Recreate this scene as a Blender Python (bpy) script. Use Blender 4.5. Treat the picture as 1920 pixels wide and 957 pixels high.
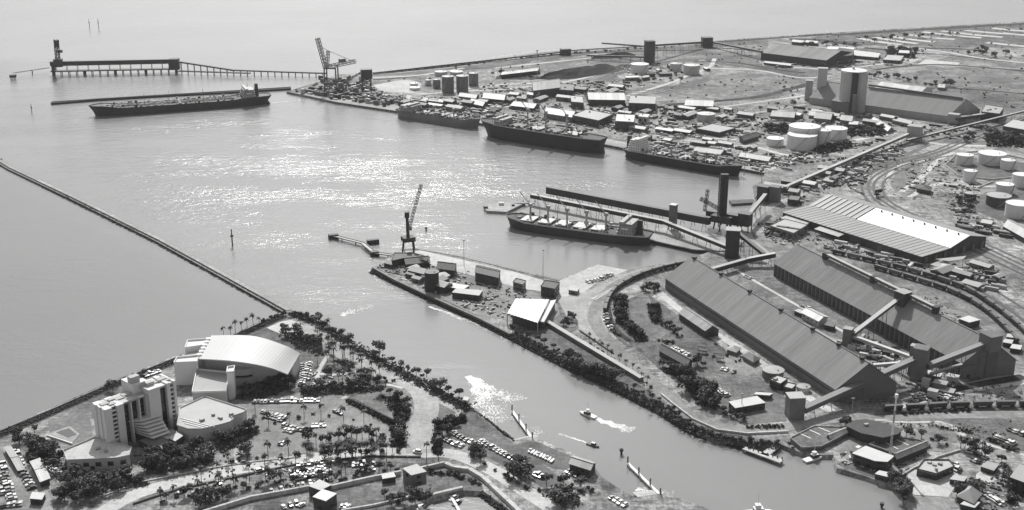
import bpy, bmesh, math, random, re
from mathutils import Vector, Matrix
from mathutils.geometry import tessellate_polygon
for o in list(bpy.data.objects): bpy.data.objects.remove(o)
rnd = random.Random(7)
sc = bpy.context.scene
COL = sc.collection
# ---------------------------------------------------------------- camera
F, H, Y0, CX, CY = 2300.0, 350.0, -300.0, 960.0, 478.5      # focal length in photo pixels, flying height, horizon row
PITCH = math.atan((CY - Y0) / F)
cam = bpy.data.objects.new('camera', bpy.data.cameras.new('camera'))
COL.objects.link(cam)
cam.location = (0, 0, H)
cam.rotation_euler = (math.pi / 2 - PITCH, 0, 0)
cam.data.sensor_width = 36.0
cam.data.lens = F / 1920.0 * 36.0
cam.data.clip_start = 1.0
cam.data.clip_end = 120000.0
sc.camera = cam
# ---------------------------------------------------------------- sky, sun, exposure
SUN_EL, SUN_AZ = math.radians(43), math.radians(-7.5)        # azimuth from straight ahead (+Y), negative = left
w = bpy.data.worlds.new("World"); sc.world = w; w.use_nodes = True
nt = w.node_tree
sky = nt.nodes.new('ShaderNodeTexSky'); sky.sky_type = 'NISHITA'; sky.sun_disc = False
sky.sun_elevation = SUN_EL; sky.sun_rotation = SUN_AZ
sky.air_density = 1.3; sky.dust_density = 3.0
bw = nt.nodes.new('ShaderNodeRGBToBW')                        # black and white film
nt.links.new(sky.outputs[0], bw.inputs[0])
nt.links.new(bw.outputs[0], nt.nodes['Background'].inputs[0])
nt.nodes['Background'].inputs[1].default_value = 0.125
sun = bpy.data.objects.new('sun', bpy.data.lights.new('sun', 'SUN'))
COL.objects.link(sun)
sun.data.energy = 3.9; sun.data.angle = math.radians(0.5); sun.data.color = (1.0, 0.995, 0.985)
sd = Vector((math.sin(SUN_AZ) * math.cos(SUN_EL), math.cos(SUN_AZ) * math.cos(SUN_EL), math.sin(SUN_EL)))
sun.rotation_euler = sd.to_track_quat('Z', 'Y').to_euler()
sun.location = (0, 0, 900)
sc.view_settings.view_transform = 'Standard'; sc.view_settings.look = 'None'
sc.view_settings.exposure = 0.0; sc.view_settings.gamma = 1.0
sc.render.engine = 'CYCLES'
sc.cycles.max_bounces = 5; sc.cycles.diffuse_bounces = 2; sc.cycles.glossy_bounces = 2
sc.cycles.use_denoising = True
# ---------------------------------------------------------------- pixel <-> world
FWD = Vector((0, math.cos(PITCH), -math.sin(PITCH))); UPV = Vector((0, math.sin(PITCH), math.cos(PITCH)))
LAND = 2.5
def at(px, py, z=LAND):
    d = FWD * F + Vector((px - CX, 0, 0)) + UPV * (CY - py)
    t = (z - H) / d.z
    return Vector((d.x * t, d.y * t, z))
def height(base, pytop):
    """metres above base of a vertical thing whose top shows at photo row pytop"""
    k = (CY - pytop) / F
    # (dz*cos + y*sin) / (y*cos - dz*sin) = k , dz = z - H
    y = base.y
    dz = y * (k * math.cos(PITCH) - math.sin(PITCH)) / (math.cos(PITCH) + k * math.sin(PITCH))
    return dz + H - base.z
def scale_at(p): return F / (p - Vector((0, 0, H))).dot(FWD)       # photo pixels per metre
def V2(p): return (p[0], p[1])
# ---------------------------------------------------------------- materials
HAZE = 2.8e-5
MATS = {}
def ground(name, c, var=.3, s=1.0, tracks=0.0):
    """worn ground: broad patches, mid-size blotches, fine speckle and stretched wheel scuffs"""
    m = bpy.data.materials.new(name); m.use_nodes = True
    n = m.node_tree; b = n.nodes['Principled BSDF']; L = n.links.new
    b.inputs['Roughness'].default_value = .92; b.inputs['Specular IOR Level'].default_value = .15
    g = n.nodes.new('ShaderNodeNewGeometry')
    def noise(sc_, det, rot=None, st=None, dist=0):
        src = g.outputs['Position']
        if st:
            mp = n.nodes.new('ShaderNodeMapping'); mp.inputs['Scale'].default_value = st; mp.inputs['Rotation'].default_value = (0, 0, rot); L(src, mp.inputs[0]); src = mp.outputs[0]
        t = n.nodes.new('ShaderNodeTexNoise'); t.inputs['Scale'].default_value = sc_; t.inputs['Detail'].default_value = det; t.inputs['Roughness'].default_value = .6; t.inputs['Distortion'].default_value = dist
        L(src, t.inputs['Vector']); return t.outputs[0]
    def M(op, *a):
        q = n.nodes.new('ShaderNodeMath'); q.operation = op
        for i, v in enumerate(a):
            if isinstance(v, (int, float)): q.inputs[i].default_value = v
            else: L(v, q.inputs[i])
        return q.outputs[0]
    def rng(v, lo, hi, a, b_):
        q = n.nodes.new('ShaderNodeMapRange')
        for i, z in enumerate((lo, hi, a, b_), 1): q.inputs[i].default_value = z
        L(v, q.inputs[0]); return q.outputs[0]
    v = M('MULTIPLY', rng(noise(.012 * s, 3, dist=.6), .32, .68, 1 - var, 1 + var), rng(noise(.075 * s, 4, dist=1.2), .33, .67, 1 - var * .9, 1 + var * .9))
    v = M('MULTIPLY', v, rng(noise(.5 * s, 3), .3, .7, 1 - var * .7, 1 + var * .7))
    v = M('MULTIPLY', v, rng(noise(.05 * s, 3, .6, (1, 9, 1), .8), .35, .65, 1 - var * (.35 + tracks), 1 + var * (.35 + tracks)))
    v = M('MULTIPLY', v, rng(noise(.05 * s, 3, -.75, (9, 1, 1), .8), .35, .65, 1 - var * (.25 + tracks), 1 + var * (.25 + tracks)))
    v = M('MINIMUM', M('MULTIPLY', v, c), .62)
    cc = n.nodes.new('ShaderNodeCombineColor'); [L(v, cc.inputs[i]) for i in range(3)]
    L(cc.outputs[0], b.inputs['Base Color']); MATS[name] = m
    return m
def mat(name, c, var=.18, scale=.12, rough=.85, spec=.25, bump=0.0, fine=.5, rand=0.0, metal=0.0, coord='pos', streak=None):
    m = bpy.data.materials.new(name); m.use_nodes = True
    n = m.node_tree; b = n.nodes['Principled BSDF']; L = n.links.new
    b.inputs['Roughness'].default_value = rough
    b.inputs['Specular IOR Level'].default_value = spec
    b.inputs['Metallic'].default_value = metal
    tc = n.nodes.new('ShaderNodeNewGeometry' if coord == 'pos' else 'ShaderNodeTexCoord')
    src = tc.outputs['Position'] if coord == 'pos' else tc.outputs['Object']
    if streak:
        mp = n.nodes.new('ShaderNodeMapping'); mp.vector_type = 'TEXTURE'; mp.inputs['Scale'].default_value = (streak[1], 1, streak[1]); mp.inputs['Rotation'].default_value = (0, 0, math.radians(streak[0]))
        L(src, mp.inputs[0]); src = mp.outputs[0]
    t1 = n.nodes.new('ShaderNodeTexNoise'); t1.inputs['Scale'].default_value = scale; t1.inputs['Detail'].default_value = 5; t1.inputs['Roughness'].default_value = .65
    L(src, t1.inputs['Vector'])
    t2 = n.nodes.new('ShaderNodeTexNoise'); t2.inputs['Scale'].default_value = scale * 9; t2.inputs['Detail'].default_value = 3
    L(src, t2.inputs['Vector'])
    mx = n.nodes.new('ShaderNodeMix'); mx.data_type = 'FLOAT'; mx.inputs[0].default_value = fine * .5
    L(t1.outputs[0], mx.inputs[2]); L(t2.outputs[0], mx.inputs[3])
    mr = n.nodes.new('ShaderNodeMapRange'); mr.inputs[1].default_value = .3; mr.inputs[2].default_value = .7
    mr.inputs[3].default_value = c * (1 - var); mr.inputs[4].default_value = c * (1 + var)
    L(mx.outputs[0], mr.inputs[0]); out = mr.outputs[0]
    if rand:
        oi = n.nodes.new('ShaderNodeObjectInfo')
        r2 = n.nodes.new('ShaderNodeMapRange'); r2.inputs[3].default_value = 1 - rand; r2.inputs[4].default_value = 1 + rand
        L(oi.outputs['Random'], r2.inputs[0])
        mu = n.nodes.new('ShaderNodeMath'); mu.operation = 'MULTIPLY'; L(out, mu.inputs[0]); L(r2.outputs[0], mu.inputs[1]); out = mu.outputs[0]
    cc = n.nodes.new('ShaderNodeCombineColor'); [L(out, cc.inputs[i]) for i in range(3)]
    L(cc.outputs[0], b.inputs['Base Color'])
    if bump:
        bp = n.nodes.new('ShaderNodeBump'); bp.inputs['Strength'].default_value = bump; bp.inputs['Distance'].default_value = 1.0
        L(t2.outputs[0], bp.inputs['Height']); L(bp.outputs[0], b.inputs['Normal'])
    MATS[name] = m
    return m
M_earth = ground('bare_earth', .25, .46, 1, .2)
M_earth2 = ground('pale_gravel', .28, .46, 1.2, .3)
M_grass = ground('dry_grass', .19, .42, 1)
M_dgrass = ground('green_grass', .145, .42, 1.3)
M_scrub = ground('dark_scrub', .055, .4, 1.5)
M_lawn = ground('mown_lawn', .19, .28, 1.2)
M_asph = ground('worn_asphalt', .27, .2, 1.5, .2)
M_dasph = ground('dark_asphalt', .15, .24, 1.5, .2)
M_conc = ground('concrete', .38, .16, 1.5, .2)
M_pconc = ground('pale_concrete', .54, .14, 1.5, .2)
M_ballast = mat('rail_ballast', .12, .3, .08, fine=.9)
M_rock = mat('revetment_rock', .055, .45, .5, rough=.9, fine=.8)
M_paint = mat('white_paint', .8, .06, .3, rough=.6)
M_wmetal = mat('white_roof_metal', .52, .12, .12, rough=.55, spec=.35, rand=.16)
M_pmetal = mat('pale_roof_metal', .36, .14, .1, rough=.55, spec=.35, rand=.14)
M_gmetal = mat('grey_roof_metal', .27, .1, .05, rough=.55, spec=.35, rand=.06)
M_dmetal = mat('dark_steel', .05, .3, .2, rough=.6)
M_mmetal = mat('mid_grey_steel', .14, .25, .15, rough=.6)
M_gal = mat('galvanised_steel', .36, .18, .2, rough=.5)
M_wall = mat('grey_wall_cladding', .16, .15, .08, rand=.08)
M_dwall = mat('dark_wall_cladding', .075, .2, .08, rand=.1)
M_pwall = mat('pale_render_wall', .48, .1, .1)
M_wwall = mat('white_wall', .72, .08, .1)
M_brick = mat('weathered_masonry', .18, .2, .2)
M_glass = mat('dark_window_glass', .02, .3, .3, rough=.12, spec=.6)
M_hull = mat('dark_hull_paint', .035, .3, .06, rough=.55, fine=.6)
M_ghull = mat('grey_hull_paint', .15, .2, .06, rough=.55, fine=.6)
M_deck = mat('ship_deck_paint', .12, .25, .1, fine=.7)
M_troof = mat('tank_roof_paint', .74, .06, .1, rough=.5)
M_tank = mat('white_tank_paint', .68, .07, .12, rough=.5)
M_leaf = mat('foliage', .08, .55, .35, rough=.7, spec=.2, rand=.45)
M_leaf2 = mat('palm_fronds', .06, .4, .6, rough=.6, spec=.3, rand=.25)
M_bark = mat('bark', .10, .3, 1.0)
M_timber = mat('weathered_timber', .12, .3, .3)
M_foam = mat('white_foam', .85, .06, .3, rough=.9)
M_rust = mat('wagon_paint', .085, .3, .3, rand=.35)
M_soil = mat('dark_stockpile', .03, .4, .06, bump=.3)
M_rail = mat('rail_steel', .16, .2, .5, rough=.4)
M_haze = bpy.data.materials.new('haze_air'); M_haze.use_nodes = True
_n = M_haze.node_tree; _n.nodes.remove(_n.nodes['Principled BSDF']); _v = _n.nodes.new('ShaderNodeVolumePrincipled')
_v.inputs['Color'].default_value = (.9, .9, .9, 1); _v.inputs['Density'].default_value = HAZE; _v.inputs['Anisotropy'].default_value = .3
_n.links.new(_v.outputs[0], _n.nodes['Material Output'].inputs['Volume'])
# ---------------------------------------------------------------- mesh builder
ORG = {}
def area2(p): return sum(p[i][0] * p[(i + 1) % len(p)][1] - p[(i + 1) % len(p)][0] * p[i][1] for i in range(len(p)))
class MB:
    def __init__(s): s.v = []; s.f = []
    def poly(s, pts): i = len(s.v); s.v += [tuple(p) for p in pts]; s.f.append(list(range(i, i + len(pts)))); return s
    def prism(s, poly, z0, z1, bottom=False, inset=None):
        p = [(q[0], q[1]) for q in poly]
        if area2(p) < 0: p.reverse()
        n = len(p); i = len(s.v)
        s.v += [(x, y, z0) for x, y in p] + [(x, y, z1) for x, y in p]
        s.f += [[i + k, i + (k + 1) % n, i + n + (k + 1) % n, i + n + k] for k in range(n)]
        tri = tessellate_polygon([[Vector((x, y, 0)) for x, y in p]]) if n > 4 else [tuple(range(n))]
        for t in tri:
            t = list(t)
            if n > 4 and area2([p[k] for k in t]) < 0: t.reverse()
            s.f.append([i + n + k for k in t])
            if bottom: s.f.append([i + k for k in reversed(t)])
        return s
    def sheet(s, poly, z):
        p = [(q[0], q[1]) for q in poly]
        i = len(s.v); s.v += [(x, y, z) for x, y in p]
        for t in tessellate_polygon([[Vector((x, y, 0)) for x, y in p]]):
            t = list(t)
            if area2([p[k] for k in t]) < 0: t.reverse()
            s.f.append([i + k for k in t])
        return s
    def box(s, c, l, w, h, rz=0, z0=None):
        z = c[2] if z0 is None else z0
        ca, sa = math.cos(rz), math.sin(rz)
        return s.prism([(c[0] + x * ca - y * sa, c[1] + x * sa + y * ca) for x, y in ((-l/2, -w/2), (l/2, -w/2), (l/2, w/2), (-l/2, w/2))], z, z + h, True)
    def frustum(s, poly, z0, z1, k):
        p = [(q[0], q[1]) for q in poly]
        if area2(p) < 0: p.reverse()
        cx = sum(q[0] for q in p) / len(p); cy = sum(q[1] for q in p) / len(p); n = len(p); i = len(s.v)
        s.v += [(x, y, z0) for x, y in p] + [(cx + (x - cx) * k, cy + (y - cy) * k, z1) for x, y in p]
        s.f += [[i + a, i + (a + 1) % n, i + n + (a + 1) % n, i + n + a] for a in range(n)] + [[i + n + a for a in range(n)]]
        return s
    def cyl(s, c, r, z0, z1, n=24, r2=None):
        r2 = r if r2 is None else r2; i = len(s.v)
        for rr, z in ((r, z0), (r2, z1)):
            s.v += [(c[0] + rr * math.cos(2 * math.pi * k / n), c[1] + rr * math.sin(2 * math.pi * k / n), z) for k in range(n)]
        s.f += [[i + k, i + (k + 1) % n, i + n + (k + 1) % n, i + n + k] for k in range(n)] + [[i + n + k for k in range(n)]]
        return s
    def beam(s, p, q, w, h):
        """rectangular bar from p to q; h is the vertical size, p and q its top centre line"""
        p = Vector(p); q = Vector(q); d = (q - p).normalized()
        side = Vector((-d.y, d.x, 0)); side = side.normalized() if side.length > 1e-4 else Vector((1, 0, 0))
        up = d.cross(side) if abs(d.z) > .9 else Vector((0, 0, 1))
        i = len(s.v)
        for e in (p, q):
            for a, b in ((-.5, -1), (.5, -1), (.5, 0), (-.5, 0)): s.v.append(tuple(e + side * (a * w) + up * (b * h)))
        s.f += [[i, i+1, i+2, i+3][::-1], [i+4, i+5, i+6, i+7]] + [[i+k, i+(k+1) % 4, i+4+(k+1) % 4, i+4+k] for k in range(4)]
        return s
    def tube(s, p, q, r, n=6, r2=None):
        p = Vector(p); q = Vector(q); d = (q - p).normalized(); a = d.orthogonal().normalized(); b = d.cross(a); i = len(s.v); r2 = r if r2 is None else r2
        for e, rr in ((p, r), (q, r2)): s.v += [tuple(e + (a * math.cos(2*math.pi*k/n) + b * math.sin(2*math.pi*k/n)) * rr) for k in range(n)]
        s.f += [[i+k, i+(k+1) % n, i+n+(k+1) % n, i+n+k] for k in range(n)] + [[i+n+k for k in range(n)], [i+k for k in range(n)][::-1]]
        return s
    def lattice(s, p, q, w, r, n):
        """a four-chord lattice mast or jib"""
        p = Vector(p); q = Vector(q); d = (q - p).normalized(); a = d.orthogonal().normalized(); b = d.cross(a)
        C = [(a * x + b * y) * (w / 2) for x, y in ((-1, -1), (1, -1), (1, 1), (-1, 1))]
        for c in C: s.tube(p + c, q + c, r, 4)
        for k in range(n):
            u, v = p.lerp(q, k / n), p.lerp(q, (k + 1) / n)
            for m in range(4): s.tube(u + C[m], v + C[(m + 1) % 4], r * .6, 3)
        return s
    def build(s, name, m, parent=None, loc=None, raw=False):
        me = bpy.data.meshes.new(name)
        off = Vector((0, 0, 0))
        if not raw:
            if parent is not None: off = ORG[parent.name]
            elif loc is not None: off = Vector(loc)
            elif s.v:
                xs = [v[0] for v in s.v]; ys = [v[1] for v in s.v]
                off = Vector(((min(xs) + max(xs)) / 2, (min(ys) + max(ys)) / 2, min(v[2] for v in s.v)))
        me.from_pydata([(x - off.x, y - off.y, z - off.z) for x, y, z in s.v], [], s.f)
        if m: me.materials.append(m)
        me.update()
        o = bpy.data.objects.new(name, me); COL.objects.link(o)
        if parent is not None: o.parent = parent
        elif not raw: o.location = off
        ORG[o.name] = off
        return o
def tag(o, label=None, cat=None, group=None, kind=None):
    if label:
        while len(label.split()) > 16 and ' the ' in label: label = label.replace(' the ', ' ', 1)
        o['label'] = label
    if cat: o['category'] = cat
    if group: o['group'] = group
    if kind: o['kind'] = kind
    return o
def thing(name, label, cat, loc=(0, 0, 0), group=None, rz=0):
    o = bpy.data.objects.new(name, None); COL.objects.link(o)
    o.location = loc; o.rotation_euler = (0, 0, rz); o.empty_display_size = 1
    ORG[o.name] = Vector(loc) if not rz else Vector((0, 0, 0))
    return tag(o, label, cat, group)
def structure(o): o['kind'] = 'structure'; return o
def copy_thing(root, loc, rz=0, sc_=1.0, label=None, group=None, cat=None):
    def cp(o, parent):
        c = o.copy(); COL.objects.link(c)
        if parent is not None: c.parent = parent
        for ch in CH.get(o.name, ()): cp(ch, c)
        return c
    r = cp(root, None)
    r.location = loc; r.rotation_euler = (0, 0, rz); r.scale = (sc_, sc_, sc_) if not isinstance(sc_, tuple) else sc_
    return tag(r, label, cat, group)
CH = {}
def child(o, p): CH.setdefault(p.name, []).append(o); return o
PROTO = []
def smooth(pts, n=6):
    """Catmull-Rom through world points"""
    P = [Vector(p) for p in pts]; out = []
    for i in range(len(P) - 1):
        a, b, c, d = P[max(i - 1, 0)], P[i], P[i + 1], P[min(i + 2, len(P) - 1)]
        for k in range(n):
            t = k / n
            out.append(.5 * ((2 * b) + (c - a) * t + (2 * a - 5 * b + 4 * c - d) * t * t + (3 * b - a - 3 * c + d) * t ** 3))
    return out + [P[-1]]
def ribbon(mb, P, width, z, off=0):
    n = len(P); L = []; R = []
    for i in range(n):
        d = (P[min(i + 1, n - 1)] - P[max(i - 1, 0)]); d.z = 0; d.normalize(); s = Vector((-d.y, d.x, 0))
        L.append(P[i] + s * (off + width / 2)); R.append(P[i] + s * (off - width / 2))
    i = len(mb.v)
    mb.v += [(p.x, p.y, z) for p in L] + [(p.x, p.y, z) for p in R]
    mb.f += [[i + k, i + n + k, i + n + k + 1, i + k + 1] for k in range(n - 1)]
    return mb
def px(pts, z=LAND): return [at(x, y, z) for x, y in pts]
LAY = [0]
def sheet(name, pts, m, smooth_n=0, lift=None):
    LAY[0] += 1
    z = LAND + (.04 + .002 * LAY[0] if lift is None else lift)
    P = px(pts, z)
    if smooth_n: P = smooth(P + [P[0]], smooth_n)[:-1]
    return structure(MB().sheet(P, z).build(name, m))
def road(name, pts, width, m, lines=False, n=6):
    LAY[0] += 1
    z = LAND + .04 + .002 * LAY[0]
    P = smooth(px(pts, z), n)
    o = structure(ribbon(MB(), P, width, z).build(name, m))
    if lines:
        b = MB(); ribbon(b, P, .5, z + .03, width / 2 - .6); ribbon(b, P, .5, z + .03, -width / 2 + .6)
        for i in range(0, len(P) - 1, 2): ribbon(b, [P[i], P[i].lerp(P[i + 1], .6)], .4, z + .03)
        LAY[0] += 6
        structure(b.build('road_marking', M_paint))
    return o
def path_len(P): return sum((P[i + 1] - P[i]).length for i in range(len(P) - 1))
def along(P, s):
    for i in range(len(P) - 1):
        l = (P[i + 1] - P[i]).length
        if s <= l or i == len(P) - 2: return P[i].lerp(P[i + 1], s / l), math.atan2(P[i + 1].y - P[i].y, P[i + 1].x - P[i].x)
        s -= l
# ================================================================ WATER AND LAND
def water_material():
    m = bpy.data.materials.new('harbour_water'); m.use_nodes = True
    n = m.node_tree; L = n.links.new; b = n.nodes['Principled BSDF']
    g = n.nodes.new('ShaderNodeNewGeometry')
    # muddy water with broad tonal drift
    a = n.nodes.new('ShaderNodeTexNoise'); a.inputs['Scale'].default_value = .0035; a.inputs['Detail'].default_value = 4
    L(g.outputs['Position'], a.inputs['Vector'])
    mr = n.nodes.new('ShaderNodeMapRange'); mr.inputs[1].default_value = .35; mr.inputs[2].default_value = .65; mr.inputs[3].default_value = WATER_C * .92; mr.inputs[4].default_value = WATER_C * 1.08
    L(a.outputs[0], mr.inputs[0])
    cc = n.nodes.new('ShaderNodeCombineColor'); [L(mr.outputs[0], cc.inputs[i]) for i in range(3)]
    L(cc.outputs[0], b.inputs['Base Color'])
    b.inputs['IOR'].default_value = 1.33; b.inputs['Roughness'].default_value = .2; b.inputs['Specular IOR Level'].default_value = .5
    # wind: patches of ruffled water among calmer water
    mp = n.nodes.new('ShaderNodeMapping'); mp.inputs['Scale'].default_value = (.0042, .010, 1)
    L(g.outputs['Position'], mp.inputs[0])
    p = n.nodes.new('ShaderNodeTexNoise'); p.inputs['Scale'].default_value = 1; p.inputs['Detail'].default_value = 6; p.inputs['Roughness'].default_value = .7
    L(mp.outputs[0], p.inputs['Vector'])
    pr = n.nodes.new('ShaderNodeMapRange'); pr.inputs[1].default_value = .42; pr.inputs[2].default_value = .68; pr.inputs[3].default_value = WAVE_LO; pr.inputs[4].default_value = WAVE_HI
    L(p.outputs[0], pr.inputs[0])
    mp2 = n.nodes.new('ShaderNodeMapping'); mp2.inputs['Scale'].default_value = (1, 1.7, 1); mp2.inputs['Rotation'].default_value = (0, 0, .2)
    L(g.outputs['Position'], mp2.inputs[0])
    w1 = n.nodes.new('ShaderNodeTexNoise'); w1.inputs['Scale'].default_value = .16; w1.inputs['Detail'].default_value = 4; w1.inputs['Roughness'].default_value = .6
    L(mp2.outputs[0], w1.inputs['Vector'])
    mp3 = n.nodes.new('ShaderNodeMapping'); mp3.inputs['Scale'].default_value = (.7, 1.6, 1); mp3.inputs['Rotation'].default_value = (0, 0, -.15)
    L(g.outputs['Position'], mp3.inputs[0])
    w2 = n.nodes.new('ShaderNodeTexNoise'); w2.inputs['Scale'].default_value = .055; w2.inputs['Detail'].default_value = 5; w2.inputs['Roughness'].default_value = .65
    L(mp3.outputs[0], w2.inputs['Vector'])
    ws = n.nodes.new('ShaderNodeMath'); ws.operation = 'MULTIPLY_ADD'; ws.inputs[1].default_value = 2.2
    L(w2.outputs[0], ws.inputs[0]); L(w1.outputs[0], ws.inputs[2])
    # shelter: the lagoon behind the breakwater and the creek lie calmer than the open harbour
    def M(op, *a):
        q = n.nodes.new('ShaderNodeMath'); q.operation = op
        for i, v in enumerate(a):
            if isinstance(v, (int, float)): q.inputs[i].default_value = v
            else: L(v, q.inputs[i])
        return q.outputs[0]
    sx = n.nodes.new('ShaderNodeSeparateXYZ'); L(g.outputs['Position'], sx.inputs[0])
    lag = M('ADD', M('MULTIPLY', M('ADD', sx.outputs[0], 585), .7536), M('MULTIPLY', M('ADD', sx.outputs[1], -1362), .657))
    def ramp(v, a, b, lo, hi):
        q = n.nodes.new('ShaderNodeMapRange'); q.interpolation_type = 'SMOOTHSTEP'
        for i, z in enumerate((a, b, lo, hi), 1): q.inputs[i].default_value = z
        L(v, q.inputs[0]); return q.outputs[0]
    calm = M('MULTIPLY', M('MINIMUM', ramp(lag, -30, 60, .3, 1), ramp(sx.outputs[1], 860, 1240, .32, 1)), ramp(sx.outputs[1], 1650, 2300, 1, .5))
    qa, qb = at(538, 172, 0), at(1434, 325, 0); qd = (qb - qa).normalized()
    lee = M('ADD', M('MULTIPLY', M('ADD', sx.outputs[0], -qa.x), qd.y), M('MULTIPLY', M('ADD', sx.outputs[1], -qa.y), -qd.x))     # metres off the long berth
    calm = M('MULTIPLY', calm, M('MULTIPLY', ramp(lee, 20, 190, .4, 1), M('MAXIMUM', ramp(sx.outputs[0], -80, 30, 1, .45), ramp(sx.outputs[1], 1140, 1250, 0, 1))))
    # base tone: a little lighter up the creek, darker in the lagoon
    water_tone = M('MULTIPLY', ramp(lag, -40, 40, .74, 1), ramp(sx.outputs[1], 640, 950, 1.08, 1))
    toned = M('MULTIPLY', mr.outputs[0], water_tone); [L(toned, cc.inputs[i]) for i in range(3)]
    bp = n.nodes.new('ShaderNodeBump'); bp.inputs['Distance'].default_value = 1.0
    L(M('MULTIPLY', pr.outputs[0], calm), bp.inputs['Strength']); L(ws.outputs[0], bp.inputs['Height']); L(bp.outputs[0], b.inputs['Normal'])
    return m
WATER_C, WAVE_LO, WAVE_HI = .21, .31, .96
M_water = water_material()
sea = MB()
for r in [(-14000, -3000, 14000, 24000)]:
    sea.sheet([(r[0], r[1]), (r[2], r[1]), (r[2], r[3]), (r[0], r[3])], 0)
structure(sea.build('sea', M_water))

hz = MB(); hz.box((0, 10500, -5), 28400, 27400, 366)
hz = hz.build('haze', M_haze); hz['kind'] = 'stuff'
def land(name, pts, m, z=LAND, skirt=3.0):
    P = px(pts, z); p2 = [(p.x, p.y) for p in P]
    if area2(p2) < 0: p2.reverse()
    n = len(p2); b = MB(); b.sheet(p2, z)
    out = []
    for i in range(n):
        a, c, d = Vector(p2[i - 1]), Vector(p2[i]), Vector(p2[(i + 1) % n])
        e1 = (c - a).normalized(); e2 = (d - c).normalized(); nn = (Vector((e1.y, -e1.x)) + Vector((e2.y, -e2.x)))
        nn = nn.normalized() if nn.length > .01 else Vector((0, 0))
        out.append(c + nn * skirt)
    i = len(b.v)
    b.v += [(x, y, z) for x, y in p2] + [(q.x, q.y, -3.0) for q in out]
    b.f += [[i + k, i + n + k, i + n + (k + 1) % n, i + (k + 1) % n] for k in range(n)]
    return structure(b.build(name, m))
SOUTH = [(-260, 925), (0, 806), (105, 761), (205, 717), (330, 667), (440, 624), (530, 584), (548, 581), (566, 591), (600, 605), (632, 627), (662, 644), (700, 666), (745, 689), (800, 713), (838, 737), (872, 756), (886, 763), (905, 781), (925, 799), (945, 817), (962, 826), (1000, 818), (1039, 836), (1070, 848), (1110, 870), (1129, 895), (1172, 924), (1191, 933), (1234, 926), (1256, 926), (1320, 951), (1380, 985), (1480, 1120), (1000, 1120), (957, 958), (930, 938), (908, 922), (892, 920), (868, 920), (812, 932), (800, 939), (775, 947), (738, 958), (700, 1120), (-500, 1120)]
NORTH = [(538, 172), (630, 192), (731, 207), (885, 229), (1000, 248), (1121, 269), (1168, 278), (1280, 297), (1381, 315), (1434, 325), (1430, 340), (1414, 347), (1418, 372), (1410, 384), (1402, 396), (1396, 412), (1400, 426), (1372, 440), (1365, 458), (1330, 472), (1293, 486), (1230, 497), (1180, 507), (1121, 495), (1050, 524), (972, 507), (925, 495), (862, 480), (781, 466), (752, 468), (730, 482), (697, 503), (737, 524), (799, 553), (846, 574), (893, 595), (956, 627), (1020, 660), (1075, 688), (1110, 703), (1150, 722), (1200, 748), (1240, 768), (1274, 787), (1302, 806), (1341, 824), (1390, 832), (1440, 836), (1461, 832), (1509, 852), (1563, 853), (1570, 878), (1620, 892), (1660, 906), (1680, 911), (1702, 942), (1720, 962), (1790, 1120), (2700, 1120), (3400, 420), (2800, 60), (2300, 22), (1920, 41), (1721, 52), (1591, 60), (1430, 70), (1300, 80), (1136, 91), (1050, 96), (960, 106), (860, 121), (760, 132), (700, 136), (676, 137), (630, 140), (610, 150), (575, 160)]
land('south_shore', SOUTH, M_earth)
land('port_land', NORTH, M_earth)

# ---------------------------------------------------------------- ground surfaces of the port
sheet('grass_field', [(1225, 178), (1300, 150), (1400, 138), (1490, 146), (1520, 160), (1470, 180), (1400, 190), (1290, 190)], M_grass, 3)
sheet('grass_field', [(1680, 140), (1760, 128), (1920, 122), (2100, 130), (2100, 190), (1920, 205), (1830, 190), (1700, 160)], M_grass)
sheet('grass_field', [(1820, 163), (2000, 172), (2000, 215), (1900, 215), (1830, 200), (1745, 172)], M_dgrass)
sheet('grass_field', [(1700, 152), (1910, 138), (1960, 150), (1860, 160), (1760, 168)], M_lawn)
sheet('grass_field', [(1310, 100), (1420, 104), (1430, 122), (1560, 138), (1510, 146), (1400, 128), (1330, 118)], M_dgrass, 3)
sheet('mangrove_flat', [(1540, 66), (1700, 56), (1930, 43), (2300, 26), (2300, 70), (1920, 90), (1760, 88), (1650, 86), (1500, 80)], M_dgrass)
sheet('scrub_strip', [(690, 139), (860, 124), (1050, 99), (1300, 83), (1440, 73), (1440, 82), (1300, 92), (1120, 100), (1000, 118), (880, 132), (760, 139), (700, 143)], M_dgrass)
sheet('scrub_strip', [(1000, 113), (1140, 104), (1310, 96), (1400, 100), (1310, 112), (1200, 122), (1080, 128), (985, 130)], M_grass, 2)
for a in [((1700, 65), (1790, 74)), ((1730, 60), (1840, 71)), ((1765, 58), (1880, 70)), ((1810, 57), (1930, 66)), ((1860, 53), (1950, 60)), ((1640, 70), (1720, 82)), ((1670, 68), (1752, 79)), ((1850, 80), (1990, 92)), ((1880, 62), (1990, 72)), ((1610, 72), (1690, 84))]:
    road('sand_bank', [a[0], ((a[0][0] + a[1][0]) / 2, (a[0][1] + a[1][1]) / 2 + 1), a[1]], 16, M_pconc)
sheet('pale_pan', [(1718, 122), (1735, 112), (1800, 118), (1795, 123)], M_pconc)
sheet('gravel_yard', [(1450, 258), (1500, 290), (1560, 300), (1640, 262), (1700, 246), (1640, 240), (1580, 262), (1520, 292)], M_earth2)
sheet('gravel_yard', [(1290, 300), (1440, 318), (1560, 295), (1470, 285), (1390, 262), (1300, 268), (1200, 268)], M_earth2, 2)
sheet('container_yard', [(760, 185), (900, 205), (1120, 255), (1260, 275), (1310, 262), (1180, 205), (1000, 178), (880, 170)], M_earth2)
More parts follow.
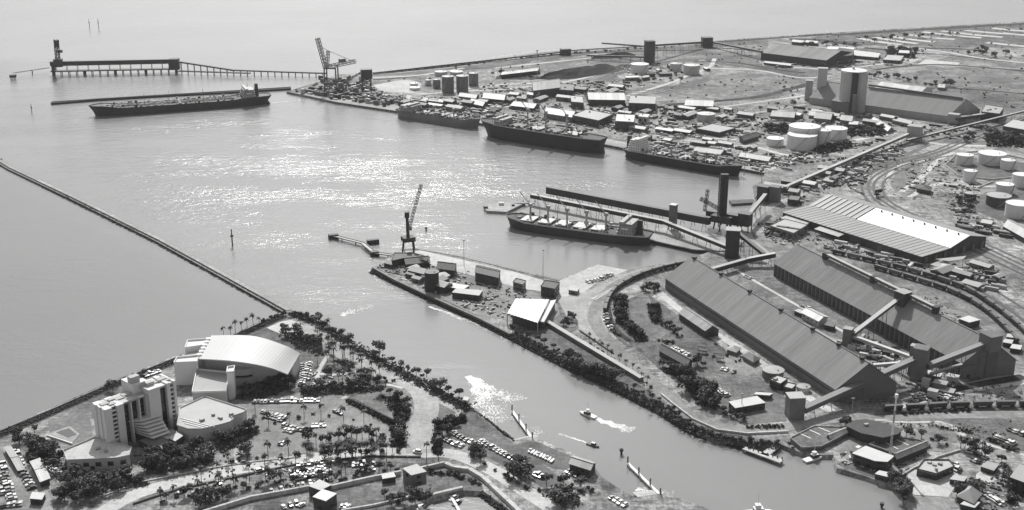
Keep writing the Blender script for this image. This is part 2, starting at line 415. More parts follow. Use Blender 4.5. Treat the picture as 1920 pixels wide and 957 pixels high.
sheet('concrete_apron', [(540, 173), (630, 191), (731, 206), (885, 228), (1121, 268), (1280, 296), (1434, 324), (1434, 318), (1280, 288), (1130, 259), (900, 218), (740, 196), (640, 180)], M_conc)
sheet('gravel_yard', [(900, 160), (1000, 152), (1080, 160), (1060, 180), (930, 176)], M_earth2, 2)
sheet('pale_yard', [(700, 160), (760, 150), (790, 158), (770, 172), (720, 172)], M_pconc, 3)
sheet('pale_yard', [(1150, 128), (1235, 118), (1290, 128), (1330, 138), (1300, 142), (1240, 140), (1200, 150), (1160, 146)], M_earth2, 2)
sheet('gravel_yard', [(1440, 75), (1700, 108), (1730, 112), (1690, 124), (1620, 126), (1560, 112), (1440, 110)], M_earth2)
sheet('rail_field', [(1590, 345), (1640, 300), (1740, 268), (1920, 275), (1960, 520), (1840, 470), (1700, 410), (1640, 385)], M_earth2)
sheet('grass_field', [(1668, 345), (1690, 315), (1730, 306), (1720, 330), (1700, 352), (1680, 358)], M_lawn, 3)
sheet('shed_yard', [(1405, 460), (1470, 395), (1560, 455), (1740, 520), (1900, 600), (1960, 720), (1700, 760), (1440, 560), (1300, 500), (1340, 480)], M_grass)
sheet('gravel_yard', [(1740, 500), (1800, 490), (1900, 545), (1950, 600), (1880, 590), (1800, 545)], M_earth2)
sheet('shed_forecourt', [(1370, 510), (1450, 515), (1700, 655), (1760, 700), (1690, 720), (1500, 605), (1340, 510)], M_grass)
sheet('coal_yard', [(1690, 745), (1740, 700), (1800, 705), (1920, 700), (1960, 745), (1900, 760), (1700, 770)], M_earth)
sheet('grass_field', [(1180, 560), (1255, 540), (1300, 580), (1350, 640), (1430, 690), (1500, 745), (1440, 775), (1360, 770), (1290, 735), (1200, 660), (1150, 610)], M_dgrass, 2)
sheet('mown_grass', [(1178, 570), (1215, 555), (1225, 590), (1250, 620), (1225, 640), (1190, 615)], M_lawn, 3)
sheet('gravel_yard', [(1222, 556), (1246, 545), (1300, 590), (1350, 620), (1420, 660), (1480, 710), (1540, 760), (1500, 770), (1440, 720), (1340, 640), (1270, 590)], M_earth2)
sheet('car_park', [(1350, 672), (1400, 655), (1440, 690), (1400, 705), (1372, 700)], M_asph)
sheet('grass_field', [(1400, 745), (1470, 740), (1475, 790), (1400, 795), (1372, 785)], M_lawn)
sheet('concrete_apron', [(1121, 496), (1178, 507), (1120, 530), (1080, 560), (1045, 562), (1030, 548), (1040, 540), (1050, 526)], M_pconc)
sheet('concrete_apron', [(1040, 552),  (1040, 532), (968, 511), (900, 495), (790, 470), (752, 472), (740, 484), (830, 502), (980, 542), (1030, 548)], M_pconc)
sheet('concrete_apron', [(1045, 560), (1090, 550), (1140, 530), (1190, 507), (1290, 487), (1285, 495), (1190, 525), (1140, 556), (1128, 590), (1140, 620), (1120, 640), (1075, 610), (1060, 590)], M_conc)
sheet('wharf_yard', [(705, 503), (740, 482), (830, 502), (980, 542), (1040, 560), (1050, 590), (1020, 610), (950, 600), (890, 590), (800, 545)], M_asph)
sheet('park_grass', [(1045, 600), (1075, 590), (1085, 615), (1060, 625), (1040, 612)], M_dgrass, 2)
sheet('creek_bank_grass', [(960, 625), (1020, 655), (1110, 700), (1200, 745), (1300, 803), (1390, 830), (1440, 833), (1400, 820), (1330, 805), (1240, 750), (1140, 680), (1040, 620), (980, 605)], M_dgrass)
road('creek_road', [(1284, 490), (1190, 517), (1140, 547), (1116, 582), (1120, 612), (1150, 648), (1195, 690), (1245, 737), (1292, 778), (1345, 799), (1400, 806), (1480, 800), (1560, 786), (1640, 781), (1780, 778), (2000, 778)], 10.5, M_asph)
road('foot_path', [(1640, 787), (1700, 792), (1763, 791), (1790, 800), (1811, 818), (1854, 834), (1930, 856)], 3, M_pconc)
road('port_road', [(1440, 480), (1400, 440), (1412, 410), (1450, 385), (1490, 370), (1560, 335), (1690, 262)], 9, M_conc)
road('port_road', [(1550, 350), (1640, 400), (1740, 425), (1840, 470), (1960, 520)], 8, M_asph)
road('port_road', [(1700, 258), (1780, 272), (1960, 274)], 8, M_pconc)
road('port_road', [(1430, 122), (1560, 130), (1640, 122), (1720, 112)], 7, M_pconc)
road('port_road', [(1660, 84), (1760, 96), (1860, 112), (2000, 124)], 9, M_pconc)
road('port_road', [(1700, 108), (1730, 122), (1960, 130)], 6, M_conc)
road('port_road', [(1176, 180), (1250, 158), (1290, 142), (1330, 126), (1340, 110)], 7, M_pconc)
road('port_road', [(1180, 205), (1300, 198), (1440, 178), (1520, 164)], 7, M_conc)
road('port_road', [(760, 180), (860, 172), (960, 166), (1080, 150), (1160, 128)], 7, M_pconc)
road('port_road', [(1210, 260), (1340, 225), (1430, 210), (1510, 196)], 7, M_conc)
road('coast_track', [(700, 141), (870, 124), (1060, 99), (1300, 84)], 6, M_conc)
road('service_track', [(1500, 605), (1600, 660), (1690, 715)], 5, M_conc)
road('park_track', [(1760, 740), (1860, 712), (1960, 702)], 6, M_conc)
sheet('grass_field', [(1610, 790), (1920, 783), (1990, 860), (1860, 832), (1812, 815), (1790, 798), (1760, 789), (1670, 790)], M_dgrass)
sheet('lawn_oval', [(1722, 808), (1750, 796), (1785, 806), (1800, 825), (1770, 832), (1730, 822)], M_lawn, 3)
sheet('concrete_yard', [(1697, 888), (1760, 862), (1790, 868), (1800, 900), (1778, 932), (1712, 928)], M_pconc)
sheet('concrete_yard', [(1712, 930), (1780, 932), (1790, 1000), (1735, 1000)], M_asph)
sheet('concrete_yard', [(1585, 800), (1640, 790), (1740, 815), (1830, 850), (1730, 845), (1690, 870), (1590, 862), (1575, 850)], M_asph)
sheet('concrete_yard', [(1830, 890), (1850, 872), (1880, 880), (1870, 900), (1830, 912)], M_pconc)
sheet('car_park', [(1860, 810), (1930, 790), (1960, 850), (1880, 840)], M_dasph)
sheet('car_park', [(1800, 905), (1840, 900), (1900, 935), (1960, 1000), (1840, 1000), (1790, 940)], M_dgrass)
for nm, pts, wd, mm in (
    ('scrub_strip', [(1312, 89), (1380, 92), (1432, 98)], 9, M_scrub), ('scrub_strip', [(1300, 116), (1380, 118), (1450, 130), (1510, 137)], 9, M_scrub), ('field_track', [(1325, 128), (1420, 132), (1500, 146), (1560, 142)], 7, M_pconc),
    ('scrub_strip', [(1250, 197), (1330, 191), (1420, 182), (1480, 168), (1520, 156)], 13, M_scrub), ('field_track', [(1300, 208), (1420, 192), (1520, 178)], 6, M_pconc), ('scrub_strip', [(1480, 74), (1540, 76), (1612, 86)], 26, M_scrub),
    ('scrub_strip', [(1640, 131), (1700, 124), (1780, 122), (1960, 137)], 9, M_scrub), ('scrub_strip', [(1770, 165), (1850, 170), (1980, 182)], 7, M_scrub), ('scrub_strip', [(1620, 90), (1680, 96), (1712, 102)], 18, M_scrub),
    ('scrub_strip', [(1720, 100), (1780, 104), (1900, 118)], 5, M_scrub), ('scrub_strip', [(1730, 90), (1800, 92), (1850, 96)], 10, M_scrub), ('scrub_strip', [(1560, 66), (1720, 56), (1930, 44)], 22, M_scrub), ('scrub_strip', [(700, 137), (860, 122), (1050, 97), (1300, 82), (1560, 64)], 12, M_scrub),
    ('scrub_strip', [(985, 108), (1080, 100), (1180, 97), (1310, 94)], 10, M_scrub), ('scrub_strip', [(930, 146), (1010, 146), (1120, 138), (1180, 122)], 26, M_scrub), ('field_track', [(930, 128), (1040, 116), (1140, 106), (1200, 108)], 9, M_pconc), ('field_track', [(1050, 112), (1110, 106), (1150, 104)], 20, M_earth2),
    ('port_road', [(730, 168), (800, 176), (880, 166), (960, 158), (1060, 156)], 8, M_pconc), ('scrub_strip', [(700, 150), (760, 145), (860, 132)], 7, M_scrub), ('field_track', [(690, 146), (780, 142), (870, 128)], 8, M_pconc),
    ('port_road', [(900, 200), (1000, 200), (1090, 208), (1180, 216), (1260, 222)], 8, M_pconc), ('port_road', [(1050, 176), (1110, 182), (1180, 190), (1300, 186)], 7, M_conc), ('port_road', [(1120, 206), (1140, 190), (1150, 178)], 7, M_pconc), ('port_road', [(1240, 236), (1300, 256), (1380, 262)], 7, M_pconc),
    ('port_road', [(1310, 282), (1400, 274), (1470, 290), (1540, 296)], 8, M_pconc), ('service_track', [(1440, 318), (1530, 288), (1610, 262), (1680, 250)], 9, M_pconc), ('scrub_strip', [(1510, 288), (1560, 282), (1600, 268)], 14, M_scrub), ('service_track', [(1600, 340), (1680, 300), (1740, 272)], 7, M_dasph), ('scrub_strip', [(1560, 330), (1640, 292), (1700, 272)], 12, M_scrub),
    ('service_track', [(1690, 360), (1730, 330), (1760, 300), (1790, 286)], 6, M_pconc), ('service_track', [(1705, 370), (1760, 345), (1840, 350), (1920, 346)], 6, M_pconc), ('service_track', [(1660, 340), (1684, 312), (1740, 300)], 4, M_pconc),
    ('service_track', [(1380, 506), (1420, 530), (1560, 610), (1660, 668)], 3, M_pconc), ('service_track', [(1650, 560), (1760, 610), (1880, 660)], 4, M_earth2), ('service_track', [(1560, 500), (1700, 560), (1800, 600)], 5, M_earth2), ('service_track', [(1680, 765), (1800, 736), (1930, 716)], 5, M_pconc), ('scrub_strip', [(1700, 755), (1800, 728), (1920, 706)], 8, M_scrub),
    ('scrub_strip', [(1140, 575), (1150, 612), (1180, 640)], 4, M_scrub), ('service_track', [(1235, 548), (1300, 600), (1400, 662), (1500, 735), (1560, 772)], 7, M_pconc)):
    road(nm, pts, wd, mm)
mk = MB(); Pm_ = smooth(px([(1112, 558), (1135, 546), (1160, 533)], LAND + 2), 4); LAY[0] += 2
for k in range(15):
    c, a_ = along(Pm_, path_len(Pm_) * (k + .5) / 15); ca, sa = math.cos(a_), math.sin(a_)
    mk.poly([(c.x + x * ca - y * sa, c.y + x * sa + y * ca, LAND + 2.0) for x, y in ((-.5, -2.4), (.5, -2.4), (.5, 2.4), (-.5, 2.4))])
mk.v = [(x, y, LAND + .75) for x, y, z in mk.v]
mk = structure(mk.build('road_marking', M_paint)); mk.location.z = LAND + .05 + .002 * (LAY[0] + 60)
NORTH_LAYERS = LAY[0]; LAY[0] = 0
# ---------------------------------------------------------------- ground surfaces of the south shore
sheet('seawall_crest', [(0, 812), (105, 768), (205, 724), (330, 674), (440, 631), (530, 590), (540, 596), (440, 640), (330, 684), (205, 734), (105, 778), (0, 824)], M_rock)
sheet('grass_field', [(90, 790), (165, 765), (175, 820), (130, 835), (95, 830)], M_lawn)
sheet('grass_field', [(420, 650), (500, 615), (560, 605), (600, 622), (640, 650), (700, 690), (760, 710), (740, 725), (640, 740), (560, 720), (545, 690), (560, 660)], M_dgrass)
sheet('sand_patch', [(500, 615), (545, 600), (580, 622), (545, 632)], M_pconc, 3)
sheet('car_park', [(455, 745), (640, 740), (740, 810), (720, 840), (560, 870), (400, 890), (420, 800)], M_asph)
sheet('tennis_court', [(655, 748), (712, 725), (765, 748), (740, 788), (700, 770)], M_lawn)
sheet('car_park', [(340, 880), (560, 850), (790, 855), (800, 890), (620, 915), (400, 957), (260, 957)], M_earth)
sheet('car_park', [(840, 808), (880, 790), (1000, 855), (1060, 905), (1020, 915), (900, 850)], M_dasph)
sheet('mown_grass', [(800, 735), (835, 742), (868, 768), (850, 790), (815, 782)], M_lawn, 2)
sheet('mown_grass', [(885, 768), (945, 820), (962, 830), (920, 820), (868, 785)], M_dgrass)
sheet('hard_stand', [(950, 836), (1000, 826), (1070, 855), (1110, 880), (1040, 880)], M_dasph)
sheet('club_lawn', [(790, 880), (830, 872), (900, 900), (908, 922), (868, 919), (812, 930)], M_dgrass)
sheet('club_lawn', [(620, 925), (750, 895), (800, 935), (740, 957), (600, 957)], M_grass)
sheet('car_park', [(-20, 830), (35, 830), (100, 940), (90, 957), (-20, 957)], M_asph)
road('boulevard', [(170, 975), (260, 925), (400, 890), (560, 862), (690, 848), (790, 850), (850, 852), (920, 880), (1000, 930), (1070, 975)], 11, M_pconc)
road('shore_road', [(560, 612), (650, 665), (720, 700), (780, 725), (800, 760), (792, 800), (786, 850)], 16, M_conc)
road('shore_road', [(800, 742), (840, 760), (862, 775), (838, 790), (815, 800)], 5, M_conc)
road('foot_path', [(640, 748), (712, 722), (755, 728)], 3, M_pconc)
road('foot_path', [(576, 752), (590, 720), (600, 690), (620, 660)], 3, M_pconc)
road('foot_path', [(580, 700), (640, 702), (690, 690)], 3, M_pconc)
road('hotel_drive', [(452, 870), (448, 840), (440, 826), (470, 812)], 7, M_conc)
road('lane', [(10, 836), (50, 880), (82, 930), (90, 975)], 6, M_conc)

LAY[0] = NORTH_LAYERS
# ================================================================ BUILDERS
def quad4(A, B, C, z=LAND, zpx=None):
    """photo pixels of three footprint corners (seen at height zpx) -> four ground corners A B C D"""
    a, b, c = (at(p[0], p[1], z if zpx is None else z + zpx) for p in (A, B, C))
    for p in (a, b, c): p.z = z
    return [a, b, c, a + c - b]
def wall_openings(parent, name, P, Q, z, n, w, h, m, margin=.5, proud=.06, skip=()):
    """n openings of w x h at height z along the wall from P to Q (outside is to the right of P->Q)"""
    d = Vector((Q.x - P.x, Q.y - P.y, 0)); L = d.length; d.normalize(); o = Vector((d.y, -d.x, 0))
    first = None
    for i in range(n):
        if i in skip: continue
        c = P + d * (L * (i + margin) / (n - 1 + 2 * margin)) + o * (proud / 2)
        if first is None:
            b = MB(); b.box((c.x, c.y, z), w, proud, h, math.atan2(d.y, d.x)); first = (b.build(name, m, parent), c)
        else:
            k = first[0].copy(); COL.objects.link(k); k.parent = parent; k.location = c - first[1]
def roof_strips(parent, p0, p1, e0, e1, n, m, name='roof_sheet', th=.25):
    """n equal sheets between the low edge p0-p1 and the high edge e0-e1"""
    stp = (p1 - p0) / n
    b = MB(); q = [p0, p0 + stp * .985, e0 + stp * .985, e0]; i = 0
    dn = Vector((0, 0, th))
    b.v = [tuple(v) for v in q] + [tuple(v - dn) for v in q]
    fs = [[0, 1, 2, 3], [7, 6, 5, 4]] + [[4 + k, 4 + (k + 1) % 4, (k + 1) % 4, k] for k in range(4)]
    if (q[1] - q[0]).cross(q[3] - q[0]).z < 0: fs = [f[::-1] for f in fs]
    b.f = fs
    f = b.build(name, m, parent)
    for i in range(1, n):
        k = f.copy(); COL.objects.link(k); k.parent = parent; k.location = stp * i
def gable(name, label, A, B, C, eave, ridge, wm=None, rm=None, n=6, cat='building', group=None, zpx=None, over=.7, ends=True, quad=None, panels=0, pm=None, doors=0, wins=0, cap=None):
    """AB is the long near wall, C the far corner at the B end"""
    a, b, c, d = quad or quad4(A, B, C, LAND, zpx)
    z = a.z
    r = thing(name, label, cat, a.lerp(c, .5), group)
    up = lambda p, h: Vector((p.x, p.y, z + h))
    ab = (b - a).normalized(); bc = (c - b).normalized()
    m0, m1 = up(a.lerp(d, .5), ridge), up(b.lerp(c, .5), ridge)
    w_ = MB(); i = 0
    V = [up(p, 0) for p in (a, b, c, d)] + [up(p, eave) for p in (a, b, c, d)] + [m0 - Vector((0, 0, .3)), m1 - Vector((0, 0, .3))]
    w_.v = [tuple(v) for v in V]
    fs = [[0, 1, 5, 4], [1, 2, 6, 9, 5], [2, 3, 7, 6], [3, 0, 4, 8, 7]]
    if (b - a).cross(c - b).z < 0: fs = [f[::-1] for f in fs]
    w_.f = fs
    w_.build('wall', wm or M_wall, r)
    sl = (ridge - eave) / max((a.lerp(d, .5) - a).length, .1) * over
    for (p, q, s) in ((a, b, -1), (d, c, 1)):
        lo0 = up(p, eave - sl) + bc * (s * over) - ab * over + Vector((0, 0, .28)); lo1 = up(q, eave - sl) + bc * (s * over) + ab * over + Vector((0, 0, .28))
        roof_strips(r, lo0, lo1, m0 - ab * over + Vector((0, 0, .28)), m1 + ab * over + Vector((0, 0, .28)), n, rm or M_gmetal)
    cp = MB(); cp.beam(m0 - ab * over + Vector((0, 0, .5)), m1 + ab * over + Vector((0, 0, .5)), .9, .25); cp.build('ridge_cap', cap or rm or M_gmetal, r)
    if panels:
        wall_openings(r, 'wall_panel', a, b, z + .4, panels, (b - a).length / panels * .55, eave - 1.0, pm or M_dwall, proud=.5)
    if doors: wall_openings(r, 'door', b, c, z, doors, 4, 4.5, M_dmetal)
    if wins: wall_openings(r, 'window', a, b, z + eave * .45, wins, 1.6, 1.2, M_glass)
    return r
def flat(name, label, pts, h, wm=None, rm=None, cat='building', group=None, zpx=None, parapet=.5, wins=None, over=.25, z=LAND, door=True, plant=0, quad=None):
    """flat-roofed building; pts are the photo pixels of its footprint seen at height zpx (0 = on the ground)"""
    P = quad or [at(x, y, z + (zpx or 0)) for x, y in pts]
    P = [Vector((p.x, p.y, z)) for p in P]
    if area2(P) < 0: P.reverse()
    c = sum(P, Vector()) / len(P)
    r = thing(name, label, cat, c, group)
    MB().prism(P, z, z + h).build('wall', wm or M_wall, r)
    big = [p + (p - c).normalized() * over for p in P]
    rf = MB().prism(big, z + h, z + h + .3, True).build('roof', rm or M_pmetal, r)
    n = len(P)
    if parapet:
        b = MB()
        for i in range(n): b.beam(big[i] + Vector((0, 0, h + .3 + parapet)), big[(i + 1) % n] + Vector((0, 0, h + .3 + parapet)), .35, parapet)
        b.build('parapet', wm or M_wall, r)
    if wins:
        rows, gap = wins
        for i in range(n):
            a, q = P[i], P[(i + 1) % n]
            nx = Vector(((q - a).y, -(q - a).x, 0))
            if nx.dot(Vector((0, 0, H)) - a) <= 0 or (q - a).length < gap * 1.2: continue
            k = int((q - a).length / gap)
            for j in range(rows): wall_openings(r, 'window', a, q, z + h * (j + .35) / rows, k, gap * .55, h / rows * .42, M_glass)
    if door:
        best = max(range(n), key=lambda i: -(P[i].y + P[(i + 1) % n].y))
        wall_openings(r, 'door', P[best], P[(best + 1) % n], z, 1, min(2.4, (P[best] - P[(best + 1) % n]).length * .4), min(2.6, h * .7), M_dmetal, proud=.1)
    for i in range(plant):
        q = c + (P[rnd.randrange(n)] - c) * rnd.uniform(.1, .6)
        MB().box((q.x, q.y, z + h + .3), rnd.uniform(1.2, 3), rnd.uniform(1.2, 2.5), rnd.uniform(.8, 1.8), rnd.random()).build('rooftop_unit', M_gal, r)
    return r
def hip(name, label, A, B, C, eave, ridge, wm=None, rm=None, cat='building', group=None, zpx=None, over=.6, wins=0, k=.5):
    a, b, c, d = quad4(A, B, C, LAND, zpx); z = a.z
    cen = a.lerp(c, .5); r = thing(name, label, cat, cen, group)
    MB().prism([a, b, c, d], z, z + eave).build('wall', wm or M_wall, r)
    long_ab = (b - a).length > (c - b).length
    e = [p + (p - cen).normalized() * over * 1.4 for p in (a, b, c, d)]
    s0, s1 = (e[0].lerp(e[3], .5), e[1].lerp(e[2], .5)) if long_ab else (e[0].lerp(e[1], .5), e[3].lerp(e[2], .5))
    W = min((b - a).length, (c - b).length) * k; dd = (s1 - s0).normalized()
    r0, r1 = s0 + dd * W, s1 - dd * W
    up = lambda p, h: tuple(Vector((p.x, p.y, z + h)))
    faces = [(e[0], e[1], r1, r0), (e[1], e[2], r1), (e[2], e[3], r0, r1), (e[3], e[0], r0)] if long_ab else [(e[1], e[2], r1, r0), (e[2], e[3], r1), (e[3], e[0], r0, r1), (e[0], e[1], r0)]
    for f in faces:
        m = MB(); pts = [up(p, ridge if p in (r0, r1) else eave) for p in f]
        v = [Vector(p) for p in pts]
        if (v[1] - v[0]).cross(v[2] - v[1]).z < 0: pts.reverse()
        m.poly(pts); m.poly([(x, y, q - .15) for x, y, q in reversed(pts)])
        m.build('roof_slope', rm or M_gmetal, r)
    if wins: wall_openings(r, 'window', a, b, z + eave * .4, wins, 1.6, 1.2, M_glass)
    return r
def tank(label, x, ytop, r_px, ybot, sm=None, rm=None, cone=.06, group=None, name='storage_tank', z=LAND, stair=True):
    front = at(x, ybot, z); s = scale_at(front); r = r_px / s
    dv = Vector((front.x, front.y, 0)).normalized()
    c = front + dv * r
    h = max(height(c, ytop), 2.0)
    t = thing(name, label, 'tank', c, group)
    MB().cyl(c, r, z, z + h, 36).build('shell', sm or M_tank, t)
    MB().cyl(c, r * 1.012, z + h, z + h + r * cone, 36, r * .06).build('roof', rm or M_wmetal, t)
    b = MB()
    for k in range(36):
        a0, a1 = 2 * math.pi * k / 36, 2 * math.pi * (k + 1) / 36
        b.beam(c + Vector((math.cos(a0) * r * 1.02, math.sin(a0) * r * 1.02, h + .15)), c + Vector((math.cos(a1) * r * 1.02, math.sin(a1) * r * 1.02, h + .15)), .3, .35)
    b.build('wind_girder', M_gal, t)
    if stair and h > 4:
        b = MB(); a_ = -math.pi / 2 + rnd.uniform(-.9, .2)
        for k in range(8):
            q = [c + Vector((math.cos(a_ + j * .11) * (r + .5), math.sin(a_ + j * .11) * (r + .5), h * j / 8 + .4)) for j in (k, k + 1)]
            b.beam(q[0], q[1], .9, .5)
        b.build('stairway', M_gal, t)
    MB().cyl(c + Vector((r * .4, -r * .3, 0)), .5, z + h + r * cone * .4, z + h + r * cone + .7, 8).build('vent', M_gal, t)
    return t
def gallery(name, label, p, q, w=3.5, h=3.0, rm=None, wm=None, legs=0, cat='conveyor', group=None, ground=LAND, lw=.45, ext=0):
    """an enclosed conveyor gallery on trestle legs between two world points (top centre line)"""
    p = Vector(p); q = Vector(q)
    t = thing(name, label, cat, (p.lerp(q, .5).x, p.lerp(q, .5).y, ground), group)
    dn = Vector((0, 0, .35))
    MB().beam(p - dn, q - dn, w, h - .35).build('gallery_side', wm or M_dwall, t)
    MB().beam(p, q, w * 1.12, .34).build('gallery_roof', rm or M_pmetal, t)
    d = (q - p).normalized(); s = Vector((-d.y, d.x, 0)).normalized()
    for k in range(legs):
        c = p.lerp(q, (k + .5) / legs); b = MB()
        zt = c.z - h
        if zt - ground < 1.5: continue
        for e in (-1, 1): b.tube((c.x + s.x * e * w * .9, c.y + s.y * e * w * .9, ground), (c.x + s.x * e * w * .45, c.y + s.y * e * w * .45, zt), lw * .5, 5)
        b.tube((c.x + s.x * w * .75, c.y + s.y * w * .75, ground + (zt - ground) * .35), (c.x - s.x * w * .6, c.y - s.y * w * .6, ground + (zt - ground) * .7), lw * .3, 4)
        b.build('trestle_leg', M_mmetal, t)
    return t
def P3(x, y, ygr, z=LAND):
    """world point seen at photo pixel (x, y) standing over the ground seen at (x, ygr)"""
    g = at(x, ygr, z); return Vector((g.x, g.y, z + height(g, y)))
# ---------------------------------------------------------------- vegetation prototypes
def leaf_crown(seed, R, Hh, n, size, flat_=.8):
    r = random.Random(seed); b = MB()
    lobes = [(Vector((r.uniform(-.55, .55) * R, r.uniform(-.55, .55) * R, r.uniform(-.25, .35) * Hh)), r.uniform(.38, .62)) for _ in range(7)]
    for i in range(n):
        c, k = lobes[r.randrange(7)]
        u = Vector((r.gauss(0, 1), r.gauss(0, 1), r.gauss(0, 1))).normalized()
        p = c + Vector((u.x * R * k, u.y * R * k, u.z * Hh * k * flat_)) * (r.random() ** .35)
        a = (u + Vector((r.uniform(-.8, .8), r.uniform(-.8, .8), r.uniform(-.3, 1.0)))).normalized()
        e1 = a.orthogonal().normalized(); e2 = a.cross(e1); s = size * r.uniform(.6, 1.3)
        b.poly([p + e1 * s + e2 * s * .2, p + e2 * s * .8 - e1 * .2 * s, p - e1 * s - e2 * .1 * s, p - e2 * s * .7])
    return b
def tree_proto(seed, R=4.0, Ht=8.0, n=260, size=.75, name='tree', trunk_r=.3):
    r = random.Random(seed)
    t = thing(name, '', 'tree', (0, 0, 0))
    b = MB(); top = Ht - R * .8
    b.tube((0, 0, -.3), (0.2, .1, top * .6), trunk_r, 6, trunk_r * .75)
    for k in range(4):
        a = k * 1.57 + r.random(); b.tube((.2, .1, top * .55), (math.cos(a) * R * .5, math.sin(a) * R * .5, top + R * .1), trunk_r * .55, 5, trunk_r * .2)
    tk = b.build('trunk', M_bark, raw=True)
    c = leaf_crown(seed, R, R * .95, n, size)
    c.v = [(x, y, z + Ht - R * .75) for x, y, z in c.v]
    cr = c.build('crown', M_leaf, raw=True)
    for o in (tk, cr): o.parent = t; child(o, t)
    PROTO.append(t); return t
def palm_proto(seed, Ht=9.0, fl=1.0):
    r = random.Random(seed); t = thing('palm_tree', '', 'palm tree', (0, 0, 0))
    b = MB(); lean = Vector((r.uniform(-.6, .6), r.uniform(-.6, .6), 0)); P = [Vector((0, 0, -.3)), lean * .3 + Vector((0, 0, Ht * .5)), lean + Vector((0, 0, Ht))]
    b.tube(P[0], P[1], .26, 6, .2); b.tube(P[1], P[2], .2, 6, .16)
    tk = b.build('trunk', M_bark, raw=True); f = MB(); c = P[2]
    for k in range(17):
        a = k * 2.4 + r.random() * .4; el = r.uniform(-.35, .95); L = r.uniform(2.3, 3.2) * fl; d = Vector((math.cos(a), math.sin(a), 0)); s = Vector((-d.y, d.x, 0))
        pts = [c + d * (L * u) + Vector((0, 0, L * (el * u - .95 * u * u))) for u in (0, .35, .7, 1)]
        w_ = (.12, .55, .5, .06)
        for e in (-1, 1):
            for j in range(3): f.poly([pts[j], pts[j + 1], pts[j + 1] + s * (e * w_[j + 1]) + Vector((0, 0, -.25 * w_[j + 1])), pts[j] + s * (e * w_[j]) + Vector((0, 0, -.2 * w_[j]))])
    cr = f.build('fronds', M_leaf2, raw=True)
    for o in (tk, cr): o.parent = t; child(o, t)
    PROTO.append(t); return t
def bush_proto(seed, R=2.0):
    t = thing('bush', '', 'bush', (0, 0, 0)); b = MB()
    for k in range(4): b.tube((0, 0, -.2), (math.cos(k * 1.6) * R * .5, math.sin(k * 1.6) * R * .5, R * .7), .1, 4, .04)
    st = b.build('stem', M_bark, raw=True)
    c = leaf_crown(seed, R, R * .8, 120, .5); c.v = [(x, y, max(z + R * .6, .02)) for x, y, z in c.v]
    cr = c.build('foliage', M_leaf, raw=True)
    for o in (st, cr): o.parent = t; child(o, t)
    PROTO.append(t); return t
TREES = [tree_proto(i, R=3.4 + .35 * i, Ht=7.5 + .8 * (i % 3), n=340, size=.62) for i in range(6)]
PALMS = [palm_proto(20 + i, 9 + i) for i in range(3)]
TALLS = [palm_proto(30 + i, 13 + i, .8) for i in range(3)]
BUSHES = [bush_proto(40 + i) for i in range(3)]
PLANTS = []
def plant(kind, x, y, s, label, group, z=LAND):
    s *= rnd.uniform(.85, 1.15) if kind in 'pP' else rnd.uniform(.62, 1.3); p = at(x, y, z)
    PLANTS.append((kind, p, s, label, group, s * scale_at(p), x))
ORD = 'first second third fourth fifth sixth seventh eighth ninth tenth eleventh twelfth thirteenth fourteenth fifteenth sixteenth seventeenth eighteenth nineteenth twentieth'.split()
def grow_plants():
    """the largest 290 of each kind as things of their own, the far and small rest as one mass"""
    for kind, protos, cat, keep in (('t', TREES, 'tree', 290), ('p', PALMS, 'palm tree', 290), ('P', TALLS, 'palm tree', 290), ('b', BUSHES, 'bush', 290)):
        L = sorted((q for q in PLANTS if q[0] == kind), key=lambda q: -q[5])
        groups = {}
        for q in L[:keep]: groups.setdefault((q[4], q[3]), []).append(q)
        for (gr, lab), qs in groups.items():
            qs.sort(key=lambda q: q[6])
            for i, (k, p, s, _, _, _, x) in enumerate(qs):
                l = lab if len(qs) == 1 or len(qs) > 14 else f'{lab}, {ORD[i]} from the left'
                copy_thing(protos[rnd.randrange(len(protos))], p, rnd.uniform(0, 6.28), (s * rnd.uniform(.9, 1.1), s * rnd.uniform(.9, 1.1), s), l, gr if len(qs) > 1 else None, cat)
        rest = L[keep:]
        if rest:
            for part, mm in ((0, M_bark), (1, M_leaf)):
                b = MB()
                for (k, p, s, *_r) in rest:
                    pr = protos[rnd.randrange(len(protos))]; me = CH[pr.name][part].data; i = len(b.v); a = rnd.uniform(0, 6.28); ca, sa = math.cos(a) * s, math.sin(a) * s
                    b.v += [(p.x + v.co.x * ca - v.co.y * sa, p.y + v.co.x * sa + v.co.y * ca, p.z + v.co.z * s) for v in me.vertices]
                    b.f += [[i + j for j in f.vertices] for f in me.polygons]
                o = b.build('scattered_trees' if part else 'scattered_trunks', mm, loc=(0, 0, LAND)); o['kind'] = 'stuff'
                if part: top = o; tag(o, 'small dark trees scattered far out over the port and the flats', 'trees')
                else: low = o
            low.parent = top; low.location = (0, 0, 0)
def grove(kind, pts, n, s, label, group, jit=3.0, closed=False):
    """n plants of a kind strung along a photo polyline, jitter in photo pixels"""
    P = [Vector((x, y, 0)) for x, y in pts]; L = path_len(P) if len(P) > 1 else 0
    for i in range(n):
        q = along(P, L * (i + .5) / n)[0] if len(P) > 1 else P[0]
        k = kind[i % len(kind)]
        lb = label.replace('tree or bush', 'tree')
        lb = re.sub(r'\b(small palm or shrub|palm or tree|tree|bush|palm|shrub)\b', {'t': 'tree', 'b': 'bush', 'p': 'palm', 'P': 'palm'}[k], lb, count=1)
        plant(k, q.x + rnd.uniform(-jit, jit), q.y + rnd.uniform(-jit, jit) * .6, s, lb, group + ({'t': '', 'b': ', bushes', 'p': ', palms'}[k] if len(kind) > 1 else ''))
